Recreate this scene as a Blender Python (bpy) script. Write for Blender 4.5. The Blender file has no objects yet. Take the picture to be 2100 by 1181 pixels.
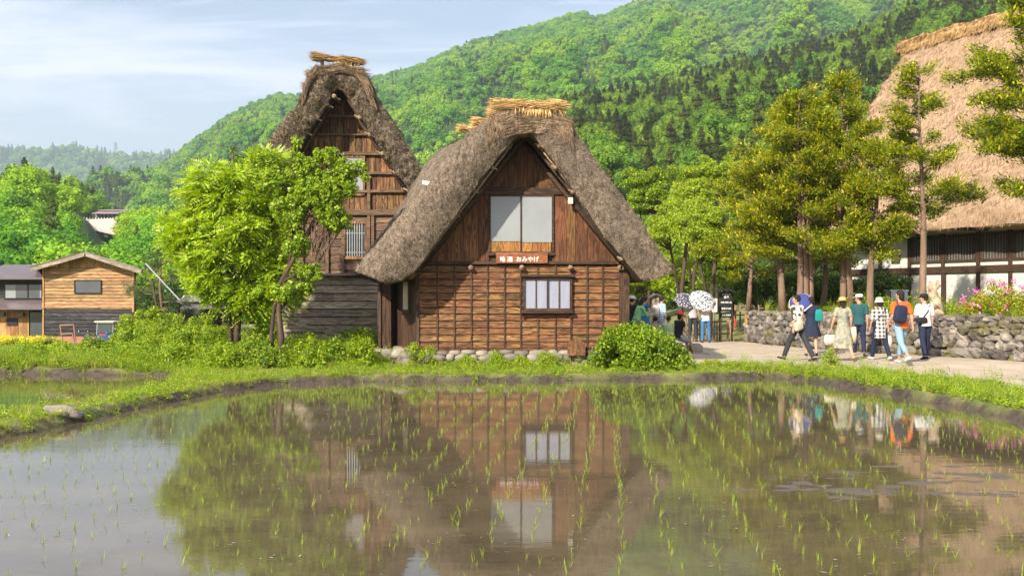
import bpy, bmesh, math, random
import numpy as np
from mathutils import Vector, Matrix, noise as mnoise
R = math.radians
rng = np.random.default_rng(7); random.seed(7)
sc = bpy.context.scene
F, PX0, HY, HC = 2042.0, 1050.0, 612.0, 1.81
# ---------- camera, world, sun, exposure ----------
cd = bpy.data.cameras.new('camera'); cam = bpy.data.objects.new('camera', cd); sc.collection.objects.link(cam)
cam.location = (0, 0, HC); cam.rotation_euler = (R(90), 0, 0)
cd.lens = 35.0; cd.sensor_width = 36.0; cd.shift_y = 0.01024; cd.clip_start = 0.1; cd.clip_end = 30000
sc.camera = cam
sc.view_settings.view_transform = 'Standard'; sc.view_settings.look = 'None'
sc.view_settings.exposure = 0.88; sc.view_settings.gamma = 1.0
SUNV = Vector((-0.54, -0.82, 0.64)).normalized()      # towards the sun
sd = bpy.data.lights.new('sun', 'SUN'); sun = bpy.data.objects.new('sun', sd); sc.collection.objects.link(sun)
sd.energy = 5.0; sd.angle = R(0.6); sd.color = (1.0, 0.91, 0.76)
sun.rotation_euler = SUNV.to_track_quat('Z', 'Y').to_euler(); sun.location = (-20, -20, 40)
wd = bpy.data.worlds.new('World'); sc.world = wd; wd.use_nodes = True
sc.cycles.max_bounces = 6; sc.cycles.diffuse_bounces = 3; sc.cycles.glossy_bounces = 3
sc.cycles.transmission_bounces = 3; sc.cycles.volume_bounces = 0; sc.cycles.transparent_max_bounces = 8
sc.cycles.use_denoising = True; sc.cycles.caustics_reflective = False; sc.cycles.caustics_refractive = False

def node(T, t, ins=None, **props):
    n = T.nodes.new(t)
    for k, v in props.items(): setattr(n, k, v)
    for k, v in (ins or {}).items():
        s = n.inputs[k]
        if isinstance(v, bpy.types.NodeSocket): T.links.new(v, s)
        else: s.default_value = v
    return n
def rgba(c): return (c[0], c[1], c[2], 1.0)
def mixc(T, f, a, b, mode='MIX'):
    n = T.nodes.new('ShaderNodeMix'); n.data_type = 'RGBA'; n.blend_type = mode
    for i, v in ((0, f), (6, a), (7, b)):
        if isinstance(v, bpy.types.NodeSocket): T.links.new(v, n.inputs[i])
        else: n.inputs[i].default_value = v if i == 0 else rgba(v)
    return n.outputs[2]
def mathn(T, op, a, b=0.0, c=0.0, clamp=False):
    n = T.nodes.new('ShaderNodeMath'); n.operation = op; n.use_clamp = clamp
    for i, v in enumerate((a, b, c)):
        if isinstance(v, bpy.types.NodeSocket): T.links.new(v, n.inputs[i])
        else: n.inputs[i].default_value = v
    return n.outputs[0]
def maprange(T, v, a, b, c=0.0, d=1.0):
    return node(T, 'ShaderNodeMapRange', {0: v, 1: a, 2: b, 3: c, 4: d}).outputs[0]
def noise(T, vec, scale, detail=4.0, rough=0.55, dist=0.0):
    ins = {'Scale': scale, 'Detail': detail, 'Roughness': rough, 'Distortion': dist}
    if vec is not None: ins['Vector'] = vec
    return node(T, 'ShaderNodeTexNoise', ins).outputs[0]
def mapping(T, vec, scale=(1, 1, 1), rot=(0, 0, 0), loc=(0, 0, 0)):
    return node(T, 'ShaderNodeMapping', {'Vector': vec, 'Scale': scale, 'Rotation': rot, 'Location': loc}).outputs[0]
def ramp(T, f, stops):
    n = T.nodes.new('ShaderNodeValToRGB'); T.links.new(f, n.inputs[0]); e = n.color_ramp.elements
    while len(e) < len(stops): e.new(0.5)
    for i, (p, c) in enumerate(stops): e[i].position = p; e[i].color = rgba(c)
    return n.outputs[0]

# sky: physical sky with thin high cloud
T = wd.node_tree; T.nodes.clear()
el = math.asin(SUNV.z)
sky = T.nodes.new('ShaderNodeTexSky'); sky.sky_type = 'NISHITA'; sky.sun_disc = False
sky.sun_elevation = el; sky.sun_rotation = math.atan2(SUNV.x, SUNV.y); sky.air_density = 1.0; sky.dust_density = 1.6; sky.ozone_density = 1.5
tc = T.nodes.new('ShaderNodeTexCoord').outputs['Generated']
sep = node(T, 'ShaderNodeSeparateXYZ', {0: tc})
zz = mathn(T, 'MAXIMUM', sep.outputs[2], 0.0)
zc = mathn(T, 'ADD', zz, 0.16)
cx_ = mathn(T, 'DIVIDE', sep.outputs[0], zc); cy_ = mathn(T, 'DIVIDE', sep.outputs[1], zc)
cv = node(T, 'ShaderNodeCombineXYZ', {0: cx_, 1: cy_}).outputs[0]
n1 = noise(T, mapping(T, cv, (0.55, 1.3, 1), (0, 0, R(20)), (3.1, 1.2, 0)), 1.0, 7, 0.58, 0.6)
n2 = noise(T, mapping(T, cv, (0.7, 5.0, 1), (0, 0, R(-14)), (1.1, 7.2, 0)), 1.0, 7, 0.62, 0.5)
c1 = maprange(T, n1, 0.42, 0.60); c2 = maprange(T, n2, 0.52, 0.74, 0, 0.9)
cl = mathn(T, 'MAXIMUM', c1, c2)
hor = maprange(T, zz, 0.0, 0.26, 0.85, 0.0)
cl = mathn(T, 'MAXIMUM', cl, hor)
cl = mathn(T, 'MULTIPLY_ADD', cl, 0.62, 0.16, clamp=True)
veil = mixc(T, hor, (9.0, 8.8, 10.6), (10.6, 10.2, 10.2))
colr = mixc(T, cl, sky.outputs[0], veil)
bg = node(T, 'ShaderNodeBackground', {'Color': colr, 'Strength': 0.094})
node(T, 'ShaderNodeOutputWorld', {'Surface': bg.outputs[0]})

# ---------- helpers ----------
def W(px, py, Y): return ((px - PX0) / F * Y, Y, HC + (HY - py) / F * Y)
def tag(o, label=None, cat=None, group=None, kind=None):
    if label: o['label'] = label
    if cat: o['category'] = cat
    if group: o['group'] = group
    if kind: o['kind'] = kind
    return o
def link(o, parent=None):
    sc.collection.objects.link(o)
    if parent is not None: o.parent = parent
    return o
def thing(name, label, cat, loc=(0, 0, 0), rz=0.0, group=None):
    o = bpy.data.objects.new(name, None); o.empty_display_size = 0.2; link(o); o.location = loc; o.rotation_euler = (0, 0, rz)
    return tag(o, label, cat, group)
class MB:
    def __init__(s): s.v = []; s.f = []; s.m = []; s.mi = 0
    def add(s, vs, fs):
        b = len(s.v); s.v.extend([tuple(p) for p in vs]); s.f.extend([tuple(b + i for i in q) for q in fs]); s.m.extend([s.mi] * len(fs)); return b
    def box(s, c, d, rot=None, taper=None):
        x, y, z = d[0] / 2, d[1] / 2, d[2] / 2
        P = [Vector(p) for p in ((-x, -y, -z), (x, -y, -z), (x, y, -z), (-x, y, -z), (-x, -y, z), (x, -y, z), (x, y, z), (-x, y, z))]
        if taper: P = [Vector((p.x * (taper if p.z > 0 else 1), p.y * (taper if p.z > 0 else 1), p.z)) for p in P]
        if rot is not None: P = [rot @ p for p in P]
        s.add([p + Vector(c) for p in P], [(0, 3, 2, 1), (4, 5, 6, 7), (0, 1, 5, 4), (1, 2, 6, 5), (2, 3, 7, 6), (3, 0, 4, 7)])
    def quadbox(s, a, b, c, d, n, t):
        """slab over quad a,b,c,d with thickness t along -n"""
        n = Vector(n) * t; P = [Vector(p) for p in (a, b, c, d)]
        s.add(P + [p - n for p in P], [(0, 1, 2, 3), (7, 6, 5, 4), (0, 4, 5, 1), (1, 5, 6, 2), (2, 6, 7, 3), (3, 7, 4, 0)])
    def tube(s, pts, rad, n=8, cap=True, sq=None, up=None):
        pts = [Vector(p) for p in pts]; k = len(pts)
        if not hasattr(rad, '__len__'): rad = [rad] * k
        rings = []; ref = Vector(up) if up else None
        for i, p in enumerate(pts):
            t = (pts[min(i + 1, k - 1)] - pts[max(i - 1, 0)]).normalized()
            if ref is None: ref = Vector((1, 0, 0)) if abs(t.x) < 0.9 else Vector((0, 0, 1))
            a = (ref - t * ref.dot(t))
            a = a.normalized() if a.length > 1e-6 else t.orthogonal().normalized()
            b = t.cross(a)
            if not up: ref = a
            r = rad[i]; rx, ry = r if hasattr(r, '__len__') else (r, r)
            rings.append([p + a * math.cos(2 * math.pi * j / n) * rx + b * math.sin(2 * math.pi * j / n) * ry for j in range(n)])
        vs = [v for r_ in rings for v in r_]; fs = []
        for i in range(k - 1):
            for j in range(n):
                j2 = (j + 1) % n; fs.append((i * n + j, i * n + j2, (i + 1) * n + j2, (i + 1) * n + j))
        if cap: fs.append(tuple(reversed(range(n)))); fs.append(tuple((k - 1) * n + j for j in range(n)))
        s.add(vs, fs)
    def ell(s, c, r, nu=12, nv=8, rot=None):
        c = Vector(c); vs = []; fs = []
        for i in range(1, nv):
            th = math.pi * i / nv
            for j in range(nu):
                ph = 2 * math.pi * j / nu
                p = Vector((r[0] * math.sin(th) * math.cos(ph), r[1] * math.sin(th) * math.sin(ph), r[2] * math.cos(th)))
                vs.append(c + (rot @ p if rot is not None else p))
        t = Vector((0, 0, r[2])); t = rot @ t if rot is not None else t
        vs += [c + t, c - t]; a = len(vs) - 2
        for i in range(nv - 2):
            for j in range(nu):
                j2 = (j + 1) % nu; fs.append((i * nu + j, (i + 1) * nu + j, (i + 1) * nu + j2, i * nu + j2))
        for j in range(nu):
            j2 = (j + 1) % nu; fs.append((a, j, j2)); fs.append((a + 1, (nv - 2) * nu + j2, (nv - 2) * nu + j))
        s.add(vs, fs)
    def build(s, name, mat, parent=None, smooth=False):
        me = bpy.data.meshes.new(name); me.from_pydata(s.v, [], s.f)
        for mm in (mat if isinstance(mat, (list, tuple)) else [mat]): me.materials.append(mm)
        if isinstance(mat, (list, tuple)) and len(mat) > 1: me.polygons.foreach_set('material_index', s.m)
        if smooth: me.polygons.foreach_set('use_smooth', [True] * len(s.f))
        me.update()
        return link(bpy.data.objects.new(name, me), parent)
def npmesh(name, V, Q, mats, mi=None, smooth=False):
    """V (n,3), Q (m,k) faces all of k corners"""
    V = np.asarray(V, np.float32); Q = np.asarray(Q, np.int32); me = bpy.data.meshes.new(name)
    me.vertices.add(len(V)); me.vertices.foreach_set('co', V.ravel())
    k = Q.shape[1]; me.loops.add(Q.size); me.loops.foreach_set('vertex_index', Q.ravel())
    me.polygons.add(len(Q)); me.polygons.foreach_set('loop_start', np.arange(0, Q.size, k, dtype=np.int32))
    try: me.polygons.foreach_set('loop_total', np.full(len(Q), k, np.int32))
    except Exception: pass
    for m in (mats if isinstance(mats, (list, tuple)) else [mats]): me.materials.append(m)
    if mi is not None: me.polygons.foreach_set('material_index', np.asarray(mi, np.int32))
    if smooth: me.polygons.foreach_set('use_smooth', np.ones(len(Q), bool))
    me.update(calc_edges=True); me.validate()
    return me
def unit(a): return a / np.maximum(np.linalg.norm(a, axis=-1, keepdims=True), 1e-9)
def leafgeo(P, D, N, L, Wd, fold=0.25):
    """rhombic folded leaves: centre P, direction D, normal N"""
    D = unit(D); S = unit(np.cross(D, N)); N = np.cross(S, D)
    L = np.asarray(L)[:, None] / 2; Wd = np.asarray(Wd)[:, None] / 2
    up = N * Wd * fold
    V = np.stack([P - D * L, P + S * Wd - D * L * 0.15 + up, P + D * L, P - S * Wd - D * L * 0.15 + up], 1).reshape(-1, 3)
    Q = np.arange(len(P) * 4).reshape(-1, 4)
    return V, Q
def rdir(n, rg=None):
    rg = rg or rng
    return unit(rg.normal(size=(n, 3)))
GNT = {}
def scatter(name, protos, pts, rot, scl, pid, kind='stuff', parent=None):
    """one stuff object: a point mesh whose points carry instances of small prototype meshes"""
    me = bpy.data.meshes.new(name); me.vertices.add(len(pts)); me.vertices.foreach_set('co', np.asarray(pts, np.float32).ravel())
    a = me.attributes.new('rotv', 'FLOAT_VECTOR', 'POINT'); a.data.foreach_set('vector', np.asarray(rot, np.float32).ravel())
    a = me.attributes.new('sclv', 'FLOAT_VECTOR', 'POINT'); a.data.foreach_set('vector', np.asarray(scl, np.float32).ravel())
    a = me.attributes.new('pid', 'INT', 'POINT'); a.data.foreach_set('value', np.asarray(pid, np.int32).ravel())
    o = link(bpy.data.objects.new(name, me), parent)
    key = tuple(p.name for p in protos)
    if key not in GNT:
        col = bpy.data.collections.new('prototypes_%d' % len(GNT))
        for i, p in enumerate(protos):
            p.name = 'p%03d_' % i + p.name; col.objects.link(p)
        g = bpy.data.node_groups.new('scatter', 'GeometryNodeTree')
        g.interface.new_socket('Geometry', in_out='INPUT', socket_type='NodeSocketGeometry')
        g.interface.new_socket('Geometry', in_out='OUTPUT', socket_type='NodeSocketGeometry')
        gi = g.nodes.new('NodeGroupInput'); go = g.nodes.new('NodeGroupOutput')
        ci = g.nodes.new('GeometryNodeCollectionInfo'); ci.inputs[0].default_value = col; ci.inputs[1].default_value = True; ci.inputs[2].default_value = True
        ip = g.nodes.new('GeometryNodeInstanceOnPoints'); ip.inputs['Pick Instance'].default_value = True
        def at(nm, dt):
            n = g.nodes.new('GeometryNodeInputNamedAttribute'); n.data_type = dt; n.inputs[0].default_value = nm; return n.outputs[0]
        g.links.new(gi.outputs[0], ip.inputs['Points']); g.links.new(ci.outputs[0], ip.inputs['Instance'])
        g.links.new(at('pid', 'INT'), ip.inputs['Instance Index'])
        e = g.nodes.new('FunctionNodeEulerToRotation'); g.links.new(at('rotv', 'FLOAT_VECTOR'), e.inputs[0]); g.links.new(e.outputs[0], ip.inputs['Rotation'])
        g.links.new(at('sclv', 'FLOAT_VECTOR'), ip.inputs['Scale']); g.links.new(ip.outputs[0], go.inputs[0])
        GNT[tuple(p.name for p in protos)] = g
        key = tuple(p.name for p in protos)
    m = o.modifiers.new('scatter', 'NODES'); m.node_group = GNT[key]
    return tag(o, kind=kind)
def proto(name, me): return bpy.data.objects.new(name, me)
def sstep(a, b, x):
    t = np.clip((x - a) / (b - a), 0, 1); return t * t * (3 - 2 * t)
def vnoise(x, y, seed=0, oct=4, gain=0.5):
    """value noise, numpy"""
    out = np.zeros_like(x, float); amp = 1.0; tot = 0.0
    for o in range(oct):
        xs = x * 2 ** o + 17.3 * o + seed * 3.71; ys = y * 2 ** o - 9.1 * o + seed * 7.13
        xi = np.floor(xs); yi = np.floor(ys); fx = xs - xi; fy = ys - yi; fx = fx * fx * (3 - 2 * fx); fy = fy * fy * (3 - 2 * fy)
        def h(a, b):
            v = np.sin(a * 127.1 + b * 311.7 + seed * 74.7) * 43758.5453; return v - np.floor(v)
        out += amp * ((h(xi, yi) * (1 - fx) + h(xi + 1, yi) * fx) * (1 - fy) + (h(xi, yi + 1) * (1 - fx) + h(xi + 1, yi + 1) * fx) * fy)
        tot += amp; amp *= gain
    return out / tot * 2 - 1
def sdist(x, y, poly):
    """signed distance to polygon, negative inside"""
    d = np.full(x.shape, 1e9); ins = np.zeros(x.shape, bool); n = len(poly)
    for i in range(n):
        ax, ay = poly[i]; bx, by = poly[(i + 1) % n]; ex, ey = bx - ax, by - ay
        t = np.clip(((x - ax) * ex + (y - ay) * ey) / (ex * ex + ey * ey), 0, 1)
        d = np.minimum(d, np.hypot(x - ax - t * ex, y - ay - t * ey))
        c = ((ay > y) != (by > y)) & (x < ex * (y - ay) / (ey if ey else 1e-9) + ax); ins ^= c
    return np.where(ins, -d, d)
# ---------- materials ----------
def newmat(name):
    m = bpy.data.materials.new(name); m.use_nodes = True; T = m.node_tree; T.nodes.clear(); return m, T
def finish(T, sh): node(T, 'ShaderNodeOutputMaterial', {'Surface': sh})
def bump(T, h, st, dist=0.02): return node(T, 'ShaderNodeBump', {'Height': h, 'Strength': st, 'Distance': dist}).outputs[0]
def coords(T): return T.nodes.new('ShaderNodeTexCoord').outputs['Object']
def geo(T): return T.nodes.new('ShaderNodeNewGeometry')
def basic(name, c, c2=None, scale=6.0, rough=0.8, bmp=0.3, bs=40.0, metal=0.0, stretch=(1, 1, 1), spec=0.3, isl=0.0):
    m, T = newmat(name); v = mapping(T, coords(T), stretch)
    f = maprange(T, noise(T, v, scale, 6, 0.6), 0.32, 0.68)
    col = mixc(T, f, c, c2 if c2 else tuple(x * 0.72 for x in c))
    if isl:
        r_ = geo(T).outputs['Random Per Island']; k = maprange(T, r_, 0, 1, 1 - isl, 1 + isl)
        col = node(T, 'ShaderNodeHueSaturation', {'Color': col, 'Value': k}).outputs[0]
    b = bump(T, noise(T, v, bs, 4, 0.6), bmp, 0.01)
    p = node(T, 'ShaderNodeBsdfPrincipled', {'Base Color': col, 'Roughness': rough, 'Metallic': metal, 'Normal': b, 'Specular IOR Level': spec})
    finish(T, p.outputs[0]); return m
def wood(name, cols, along='X', rough=0.75, gs=1.0, dark=0.5, var=0.3):
    """boards: one island each; grain runs along the given axis; cols = dark, mid, light"""
    m, T = newmat(name); g = geo(T); isl = g.outputs['Random Per Island']
    off = node(T, 'ShaderNodeCombineXYZ', {0: mathn(T, 'MULTIPLY', isl, 37.0), 1: mathn(T, 'MULTIPLY', isl, 91.0), 2: mathn(T, 'MULTIPLY', isl, 53.0)}).outputs[0]
    v = node(T, 'ShaderNodeVectorMath', {0: coords(T), 1: off}, operation='ADD').outputs[0]
    st = (0.8 * gs, 9 * gs, 9 * gs) if along == 'X' else (9 * gs, 9 * gs, 0.8 * gs)
    v2 = mapping(T, v, st)
    n1 = noise(T, v2, 1.0, 3, 0.5, 1.2)
    rings = mathn(T, 'SINE', mathn(T, 'MULTIPLY', n1, 34.0)); rings = maprange(T, rings, -1, 1)
    fine = noise(T, mapping(T, v, tuple(s * 6 for s in st)), 1.0, 4, 0.6)
    f = mathn(T, 'MULTIPLY_ADD', rings, 0.45, mathn(T, 'MULTIPLY', fine, 0.5), clamp=True)
    stain = maprange(T, noise(T, mapping(T, v, (1.5, 1.5, 1.5)), 1.0, 5, 0.6), 0.38, 0.66)
    col = ramp(T, f, [(0.12, cols[0]), (0.5, cols[1]), (0.85, cols[2])])
    col = mixc(T, mathn(T, 'MULTIPLY', stain, dark), col, cols[0])
    k = maprange(T, isl, 0, 1, 1 - var, 1 + var)
    hs = node(T, 'ShaderNodeHueSaturation', {'Color': col, 'Value': k, 'Hue': maprange(T, node(T, 'ShaderNodeTexWhiteNoise', {'Vector': off}).outputs[0], 0, 1, 0.485, 0.51)})
    b = bump(T, f, 0.35, 0.006)
    p = node(T, 'ShaderNodeBsdfPrincipled', {'Base Color': hs.outputs[0], 'Roughness': rough, 'Normal': b, 'Specular IOR Level': 0.25})
    finish(T, p.outputs[0]); return m
def thatchmat(name, cols, moss=0.0, sc_=1.0):
    m, T = newmat(name); v = coords(T)
    big = maprange(T, noise(T, v, 1.3 * sc_, 6, 0.65), 0.35, 0.65)
    mid = noise(T, v, 9.0 * sc_, 6, 0.75, 0.4); fine = noise(T, mapping(T, v, (60, 60, 12)), 1.0, 3, 0.7)
    f = mathn(T, 'MULTIPLY_ADD', mid, 0.65, mathn(T, 'MULTIPLY', fine, 0.5))
    col = ramp(T, maprange(T, f, 0.38, 0.76), [(0.0, cols[0]), (0.45, cols[1]), (1.0, cols[2])])
    col = mixc(T, mathn(T, 'MULTIPLY', big, 0.40), col, cols[0])
    stk = maprange(T, noise(T, mapping(T, v, (11, 11, 2.2)), 1.0, 5, 0.7, 0.3), 0.50, 0.66, 0, 0.6); col = mixc(T, stk, col, cols[0])
    isl = geo(T).outputs['Random Per Island']
    if moss:
        mf = maprange(T, noise(T, v, 2.6, 6, 0.75), 0.5, 0.62, 0, moss)
        col = mixc(T, mf, col, (0.085, 0.075, 0.02))
    col = node(T, 'ShaderNodeHueSaturation', {'Color': col, 'Value': maprange(T, isl, 0, 1, 0.6, 1.35)}).outputs[0]
    b = bump(T, f, 1.0, 0.06)
    p = node(T, 'ShaderNodeBsdfPrincipled', {'Base Color': col, 'Roughness': 0.95, 'Normal': b, 'Specular IOR Level': 0.1})
    finish(T, p.outputs[0]); return m
def leafmat(name, c0, c1, c2, trans=0.35, rough=0.45, inst=False, patch=0.0, pc=(0.03, 0.07, 0.02), ps=0.01, spec=0.35):
    m, T = newmat(name); g = geo(T); oi = T.nodes.new('ShaderNodeObjectInfo').outputs['Random']
    r_ = g.outputs['Random Per Island']
    f = mathn(T, 'MULTIPLY_ADD', r_, 0.35 if inst else 0.75, mathn(T, 'MULTIPLY', oi, 0.65 if inst else 0.2))
    col = ramp(T, f, [(0.0, c0), (0.5, c1), (1.0, c2)])
    if patch:
        pf = maprange(T, noise(T, mapping(T, g.outputs['Position'], (1, 1, 1)), ps, 5, 0.6), 0.45, 0.60, 0, patch)
        col = mixc(T, pf, col, pc)
    p = node(T, 'ShaderNodeBsdfPrincipled', {'Base Color': col, 'Roughness': rough, 'Specular IOR Level': spec})
    tcol = node(T, 'ShaderNodeHueSaturation', {'Color': col, 'Value': 1.5, 'Saturation': 1.1, 'Hue': 0.49}).outputs[0]
    t = node(T, 'ShaderNodeBsdfTranslucent', {'Color': tcol})
    x = node(T, 'ShaderNodeMixShader', {0: trans, 1: p.outputs[0], 2: t.outputs[0]})
    finish(T, x.outputs[0]); return m

M_hutH = wood('hut_clapboard', ((0.030, 0.016, 0.009), (0.165, 0.076, 0.028), (0.37, 0.190, 0.070)), 'X', dark=0.5, var=0.2)
M_hutV = wood('hut_vertical_board', ((0.040, 0.019, 0.010), (0.125, 0.055, 0.022), (0.25, 0.115, 0.042)), 'Z', dark=0.5, var=0.32)  # dark board colour also carries the shade over the upper gable
M_dark = wood('dark_timber', ((0.018, 0.011, 0.008), (0.055, 0.030, 0.018), (0.11, 0.06, 0.035)), 'X', dark=0.3)
M_darkV = wood('dark_timber_upright', ((0.018, 0.011, 0.008), (0.06, 0.032, 0.018), (0.12, 0.064, 0.036)), 'Z', dark=0.3)
M_panel = wood('window_panel_wood', ((0.10, 0.04, 0.012), (0.28, 0.13, 0.035), (0.42, 0.22, 0.065)), 'Z', dark=0.2, var=0.15)
M_sign = wood('sign_wood', ((0.14, 0.045, 0.022), (0.25, 0.085, 0.04), (0.36, 0.15, 0.08)), 'X', dark=0.3, var=0.1)
M_tallV = wood('tall_house_board', ((0.04, 0.021, 0.012), (0.16, 0.08, 0.033), (0.40, 0.225, 0.09)), 'Z', dark=0.6, var=0.5)
M_tallH = wood('tall_house_clapboard', ((0.05, 0.03, 0.02), (0.14, 0.085, 0.05), (0.24, 0.15, 0.09)), 'X', dark=0.4, var=0.3)
M_grey = wood('weathered_board', ((0.10, 0.078, 0.058), (0.30, 0.24, 0.175), (0.48, 0.40, 0.30)), 'X', dark=0.5, var=0.3)
M_orange = wood('barn_board', ((0.15, 0.08, 0.035), (0.37, 0.22, 0.095), (0.50, 0.32, 0.15)), 'X', dark=0.4, var=0.25, gs=0.6)
M_charH = wood('charred_board', ((0.010, 0.010, 0.011), (0.030, 0.028, 0.028), (0.09, 0.08, 0.075)), 'X', dark=0.3, gs=0.6)
M_orangeV = wood('barn_upright_board', ((0.18, 0.08, 0.03), (0.42, 0.22, 0.08), (0.6, 0.36, 0.16)), 'Z', dark=0.4, var=0.35, gs=0.6)
M_log = wood('log_wood', ((0.09, 0.055, 0.03), (0.24, 0.165, 0.10), (0.42, 0.31, 0.20)), 'X', dark=0.3)
M_thatch = thatchmat('hut_thatch', ((0.065, 0.048, 0.036), (0.34, 0.262, 0.19), (0.68, 0.56, 0.42)))
M_thatch2 = thatchmat('tall_thatch', ((0.055, 0.040, 0.028), (0.24, 0.18, 0.125), (0.62, 0.51, 0.39)), moss=0.75, sc_=0.9)
M_thatch3 = thatchmat('big_thatch', ((0.20, 0.125, 0.075), (0.38, 0.255, 0.16), (0.56, 0.40, 0.26)), sc_=0.6)
M_capth = thatchmat('ridge_thatch', ((0.11, 0.075, 0.048), (0.32, 0.225, 0.145), (0.56, 0.42, 0.28)))
M_straw = basic('fresh_straw', (0.62, 0.42, 0.17), (0.46, 0.29, 0.11), 8, 0.7, 0.2, isl=0.45)
M_straw2 = basic('old_straw', (0.40, 0.25, 0.10), (0.24, 0.14, 0.06), 8, 0.8, 0.2, isl=0.45)
M_paper = basic('shoji_paper', (0.27, 0.285, 0.29), (0.22, 0.235, 0.245), 1.2, 0.22, 0.02, spec=0.6)
M_white = basic('white_plaster', (0.62, 0.60, 0.54), (0.54, 0.52, 0.46), 1.5, 0.8, 0.1)
M_letter = basic('white_letter_paint', (0.85, 0.85, 0.82), (0.8, 0.8, 0.78), 3, 0.5, 0.0)
M_black = basic('black_paint', (0.02, 0.02, 0.022), (0.012, 0.012, 0.013), 3, 0.6, 0.1)
M_metal = basic('grey_metal', (0.45, 0.46, 0.47), (0.35, 0.36, 0.37), 5, 0.4, 0.05, metal=0.7)
M_iron = basic('brown_metal_roof', (0.13, 0.10, 0.105), (0.10, 0.075, 0.08), 0.8, 0.45, 0.1, spec=0.5)
M_pink = basic('pink_concrete', (0.60, 0.46, 0.40), (0.50, 0.38, 0.32), 0.4, 0.9, 0.2, bs=2)
M_bark = basic('bark', (0.11, 0.075, 0.05), (0.05, 0.035, 0.025), 5, 0.95, 1.0, bs=14, stretch=(1, 1, 0.25))
M_bark2 = basic('reddish_bark', (0.26, 0.17, 0.12), (0.11, 0.07, 0.05), 5, 0.95, 1.0, bs=14, stretch=(1, 1, 0.2))
M_dead = basic('bleached_wood', (0.55, 0.44, 0.31), (0.22, 0.15, 0.09), 7, 0.9, 0.8, bs=20)
M_stone = basic('cobble', (0.27, 0.235, 0.185), (0.15, 0.13, 0.105), 3.5, 0.85, 0.5, bs=25, isl=0.4)
M_wallstone = basic('terrace_stone', (0.27, 0.235, 0.20), (0.13, 0.115, 0.10), 4.0, 0.9, 0.8, bs=14, isl=0.5)
M_glassd = basic('dark_glass', (0.05, 0.06, 0.065), (0.08, 0.09, 0.095), 1.2, 0.08, 0.0, spec=0.6)
# leaves
L_bright = leafmat('leaf_bright', (0.11, 0.24, 0.010), (0.30, 0.45, 0.016), (0.52, 0.58, 0.03))
L_fresh = leafmat('leaf_fresh', (0.15, 0.26, 0.02), (0.30, 0.40, 0.03), (0.48, 0.50, 0.06))
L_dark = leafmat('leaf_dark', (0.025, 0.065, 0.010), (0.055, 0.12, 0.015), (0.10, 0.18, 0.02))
L_bush = leafmat('leaf_bush', (0.12, 0.22, 0.008), (0.27, 0.38, 0.014), (0.46, 0.51, 0.028))
L_con = leafmat('needle_green', (0.055, 0.11, 0.012), (0.16, 0.25, 0.016), (0.32, 0.37, 0.02))
L_tip = leafmat('needle_tip', (0.24, 0.29, 0.018), (0.46, 0.46, 0.022), (0.66, 0.52, 0.028))
L_pine = leafmat('needle_pine', (0.05, 0.09, 0.03), (0.10, 0.15, 0.05), (0.18, 0.20, 0.08))
L_back = leafmat('leaf_back', (0.10, 0.19, 0.008), (0.25, 0.36, 0.015), (0.44, 0.49, 0.025))
L_red = leafmat('leaf_reddish', (0.30, 0.12, 0.02), (0.45, 0.22, 0.03), (0.5, 0.35, 0.05))
L_flower = leafmat('petal_pink', (0.55, 0.08, 0.30), (0.70, 0.16, 0.42), (0.80, 0.30, 0.55), trans=0.2)
L_yellow = leafmat('petal_yellow', (0.70, 0.58, 0.02), (0.80, 0.70, 0.03), (0.85, 0.76, 0.05), trans=0.2)
L_grass = leafmat('grass_blade', (0.10, 0.19, 0.012), (0.24, 0.34, 0.02), (0.42, 0.44, 0.06), inst=True, patch=0.6, pc=(0.34, 0.30, 0.09), ps=0.8)
L_rice = leafmat('rice_blade', (0.15, 0.26, 0.02), (0.24, 0.35, 0.025), (0.34, 0.40, 0.04), trans=0.3)
L_cover = leafmat('cover_leaf', (0.10, 0.20, 0.008), (0.24, 0.36, 0.015), (0.42, 0.48, 0.03), inst=True)
L_for = leafmat('forest_broad', (0.040, 0.14, 0.010), (0.12, 0.31, 0.018), (0.27, 0.46, 0.03), trans=0.25, rough=0.6, inst=True, patch=0.8, pc=(0.33, 0.48, 0.02), ps=0.012, spec=0.15)  # patch contrast paints sunlit crests against darker valleys, besides differing stands
L_forc = leafmat('forest_conifer', (0.055, 0.10, 0.016), (0.12, 0.175, 0.03), (0.22, 0.26, 0.05), trans=0.2, rough=0.7, inst=True, spec=0.15)

L_mid = leafmat('nearer_forest_broad', (0.035, 0.10, 0.010), (0.10, 0.215, 0.016), (0.24, 0.36, 0.026), trans=0.25, rough=0.6, inst=True, patch=0.6, pc=(0.20, 0.27, 0.02), ps=0.02, spec=0.15)
L_midc = leafmat('nearer_forest_conifer', (0.045, 0.075, 0.014), (0.10, 0.135, 0.024), (0.20, 0.21, 0.04), trans=0.2, rough=0.7, inst=True, spec=0.15)
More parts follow.
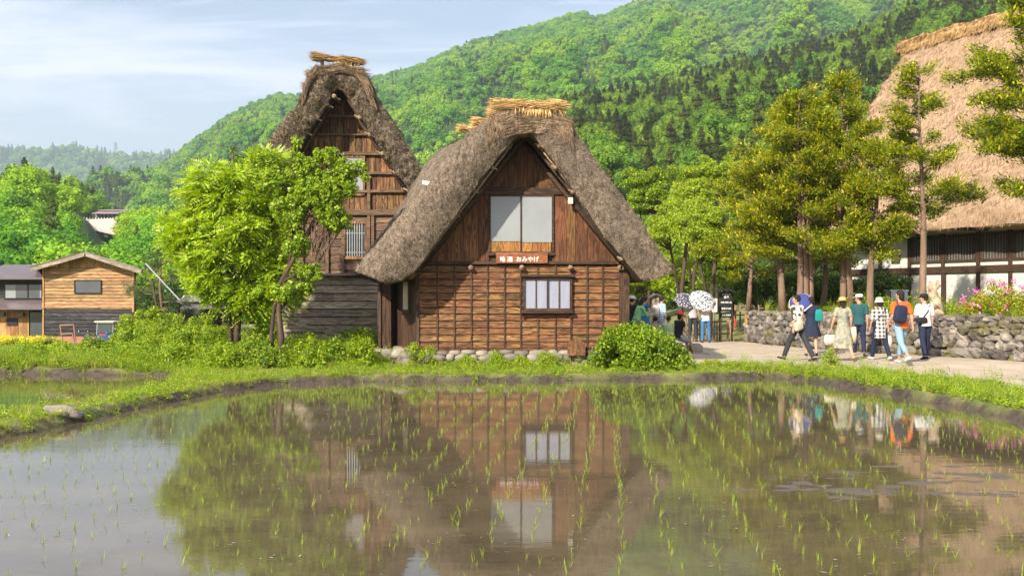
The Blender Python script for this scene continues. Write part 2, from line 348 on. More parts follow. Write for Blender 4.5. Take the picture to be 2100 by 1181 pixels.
# ---------- ground ----------
P1 = [(-14, 4), (-9.0, 9.0), (-6.6, 12.3), (-6.3, 14.2), (-6.0, 16.6), (-5.55, 19.2), (-4.9, 20.8), (-3.6, 21.5), (-1.5, 21.7), (1.6, 22.0), (4.4, 22.3), (5.8, 22.8), (6.5, 21.4), (7.0, 19.2), (7.3, 16.5), (7.5, 14.2), (8.0, 9), (9, 3)]
P2 = [(-22, 11), (-9.4, 12.9), (-7.7, 15.2), (-7.1, 17.4), (-7.0, 20.0), (-7.9, 23.2), (-12, 23.8), (-25, 24.2)]
WL = [(8.55, 37.2), (8.75, 36.2), (9.9, 31.2), (11.3, 28.6), (13.2, 25.6), (17.2, 18.0), (22, 9)]        # terrace wall, front foot
PT = WL + [(90, 5), (90, 125), (9.4, 125), (9.0, 40)]
def gh(x, y):
    x = np.asarray(x, float); y = np.asarray(y, float)
    d1 = sdist(x, y, P1) + 0.10 * vnoise(x * 2.2, y * 2.2, 3); d2 = sdist(x, y, P2) + 0.08 * vnoise(x * 2.0, y * 2.0, 4)
    n = vnoise(x * 1.4, y * 1.4, 1)
    base = 0.135 + 0.03 * n * sstep(0.1, 0.6, np.minimum(d1, d2))
    base = base + 0.05 * sstep(23.4, 24.6, y) * (np.abs(x) < 60)
    # left side falls away behind the road
    lf = sstep(-4.0, -9.5, x)
    base = base * (1 - lf * sstep(24, 29, y) * 0.6) - 0.95 * lf * sstep(33, 56, y)
    base = base + 0.22 * sstep(-9.5, -7.5, x) * sstep(-3.0, -4.4, x) * sstep(24.5, 27.5, y) * (1 - sstep(34, 44, y))
    rim = sstep(0.0, 0.20, np.minimum(d1, d2) + 0.10 * vnoise(x * 4.5, y * 4.5, 21, 4))
    z = base * rim - 0.07 * (1 - rim)
    din = np.minimum(d1, d2)
    z = np.where(din < 0, -0.05 - 0.05 * sstep(0, -0.5, din), z)
    # mud shoals breaking the surface in the right half of the field
    sh = np.exp(-(((x - 3.6) / 2.3) ** 2 + ((y - 9.6) / 1.4) ** 2)) + 0.85 * np.exp(-(((x - 5.6) / 2.6) ** 2 + ((y - 11.0) / 1.1) ** 2)) + 0.5 * np.exp(-(((x - 2.2) / 2.6) ** 2 + ((y - 8.0) / 1.6) ** 2))
    mud = -0.080 + 0.060 * sh + 0.078 * vnoise(x * 2.3 + 5, y * 6.0, 11, 6, 0.74)
    z = np.where(d1 < -0.15, np.maximum(np.minimum(mud, 0.010 + 0.006 * vnoise(x * 6, y * 6, 4)), -0.12), z)
    dt = sdist(x, y, PT)
    wd_ = 0.2 + 5.0 * sstep(37.0, 39.5, y) * sstep(26, 16, x)
    z = np.where(dt < 0, z + (1.34 - z + 0.05 * n) * np.clip(sstep(0.0, 1.0, (-dt - 0.25) / wd_), 0, 1), z)
    far = sstep(70, 130, y); z = z * (1 - far) - 1.2 * far
    return z
def grid1(segs):
    out = []
    for a, b, s in segs: out.append(np.arange(a, b, s))
    return np.concatenate(out + [np.array([segs[-1][1]])])
gx = grid1([(-6000, -1000, 1000), (-1000, -200, 200), (-200, -40, 20), (-40, -16, 1.0), (-16, -10, 0.3), (-10, 10, 0.1), (10, 15, 0.2), (15, 40, 1.0), (40, 200, 16), (200, 1000, 200), (1000, 6000, 1000)])
gy = grid1([(-400, 0, 80), (0, 5, 1.0), (5, 13, 0.07), (13, 26, 0.1), (26, 40, 0.3), (40, 130, 2.0), (130, 500, 40), (500, 7500, 700)])
GX, GY = np.meshgrid(gx, gy); GZ = gh(GX, GY)
nx, ny = len(gx), len(gy)
V = np.stack([GX, GY, GZ], -1).reshape(-1, 3)
ii = (np.arange(ny - 1)[:, None] * nx + np.arange(nx - 1)[None, :]).ravel()
Q = np.stack([ii, ii + 1, ii + nx + 1, ii + nx], 1)
m, T = newmat('ground_soil_and_turf'); v = geo(T).outputs['Position']
at_ = node(T, 'ShaderNodeAttribute', attribute_name='mud').outputs['Fac']
nz = maprange(T, noise(T, v, 1.8, 6, 0.65), 0.36, 0.64)
g1 = mixc(T, nz, (0.10, 0.16, 0.025), (0.26, 0.22, 0.085))
sz_ = node(T, 'ShaderNodeSeparateXYZ', {0: v}).outputs[2]
mu = mixc(T, maprange(T, noise(T, v, 7, 6, 0.7), 0.35, 0.65), (0.024, 0.018, 0.013), (0.095, 0.070, 0.050)); mu = mixc(T, node(T, 'ShaderNodeAttribute', attribute_name='shoal').outputs['Fac'], mu, (0.115, 0.090, 0.070))
col = mixc(T, at_, g1, mu)
hgt = noise(T, v, 16, 7, 0.7)
sepz = node(T, 'ShaderNodeSeparateXYZ', {0: v}).outputs[2]
wet = mathn(T, 'MULTIPLY', at_, maprange(T, sepz, 0.01, 0.10, 1, 0))
p = node(T, 'ShaderNodeBsdfPrincipled', {'Base Color': col, 'Roughness': maprange(T, wet, 0, 1, 0.95, 0.62), 'Normal': bump(T, hgt, 0.9, 0.05), 'Specular IOR Level': 0.4})
finish(T, p.outputs[0])
me = npmesh('ground', V, Q, m, smooth=True)
D1 = np.minimum(sdist(GX, GY, P1), sdist(GX, GY, P2))
D1 = D1 + 0.12 * vnoise(GX * 3, GY * 3, 8)
mudv = 1 - sstep(0.10, 0.26, D1 + 0.10 * vnoise(GX * 1.3, GY * 1.3, 18))
a = me.attributes.new('mud', 'FLOAT', 'POINT'); a.data.foreach_set('value', mudv.astype(np.float32).ravel())
a = me.attributes.new('shoal', 'FLOAT', 'POINT'); a.data.foreach_set('value', (1 - sstep(-.7, -.3, D1)).astype(np.float32).ravel())
tag(link(bpy.data.objects.new('ground', me)), kind='structure')

# water of the two flooded fields: thin turbid water, mirror-like at grazing view
def watermat():
    m, T = newmat('paddy_water'); v = geo(T).outputs['Position']
    n1 = maprange(T, noise(T, mapping(T, v, (0.5, 1.0, 1)), 1.2, 6, 0.62), 0.34, 0.66)
    n2 = maprange(T, noise(T, mapping(T, v, (1, 2.2, 1)), 5.0, 6, 0.7), 0.5, 0.78)
    col = mixc(T, n1, (0.078, 0.061, 0.036), (0.125, 0.098, 0.058)); col = mixc(T, mathn(T, 'MULTIPLY', n2, 0.6), col, (0.030, 0.022, 0.015))
    h1 = noise(T, mapping(T, v, (2.2, 9.0, 1)), 1.0, 4, 0.6, 0.3); h2 = noise(T, mapping(T, v, (0.6, 1.6, 1)), 1.0, 2, 0.5)
    h = mathn(T, 'MULTIPLY_ADD', h1, 0.5, h2)
    p = node(T, 'ShaderNodeBsdfPrincipled', {'Base Color': col, 'Roughness': 0.02, 'IOR': 1.45, 'Specular IOR Level': 0.5, 'Normal': bump(T, h, 0.018, 0.05)})
    finish(T, p.outputs[0]); return m
M_water = watermat()
for nm, pl in (('water', P1), ('water', P2)):
    me = bpy.data.meshes.new(nm); c = np.mean(pl, 0)
    pts = [(c[0] + (x - c[0]) * 1.04, c[1] + (y - c[1]) * 1.012) for x, y in pl]
    me.from_pydata([(x, y, 0.0) for x, y in pts], [], [tuple(range(len(pts)))]); me.materials.append(M_water)
    tag(link(bpy.data.objects.new(nm, me)), kind='structure')

# path: pale compacted gravel
def strip(name, A, B, m, off=0.012, nu=90, nv=14, wob=0.06):
    def res(P, n):
        P = np.array(P, float); s = np.r_[0, np.cumsum(np.hypot(*np.diff(P, axis=0).T))]; t = np.linspace(0, s[-1], n)
        return np.stack([np.interp(t, s, P[:, 0]), np.interp(t, s, P[:, 1])], 1)
    a, b = res(A, nu), res(B, nu); w = np.linspace(0, 1, nv)[None, :, None]
    X = a[:, None, :] * (1 - w) + b[:, None, :] * w
    X[:, 0] += (vnoise(a[:, 0] * 2.5, a[:, 1] * 2.5, 5)[:, None]) * wob * 2
    zz_ = np.full(X.shape[:2], off) + gh(X[..., 0], X[..., 1])
    V = np.concatenate([X, zz_[..., None]], 2).reshape(-1, 3)
    i = (np.arange(nu - 1)[:, None] * nv + np.arange(nv - 1)[None, :]).ravel()
    Q = np.stack([i, i + nv, i + nv + 1, i + 1], 1)
    me = npmesh(name, V, Q, m, smooth=True)
    return tag(link(bpy.data.objects.new(name, me)), kind='structure')
m, T = newmat('path_gravel'); v = geo(T).outputs['Position']
c = mixc(T, maprange(T, noise(T, v, 1.4, 6, 0.6), 0.35, 0.65), (0.50, 0.41, 0.30), (0.37, 0.30, 0.22)); c = mixc(T, maprange(T, noise(T, mapping(T, v, (.5, .5, 1)), 1.2, 7, 0.75), 0.5, 0.62, 0, .5), c, (0.27, 0.215, 0.155)); c = mixc(T, maprange(T, noise(T, v, 60, 3, 0.7), 0.45, 0.75), c, (0.30, 0.24, 0.17))
finish(T, node(T, 'ShaderNodeBsdfPrincipled', {'Base Color': c, 'Roughness': 0.95, 'Normal': bump(T, noise(T, v, 70, 4, 0.7), 0.5, 0.01)}).outputs[0]); M_path = m
strip('path', [(3.2, 24.6), (4.6, 24.6), (5.6, 24.6), (7.2, 24.0), (8.4, 22.9), (9.3, 19.0), (9.8, 15.0), (10.5, 9)], [(5.6, 60), (6.2, 46), (8.0, 40), (8.5, 37.3), (9.95, 31.2), (13.2, 25.7), (17.2, 18.0), (22, 9)], M_path, nu=140, nv=30)
M_road = basic('asphalt', (0.15, 0.15, 0.16), (0.11, 0.11, 0.12), 1.0, 0.9, 0.3)
strip('road', [(-40, 27.4), (-16, 27.2), (-11.5, 27.6), (-8.5, 29.5), (-6.8, 36)], [(-40, 31.2), (-18, 31.0), (-13, 31.6), (-11.0, 33.5), (-9.5, 38)], M_road, nv=10)
# ---------- building helpers ----------
WK = {}
_link0 = link
def link(o, parent=None):
    _link0(o, parent)
    if parent is not None and parent.name in WK: o.matrix_parent_inverse = Matrix.Translation(-Vector(WK[parent.name]))
    return o
def wthing(name, label, cat, loc, group=None):
    """thing whose parts are modelled in world coordinates"""
    o = thing(name, label, cat, loc, 0.0, group); WK[o.name] = loc; return o
def fbm(p, s, oc=4):
    return mnoise.fractal(Vector(p) * s, 1.0, 2.0, oc)
def resample(P, n):
    P = np.array(P, float); s = np.r_[0, np.cumsum(np.hypot(*np.diff(P, axis=0).T))]; t = np.linspace(0, s[-1], n)
    return np.stack([np.interp(t, s, P[:, 0]), np.interp(t, s, P[:, 1])], 1)
def thatch(name, mat, O, U, Wv, outer, inner, length, parent, M=90, K=40, J=9, amp=0.06, strands=14000, top_strands=14000, sl=0.16, sw=0.010, rnd=0.18, seed=1, skew=None, tang=False, slant=0.0):
    """thatched roof: cross-section (outer and inner line in the U/Z plane at O) swept along Wv; cut verge in front, straw ends all over"""
    O, U, Wv = np.array(O, float), np.array(U, float), np.array(Wv, float); rg = np.random.default_rng(seed)
    A = resample(outer, M); B = resample(inner, M)
    rows = []                                               # each row: M points in 3D with s offset
    for j in range(J):                                      # cut face from inner edge to outer edge
        w = j / (J - 1); sec = B * (1 - w) + A * w
        bulge = rnd * (1 - (2 * w - 1) ** 2)
        rows.append((sec, -bulge))
    for k in range(1, K):
        s = length * (k / (K - 1)) ** 1.1
        rows.append((A * np.array([1, 1.0]), s))
    def P3(sec, s):
        q = O + sec[:, :1] * U + np.array([[0, 0, 1.0]]) * sec[:, 1:2] + Wv * s
        if slant: q = q + Wv * slant * (sec[:, 1:2] - sec[:, 1].min())
        if skew:
            hz = (sec[:, 1:2] - A[:, 1].min()) / (A[:, 1].max() - A[:, 1].min()); q = q + U * skew[0] * max(0.0, s - skew[1]) * (0.5 + 0.5 * hz)
        return q
    grid = np.stack([P3(a, s) for a, s in rows])            # (rows, M, 3)
    under = np.stack([P3(B, length * k / 7) for k in range(8)])
    def normals(G):
        a = np.gradient(G, axis=0); b = np.gradient(G, axis=1); return unit(np.cross(b, a))
    N = normals(grid)
    c0 = grid.reshape(-1, 3).mean(0)
    sgn = np.sign(((grid - c0) * N).sum(-1).mean()); N = N * sgn
    D = np.zeros(grid.shape[:2])
    for i in range(grid.shape[0]):
        for j in range(M):
            p = grid[i, j]; D[i, j] = fbm(p, 1.1, 3) * amp * 0.9 + fbm(p, 5.0, 3) * amp * 0.8
    grid = grid + N * D[..., None]
    Vs = np.concatenate([grid.reshape(-1, 3), under.reshape(-1, 3)]); n0 = grid.shape[0] * M
    Q = []
    for i in range(grid.shape[0] - 1):
        a = np.arange(M - 1) + i * M; Q.append(np.stack([a, a + 1, a + M + 1, a + M], 1))
    for i in range(7):
        a = np.arange(M - 1) + n0 + i * M; Q.append(np.stack([a, a + M, a + M + 1, a + 1], 1))
    a = np.arange(M - 1); la = (grid.shape[0] - 1) * M
    Q.append(np.stack([a + la, a + la + 1, a + n0 + 7 * M + 1, a + n0 + 7 * M], 1))
    # side ends (eaves)
    for col in (0, M - 1):
        idx = np.arange(J - 1, grid.shape[0]); top = idx * M + col
        und = n0 + np.clip(np.round(np.linspace(0, 7, len(idx))), 0, 7).astype(int) * M + col
        q = np.stack([top[:-1], top[1:], und[1:], und[:-1]], 1); q = q[(und[1:] != und[:-1]) | (np.arange(len(und) - 1) >= 0)]
        Q.append(q)
    Q = np.concatenate(Q)
    # degenerate quads -> keep (validate removes)
    # straw ends on the cut face
    def pick(G, Nn, n, r0, r1):
        i = rg.uniform(r0, r1 - 1.001, n); j = rg.uniform(0, M - 1.001, n); i0 = i.astype(int); j0 = j.astype(int); fi = (i - i0)[:, None]; fj = (j - j0)[:, None]
        f = lambda X: (X[i0, j0] * (1 - fj) + X[i0, j0 + 1] * fj) * (1 - fi) + (X[i0 + 1, j0] * (1 - fj) + X[i0 + 1, j0 + 1] * fj) * fi
        return f(G), unit(f(Nn)), i0, j0
    P, Nn, i0, j0 = pick(grid, N, strands, 0, J)
    down = np.array([0, 0, -1.0]); along = unit(np.gradient(A, axis=0)); along3 = along[:, :1] * U + along[:, 1:] * np.array([0, 0, 1.0])
    sd_ = np.sign(along3[j0][:, 2:3]); dwn = -along3[j0] * np.where(sd_ == 0, 1, sd_)
    d = unit(Nn * 0.75 + dwn * rg.uniform(0.1, 1.0, (strands, 1)) + rdir(strands, rg) * 0.45)
    if tang: d = unit(along3[j0] + Nn * .06 + rdir(strands, rg) * .07)
    L = sl * rg.uniform(0.4, 1.0, strands)
    V1, Q1 = leafgeo(P + d * (L * 0.25)[:, None], d, rdir(strands, rg), L, np.full(strands, sw) * rg.uniform(0.6, 1.4, strands))
    P, Nn, i0, j0 = pick(grid, N, top_strands, J - 1, grid.shape[0])
    sd_ = np.sign(along3[j0][:, 2:3]); dwn = -along3[j0] * np.where(sd_ == 0, 1, sd_)
    d = unit(dwn + Nn * rg.uniform(0.02, 0.28, (top_strands, 1)) + rdir(top_strands, rg) * 0.18)
    L = sl * rg.uniform(0.5, 1.5, top_strands)
    V2, Q2 = leafgeo(P + Nn * 0.004 + d * (L * 0.2)[:, None], d, Nn, L, np.full(top_strands, sw) * rg.uniform(0.6, 1.5, top_strands))
    nv = len(Vs); Vall = np.concatenate([Vs, V1, V2]); Qall = np.concatenate([Q, Q1 + nv, Q2 + nv + len(V1)])
    me = npmesh(name, Vall, Qall, mat)
    sm = np.zeros(len(me.polygons), bool)
    return link(bpy.data.objects.new(name, me), parent)
def bundle(name, mat, a, b, r, n, parent, seed=0, droop=0.0, frizz=0.25, sw=0.012):
    """bundle of long straw between a and b"""
    rg = np.random.default_rng(seed); a, b = np.array(a, float), np.array(b, float); ax = b - a; Lh = np.linalg.norm(ax); ax = ax / Lh
    up = np.array([0, 0, 1.0]); side = unit(np.cross(ax, up)); up2 = np.cross(side, ax)
    t = rg.uniform(0.0, 1.0, n); rr = r * np.sqrt(rg.uniform(0, 1, n)); th = rg.uniform(0, 2 * np.pi, n)
    wav = 1 + 0.18 * np.sin(t * 9 + seed) + 0.1 * np.sin(t * 23)
    P = a + ax * (t * Lh)[:, None] + side * (np.cos(th) * rr * wav * 1.25)[:, None] + up2 * (np.sin(th) * rr * wav * 0.8)[:, None]
    d = unit(ax + rdir(n, rg) * frizz); L = Lh * rg.uniform(0.10, 0.30, n)
    V1, Q1 = leafgeo(P, d, rdir(n, rg), L, np.full(n, sw))
    k = int(n * droop)
    if k:
        t = np.clip(rg.normal(0.62, 0.16, k), 0, 1); P = a + ax * (t * Lh)[:, None] + np.array([0, -r * 0.9, -r * 0.6]) + rg.normal(size=(k, 3)) * 0.02
        d = unit(np.array([0, -0.25, -1.0]) + rdir(k, rg) * 0.35); L = rg.uniform(0.08, 0.26, k)
        V2, Q2 = leafgeo(P + d * (L / 2)[:, None], d, rdir(k, rg), L, np.full(k, sw * 1.6)); Q1 = np.concatenate([Q1, Q2 + len(V1)]); V1 = np.concatenate([V1, V2])
    o = npmesh(name, V1, Q1, mat); ob = link(bpy.data.objects.new(name, o), parent); return ob
def rock(mb, c, r, seed, n=(10, 7), rough=0.22):
    b = len(mb.v); mb.ell((0, 0, 0), (1, 1, 1), *n)
    rot = Matrix.Rotation(seed * 1.7, 3, 'Z')
    for i in range(b, len(mb.v)):
        p = Vector(mb.v[i]); k = 1 + rough * mnoise.noise(p * 1.3 + Vector((seed * 3.1, seed, 0))) + rough * 0.4 * mnoise.noise(p * 3.7 + Vector((seed, 0, 5)))
        q = Vector((abs(p.x) ** 0.8 * (1 if p.x > 0 else -1), abs(p.y) ** 0.8 * (1 if p.y > 0 else -1), abs(p.z) ** 0.8 * (1 if p.z > 0 else -1))) * k
        mb.v[i] = (c[0] + q.x * r[0], c[1] + q.y * r[1], c[2] + q.z * r[2])
def clap(mb, x0, x1, z0, z1, y, h, jx=None, t=0.022, tilt=0.02, seed=0, flip=None):
    """overlapping horizontal boards on a wall facing -Y"""
    rg = random.Random(seed); z = z1; 
    while z > z0 + 0.02:
        zb = max(z - h, z0); cuts = [x0] + sorted(x for x in (jx(rg) if jx else []) if x0 + .1 < x < x1 - .1) + [x1]
        for a, b in zip(cuts[:-1], cuts[1:]):
            o = rg.uniform(-0.003, 0.003); w = rg.uniform(-0.006, 0.006)
            top, bot = z - 0.022, zb + w * .5
            P = [(a + .001, y - 0.004, top), (b - .001, y - 0.004, top), (b - .001, y - tilt - o, bot), (a + .001, y - tilt - o, bot)]
            mb.add(P + [(p[0], p[1] + t, p[2]) for p in P], [(0, 3, 2, 1), (4, 5, 6, 7), (0, 1, 5, 4), (2, 3, 7, 6), (1, 2, 6, 5), (3, 0, 4, 7)])
        z = zb
def vboards(mb, x0, x1, zl, zf, y, w, seed=0, t=0.022, gap=0.004, step=0.006):
    """upright boards whose tops follow zf(x)"""
    rg = random.Random(seed); x = x0; i = 0
    while x < x1 - 0.02:
        xe = min(x + w * rg.uniform(0.8, 1.2), x1); a, b = x + gap, xe - gap; za, zb = zf(a), zf(b); o = (i % 2) * step + rg.uniform(0, 0.004)
        lo = zl(a) if callable(zl) else zl
        if max(za, zb) > lo + 0.03:
            za, zb = max(za, lo + .01), max(zb, lo + .01)
            P = [(a, y - o, lo), (b, y - o, lo), (b, y - o, zb), (a, y - o, za)]
            mb.add(P + [(p[0], p[1] + t, p[2]) for p in P], [(0, 1, 2, 3), (7, 6, 5, 4), (0, 4, 5, 1), (1, 5, 6, 2), (2, 6, 7, 3), (3, 7, 4, 0)])
        x = xe; i += 1
def bx(mb, px0, py0, px1, py1, Y, t=0.05, off=0.0):
    """box facing -Y given by its outline in the elevation at depth Y"""
    a = W(px0, py0, Y); b = W(px1, py1, Y); mb.box(((a[0] + b[0]) / 2, Y + t / 2 - off, (a[2] + b[2]) / 2), (abs(b[0] - a[0]), t, abs(a[2] - b[2])))
class PM(MB):
    def add(s, vs, fs):
        if not hasattr(s, 'parts'): s.parts = []
        s.parts.append(([tuple(q) for q in vs], [tuple(f_) for f_ in fs]))
def pieces(name, mat, parent, fn, smooth=False):
    mb = PM(); fn(mb)
    for vs, fs in mb.parts: m1 = MB(); m1.v = vs; m1.f = fs; m1.m = [0] * len(fs); m1.build(name, mat, parent, smooth)
def one(name, mat, parent, fn, smooth=False):
    mb = MB(); fn(mb); return mb.build(name, mat, parent, smooth)
def pole(mb, p, q, Y, r, Y2=None, n=8):
    mb.tube([W(p[0], p[1], Y), W(q[0], q[1], Y if Y2 is None else Y2)], r, n)

# ================= THATCHED HUT (middle of the picture) =================
YF = 25.0
hut = wthing('thatched_hut', 'small steep thatched hut of orange-brown boards with a shop sign, standing at the water edge', 'hut', (0.3, 25.0, 0.1))
xw = lambda px, Y=YF: (px - PX0) / F * Y
zw = lambda py, Y=YF: HC + (HY - py) / F * Y
AX = -0.42
def to2(P, Y, O):  # picture outline at depth Y -> section coordinates relative to O
    return [((px - PX0) / F * Y - O[0], HC + (HY - py) / F * Y - O[2]) for px, py in P]
O1 = (0.0, 23.95, 0.0)
outer = [(729, 556), (733, 546), (780, 489), (827, 437), (866, 395), (902, 350), (935, 306), (962, 272), (992, 250), (1030, 238), (1085, 232), (1135, 236), (1168, 254), (1192, 284), (1222, 326), (1252, 369), (1310, 450), (1350, 508), (1381, 551), (1381, 558)]
inner = [(797, 580), (822, 574), (850, 556), (905, 482), (945, 425), (985, 370), (1022, 320), (1050, 287), (1076, 270), (1100, 285), (1130, 322), (1165, 374), (1200, 427), (1240, 483), (1285, 537), (1312, 570), (1326, 578)]
roof = thatch('thatch_roof', M_thatch, O1, (1, 0, 0), (0, 1, 0), to2(outer, 23.95, O1), to2(inner, 23.95, O1), 4.4, hut, strands=20000, top_strands=12000, amp=0.05, sl=0.085, sw=0.008, seed=3, skew=(AX, 1.0))
capo = [(998, 296), (998, 268), (1006, 240), (1040, 226), (1085, 220), (1130, 223), (1166, 240), (1174, 266), (1176, 296)]
capi = [(1001, 298), (1012, 292), (1030, 285), (1055, 277), (1085, 272), (1118, 276), (1148, 284), (1164, 290), (1174, 298)]
O1c = (0.0, 23.80, 0.0)
thatch('ridge_cap', M_capth, O1c, (1, 0, 0), (0, 1, 0), to2(capo, 23.80, O1c), to2(capi, 23.80, O1c), 4.4, hut, M=50, K=26, J=6, strands=2500, top_strands=9000, amp=0.035, sl=0.34, sw=0.014, seed=4, rnd=0.06, skew=(AX, 1.2), tang=True)
for i, s in enumerate((0.05, 1.15, 2.2, 3.2)):
    Yb = 23.85 + s; a = W(1012, 214, 23.85); b = W(1158 if i == 0 else 1110, 218, 23.85)
    k = 0.17 if i == 0 else 0.14
    bundle('ridge_bundle', M_straw, (a[0] + AX * max(0, s - .9) - 0.02, Yb, a[2] + (0, 0, -.02, -.03)[i]), (b[0] + AX * max(0, s - .9), Yb, b[2] + (0, -.04, -.05, -.05)[i]), k, 1900, hut, seed=i, droop=0.08 if i == 0 else 0.03)
# walls
xl, xr, zb, zm = xw(858), xw(1272), zw(719), zw(541)
def core(mb):
    P = [(xl, zb), (xr + .2, zb), (xr + .2, zm), (xw(1072), zw(292)), (xl + .06, zm)]
    f = [(x, YF + .03, z) for x, z in P]; r = [(x + AX * 3.3, YF + 3.3, z) for x, z in P]
    mb.add(f + r, [(0, 1, 2, 3, 4), (9, 8, 7, 6, 5)] + [(i, i + 5, (i + 1) % 5 + 5, (i + 1) % 5) for i in range(5)])
one('side_wall', M_darkV, hut, core)
def f(mb): clap(mb, xl, xr, zb + .02, zm - .03, YF, 0.1735, jx=lambda r: [xw(p) for p in (967, 1068, 1171)], tilt=0.03, seed=2)
one('clapboard_wall', M_hutH, hut, f)
def gz(off=0.0):
    A, B, C = (xw(872), zw(541)), (xw(1072), zw(288)), (xw(1288), zw(548))
    def g(x):
        if x < B[0]: return A[1] + (x - A[0]) * (B[1] - A[1]) / (B[0] - A[0]) - off
        return B[1] + (x - B[0]) * (C[1] - B[1]) / (C[0] - B[0]) - off
    return g
def f(mb):
    g = gz(); zt = zw(387)
    vboards(mb, xw(872), xw(1003), zm + .02, lambda x: min(g(x), zt), YF - .01, 0.33, 1)
    vboards(mb, xw(1136), xw(1288), zm + .02, lambda x: min(g(x), zt), YF - .01, 0.27, 2)
    vboards(mb, xw(990), xw(1158), zt - .02, g, YF - .012, 0.30, 3)
one('gable_wall', M_hutV, hut, f)
def f(mb):
    for px in (897, 932, 967, 1000, 1035, 1068, 1103, 1139, 1171, 1204, 1236):
        lo = 719
        if 1075 < px < 1170:
            bx(mb, px - 1.6, 541, px + 1.6, 563, YF, .05, .05); bx(mb, px - 1.6, 645, px + 1.6, 719, YF, .05, .05)
        else: bx(mb, px - 1.6, 541, px + 1.6, 719, YF, .05, .05)
pieces('wall_batten', M_darkV, hut, f)
def f(mb):
    bx(mb, 1269, 543, 1290, 722, YF, .2, .07); bx(mb, 853, 543, 860, 722, YF, .18, .06)
pieces('corner_post', M_darkV, hut, f)
def f(mb):
    bx(mb, 846, 536, 1296, 542, YF, .16, .10); bx(mb, 984, 385, 1160, 399, YF, .1, .075); bx(mb, 853, 717, 1272, 723, YF, .14, .07)
pieces('beam', M_dark, hut, f)
def f(mb):
    for px in (861, 966, 1070, 1169, 1270, 1276): mb.tube([(xw(px), YF + .1, zw(549)), (xw(px), YF - .17, zw(549))], 0.065, 10)
pieces('joist_end', M_log, hut, f, True)
def f(mb):
    for (p, q) in (((1074, 286), (862, 552)), ((1070, 286), (1292, 560))):
        for o, r in ((0, .055),): pole(mb, (p[0], p[1] + 2), q, YF - .14, r)
    for (p, q) in (((1078, 278), (850, 560)), ((1080, 278), (1306, 562))): pole(mb, p, q, YF - .5, .05)
pieces('gable_rafter', M_dark, hut, f, True)
def f(mb):
    for (px, py) in ((1043, 300), (1014, 344), (976, 392), (937, 441), (862, 527), (1102, 300), (1136, 345), (1171, 394), (1209, 441), (1271, 531), (1243, 490)):
        rr = random.Random(px); k = 1 if px > 1072 else -1
        a = Vector(W(px + k * 4, py, 24.25)); mb.tube([a + Vector((k * .02, 0.9, .03)), a + Vector((0, 0, 0)), a + Vector((0, -.16, 0))], [.055, .06, .055], 9)
        mb.tube([a + Vector((-.12, -.06, .05)), a + Vector((.12, -.03, -.05))], 0.022, 6)
pieces('purlin_end', M_log, hut, f, True)
def f(mb):   # cane sheathing below the thatch on both slopes
    for sgn, P, Qq in ((1, (1098, 290), (1322, 576)), (-1, (1052, 292), (838, 572))):
        for j in range(9):
            Yj = 24.25 + j * .085; pole(mb, (P[0] + sgn * 2 + random.uniform(-2, 2), P[1] + 3 + j * .4), (Qq[0] - sgn * j * 1.0, Qq[1] + random.uniform(-1, 1)), Yj, .020, n=6)
one('cane_sheathing', M_log, hut, f, True)
# upper window
def f(mb):
    for a in ((1002, 399, 1006.5, 520), (1131.5, 399, 1136, 520), (1006, 399, 1132, 403), (1006, 516, 1132, 520), (1067, 403, 1070, 516), (1000, 520, 1138, 524)): bx(mb, *a, YF, .07, .06)
w1 = one('window', M_dark, hut, f); tag(w1, 'large upper window with two white paper panes')
def f(mb): bx(mb, 1006, 403, 1068, 495, YF, .02, .025); bx(mb, 1069, 403, 1132, 497, YF, .02, .035)
one('pane', M_paper, w1, f)
def f(mb):
    vboards(mb, xw(1006), xw(1068), zw(516), lambda x: zw(496), YF - .02, .23, 5, step=0); vboards(mb, xw(1070), xw(1130), zw(516), lambda x: zw(498), YF - .03, .23, 6, step=0)
one('lower_panel', M_panel, w1, f)
# lower bay window
def f(mb):
    for a in ((1072, 569, 1076.5, 636), (1168, 569, 1172.5, 636), (1076, 569, 1169, 573.5), (1076, 632, 1169, 636), (1121, 573, 1124, 633)): bx(mb, *a, YF, .14, .13)
    for px in (1099, 1146): bx(mb, px - 1, 574, px + 1, 633, YF, .02, .115)
    bx(mb, 1068, 563, 1176, 568, YF, .22, .20); bx(mb, 1069, 636, 1175, 642, YF, .22, .20)
    bx(mb, 1072, 642, 1076, 652, YF, .12, .10); bx(mb, 1168, 642, 1172, 652, YF, .12, .10)
w2 = one('window', M_dark, hut, f); tag(w2, 'lower projecting window with four pale curtained panes and a shelf')
mcur = basic('curtain', (0.29, 0.30, 0.37), (0.22, 0.235, 0.30), 30, 0.6, 0.3, stretch=(1, 1, 0.05))
one('pane', mcur, w2, lambda mb: (bx(mb, 1076, 573, 1121, 633, YF, .02, .085), bx(mb, 1124, 573, 1169, 633, YF, .02, .075)))
ebox = one('meter_box', M_white, hut, lambda mb: (bx(mb, 1165, 405, 1175, 418, 24.72, .08, .0), bx(mb, 1167, 407, 1173, 411, 24.72, .02, .006)))
one('antenna_board', M_white, hut, lambda mb: mb.box((-2.05, 25.2, 4.70), (.42, .24, .10), Matrix.Rotation(0.15, 3, 'Y')))
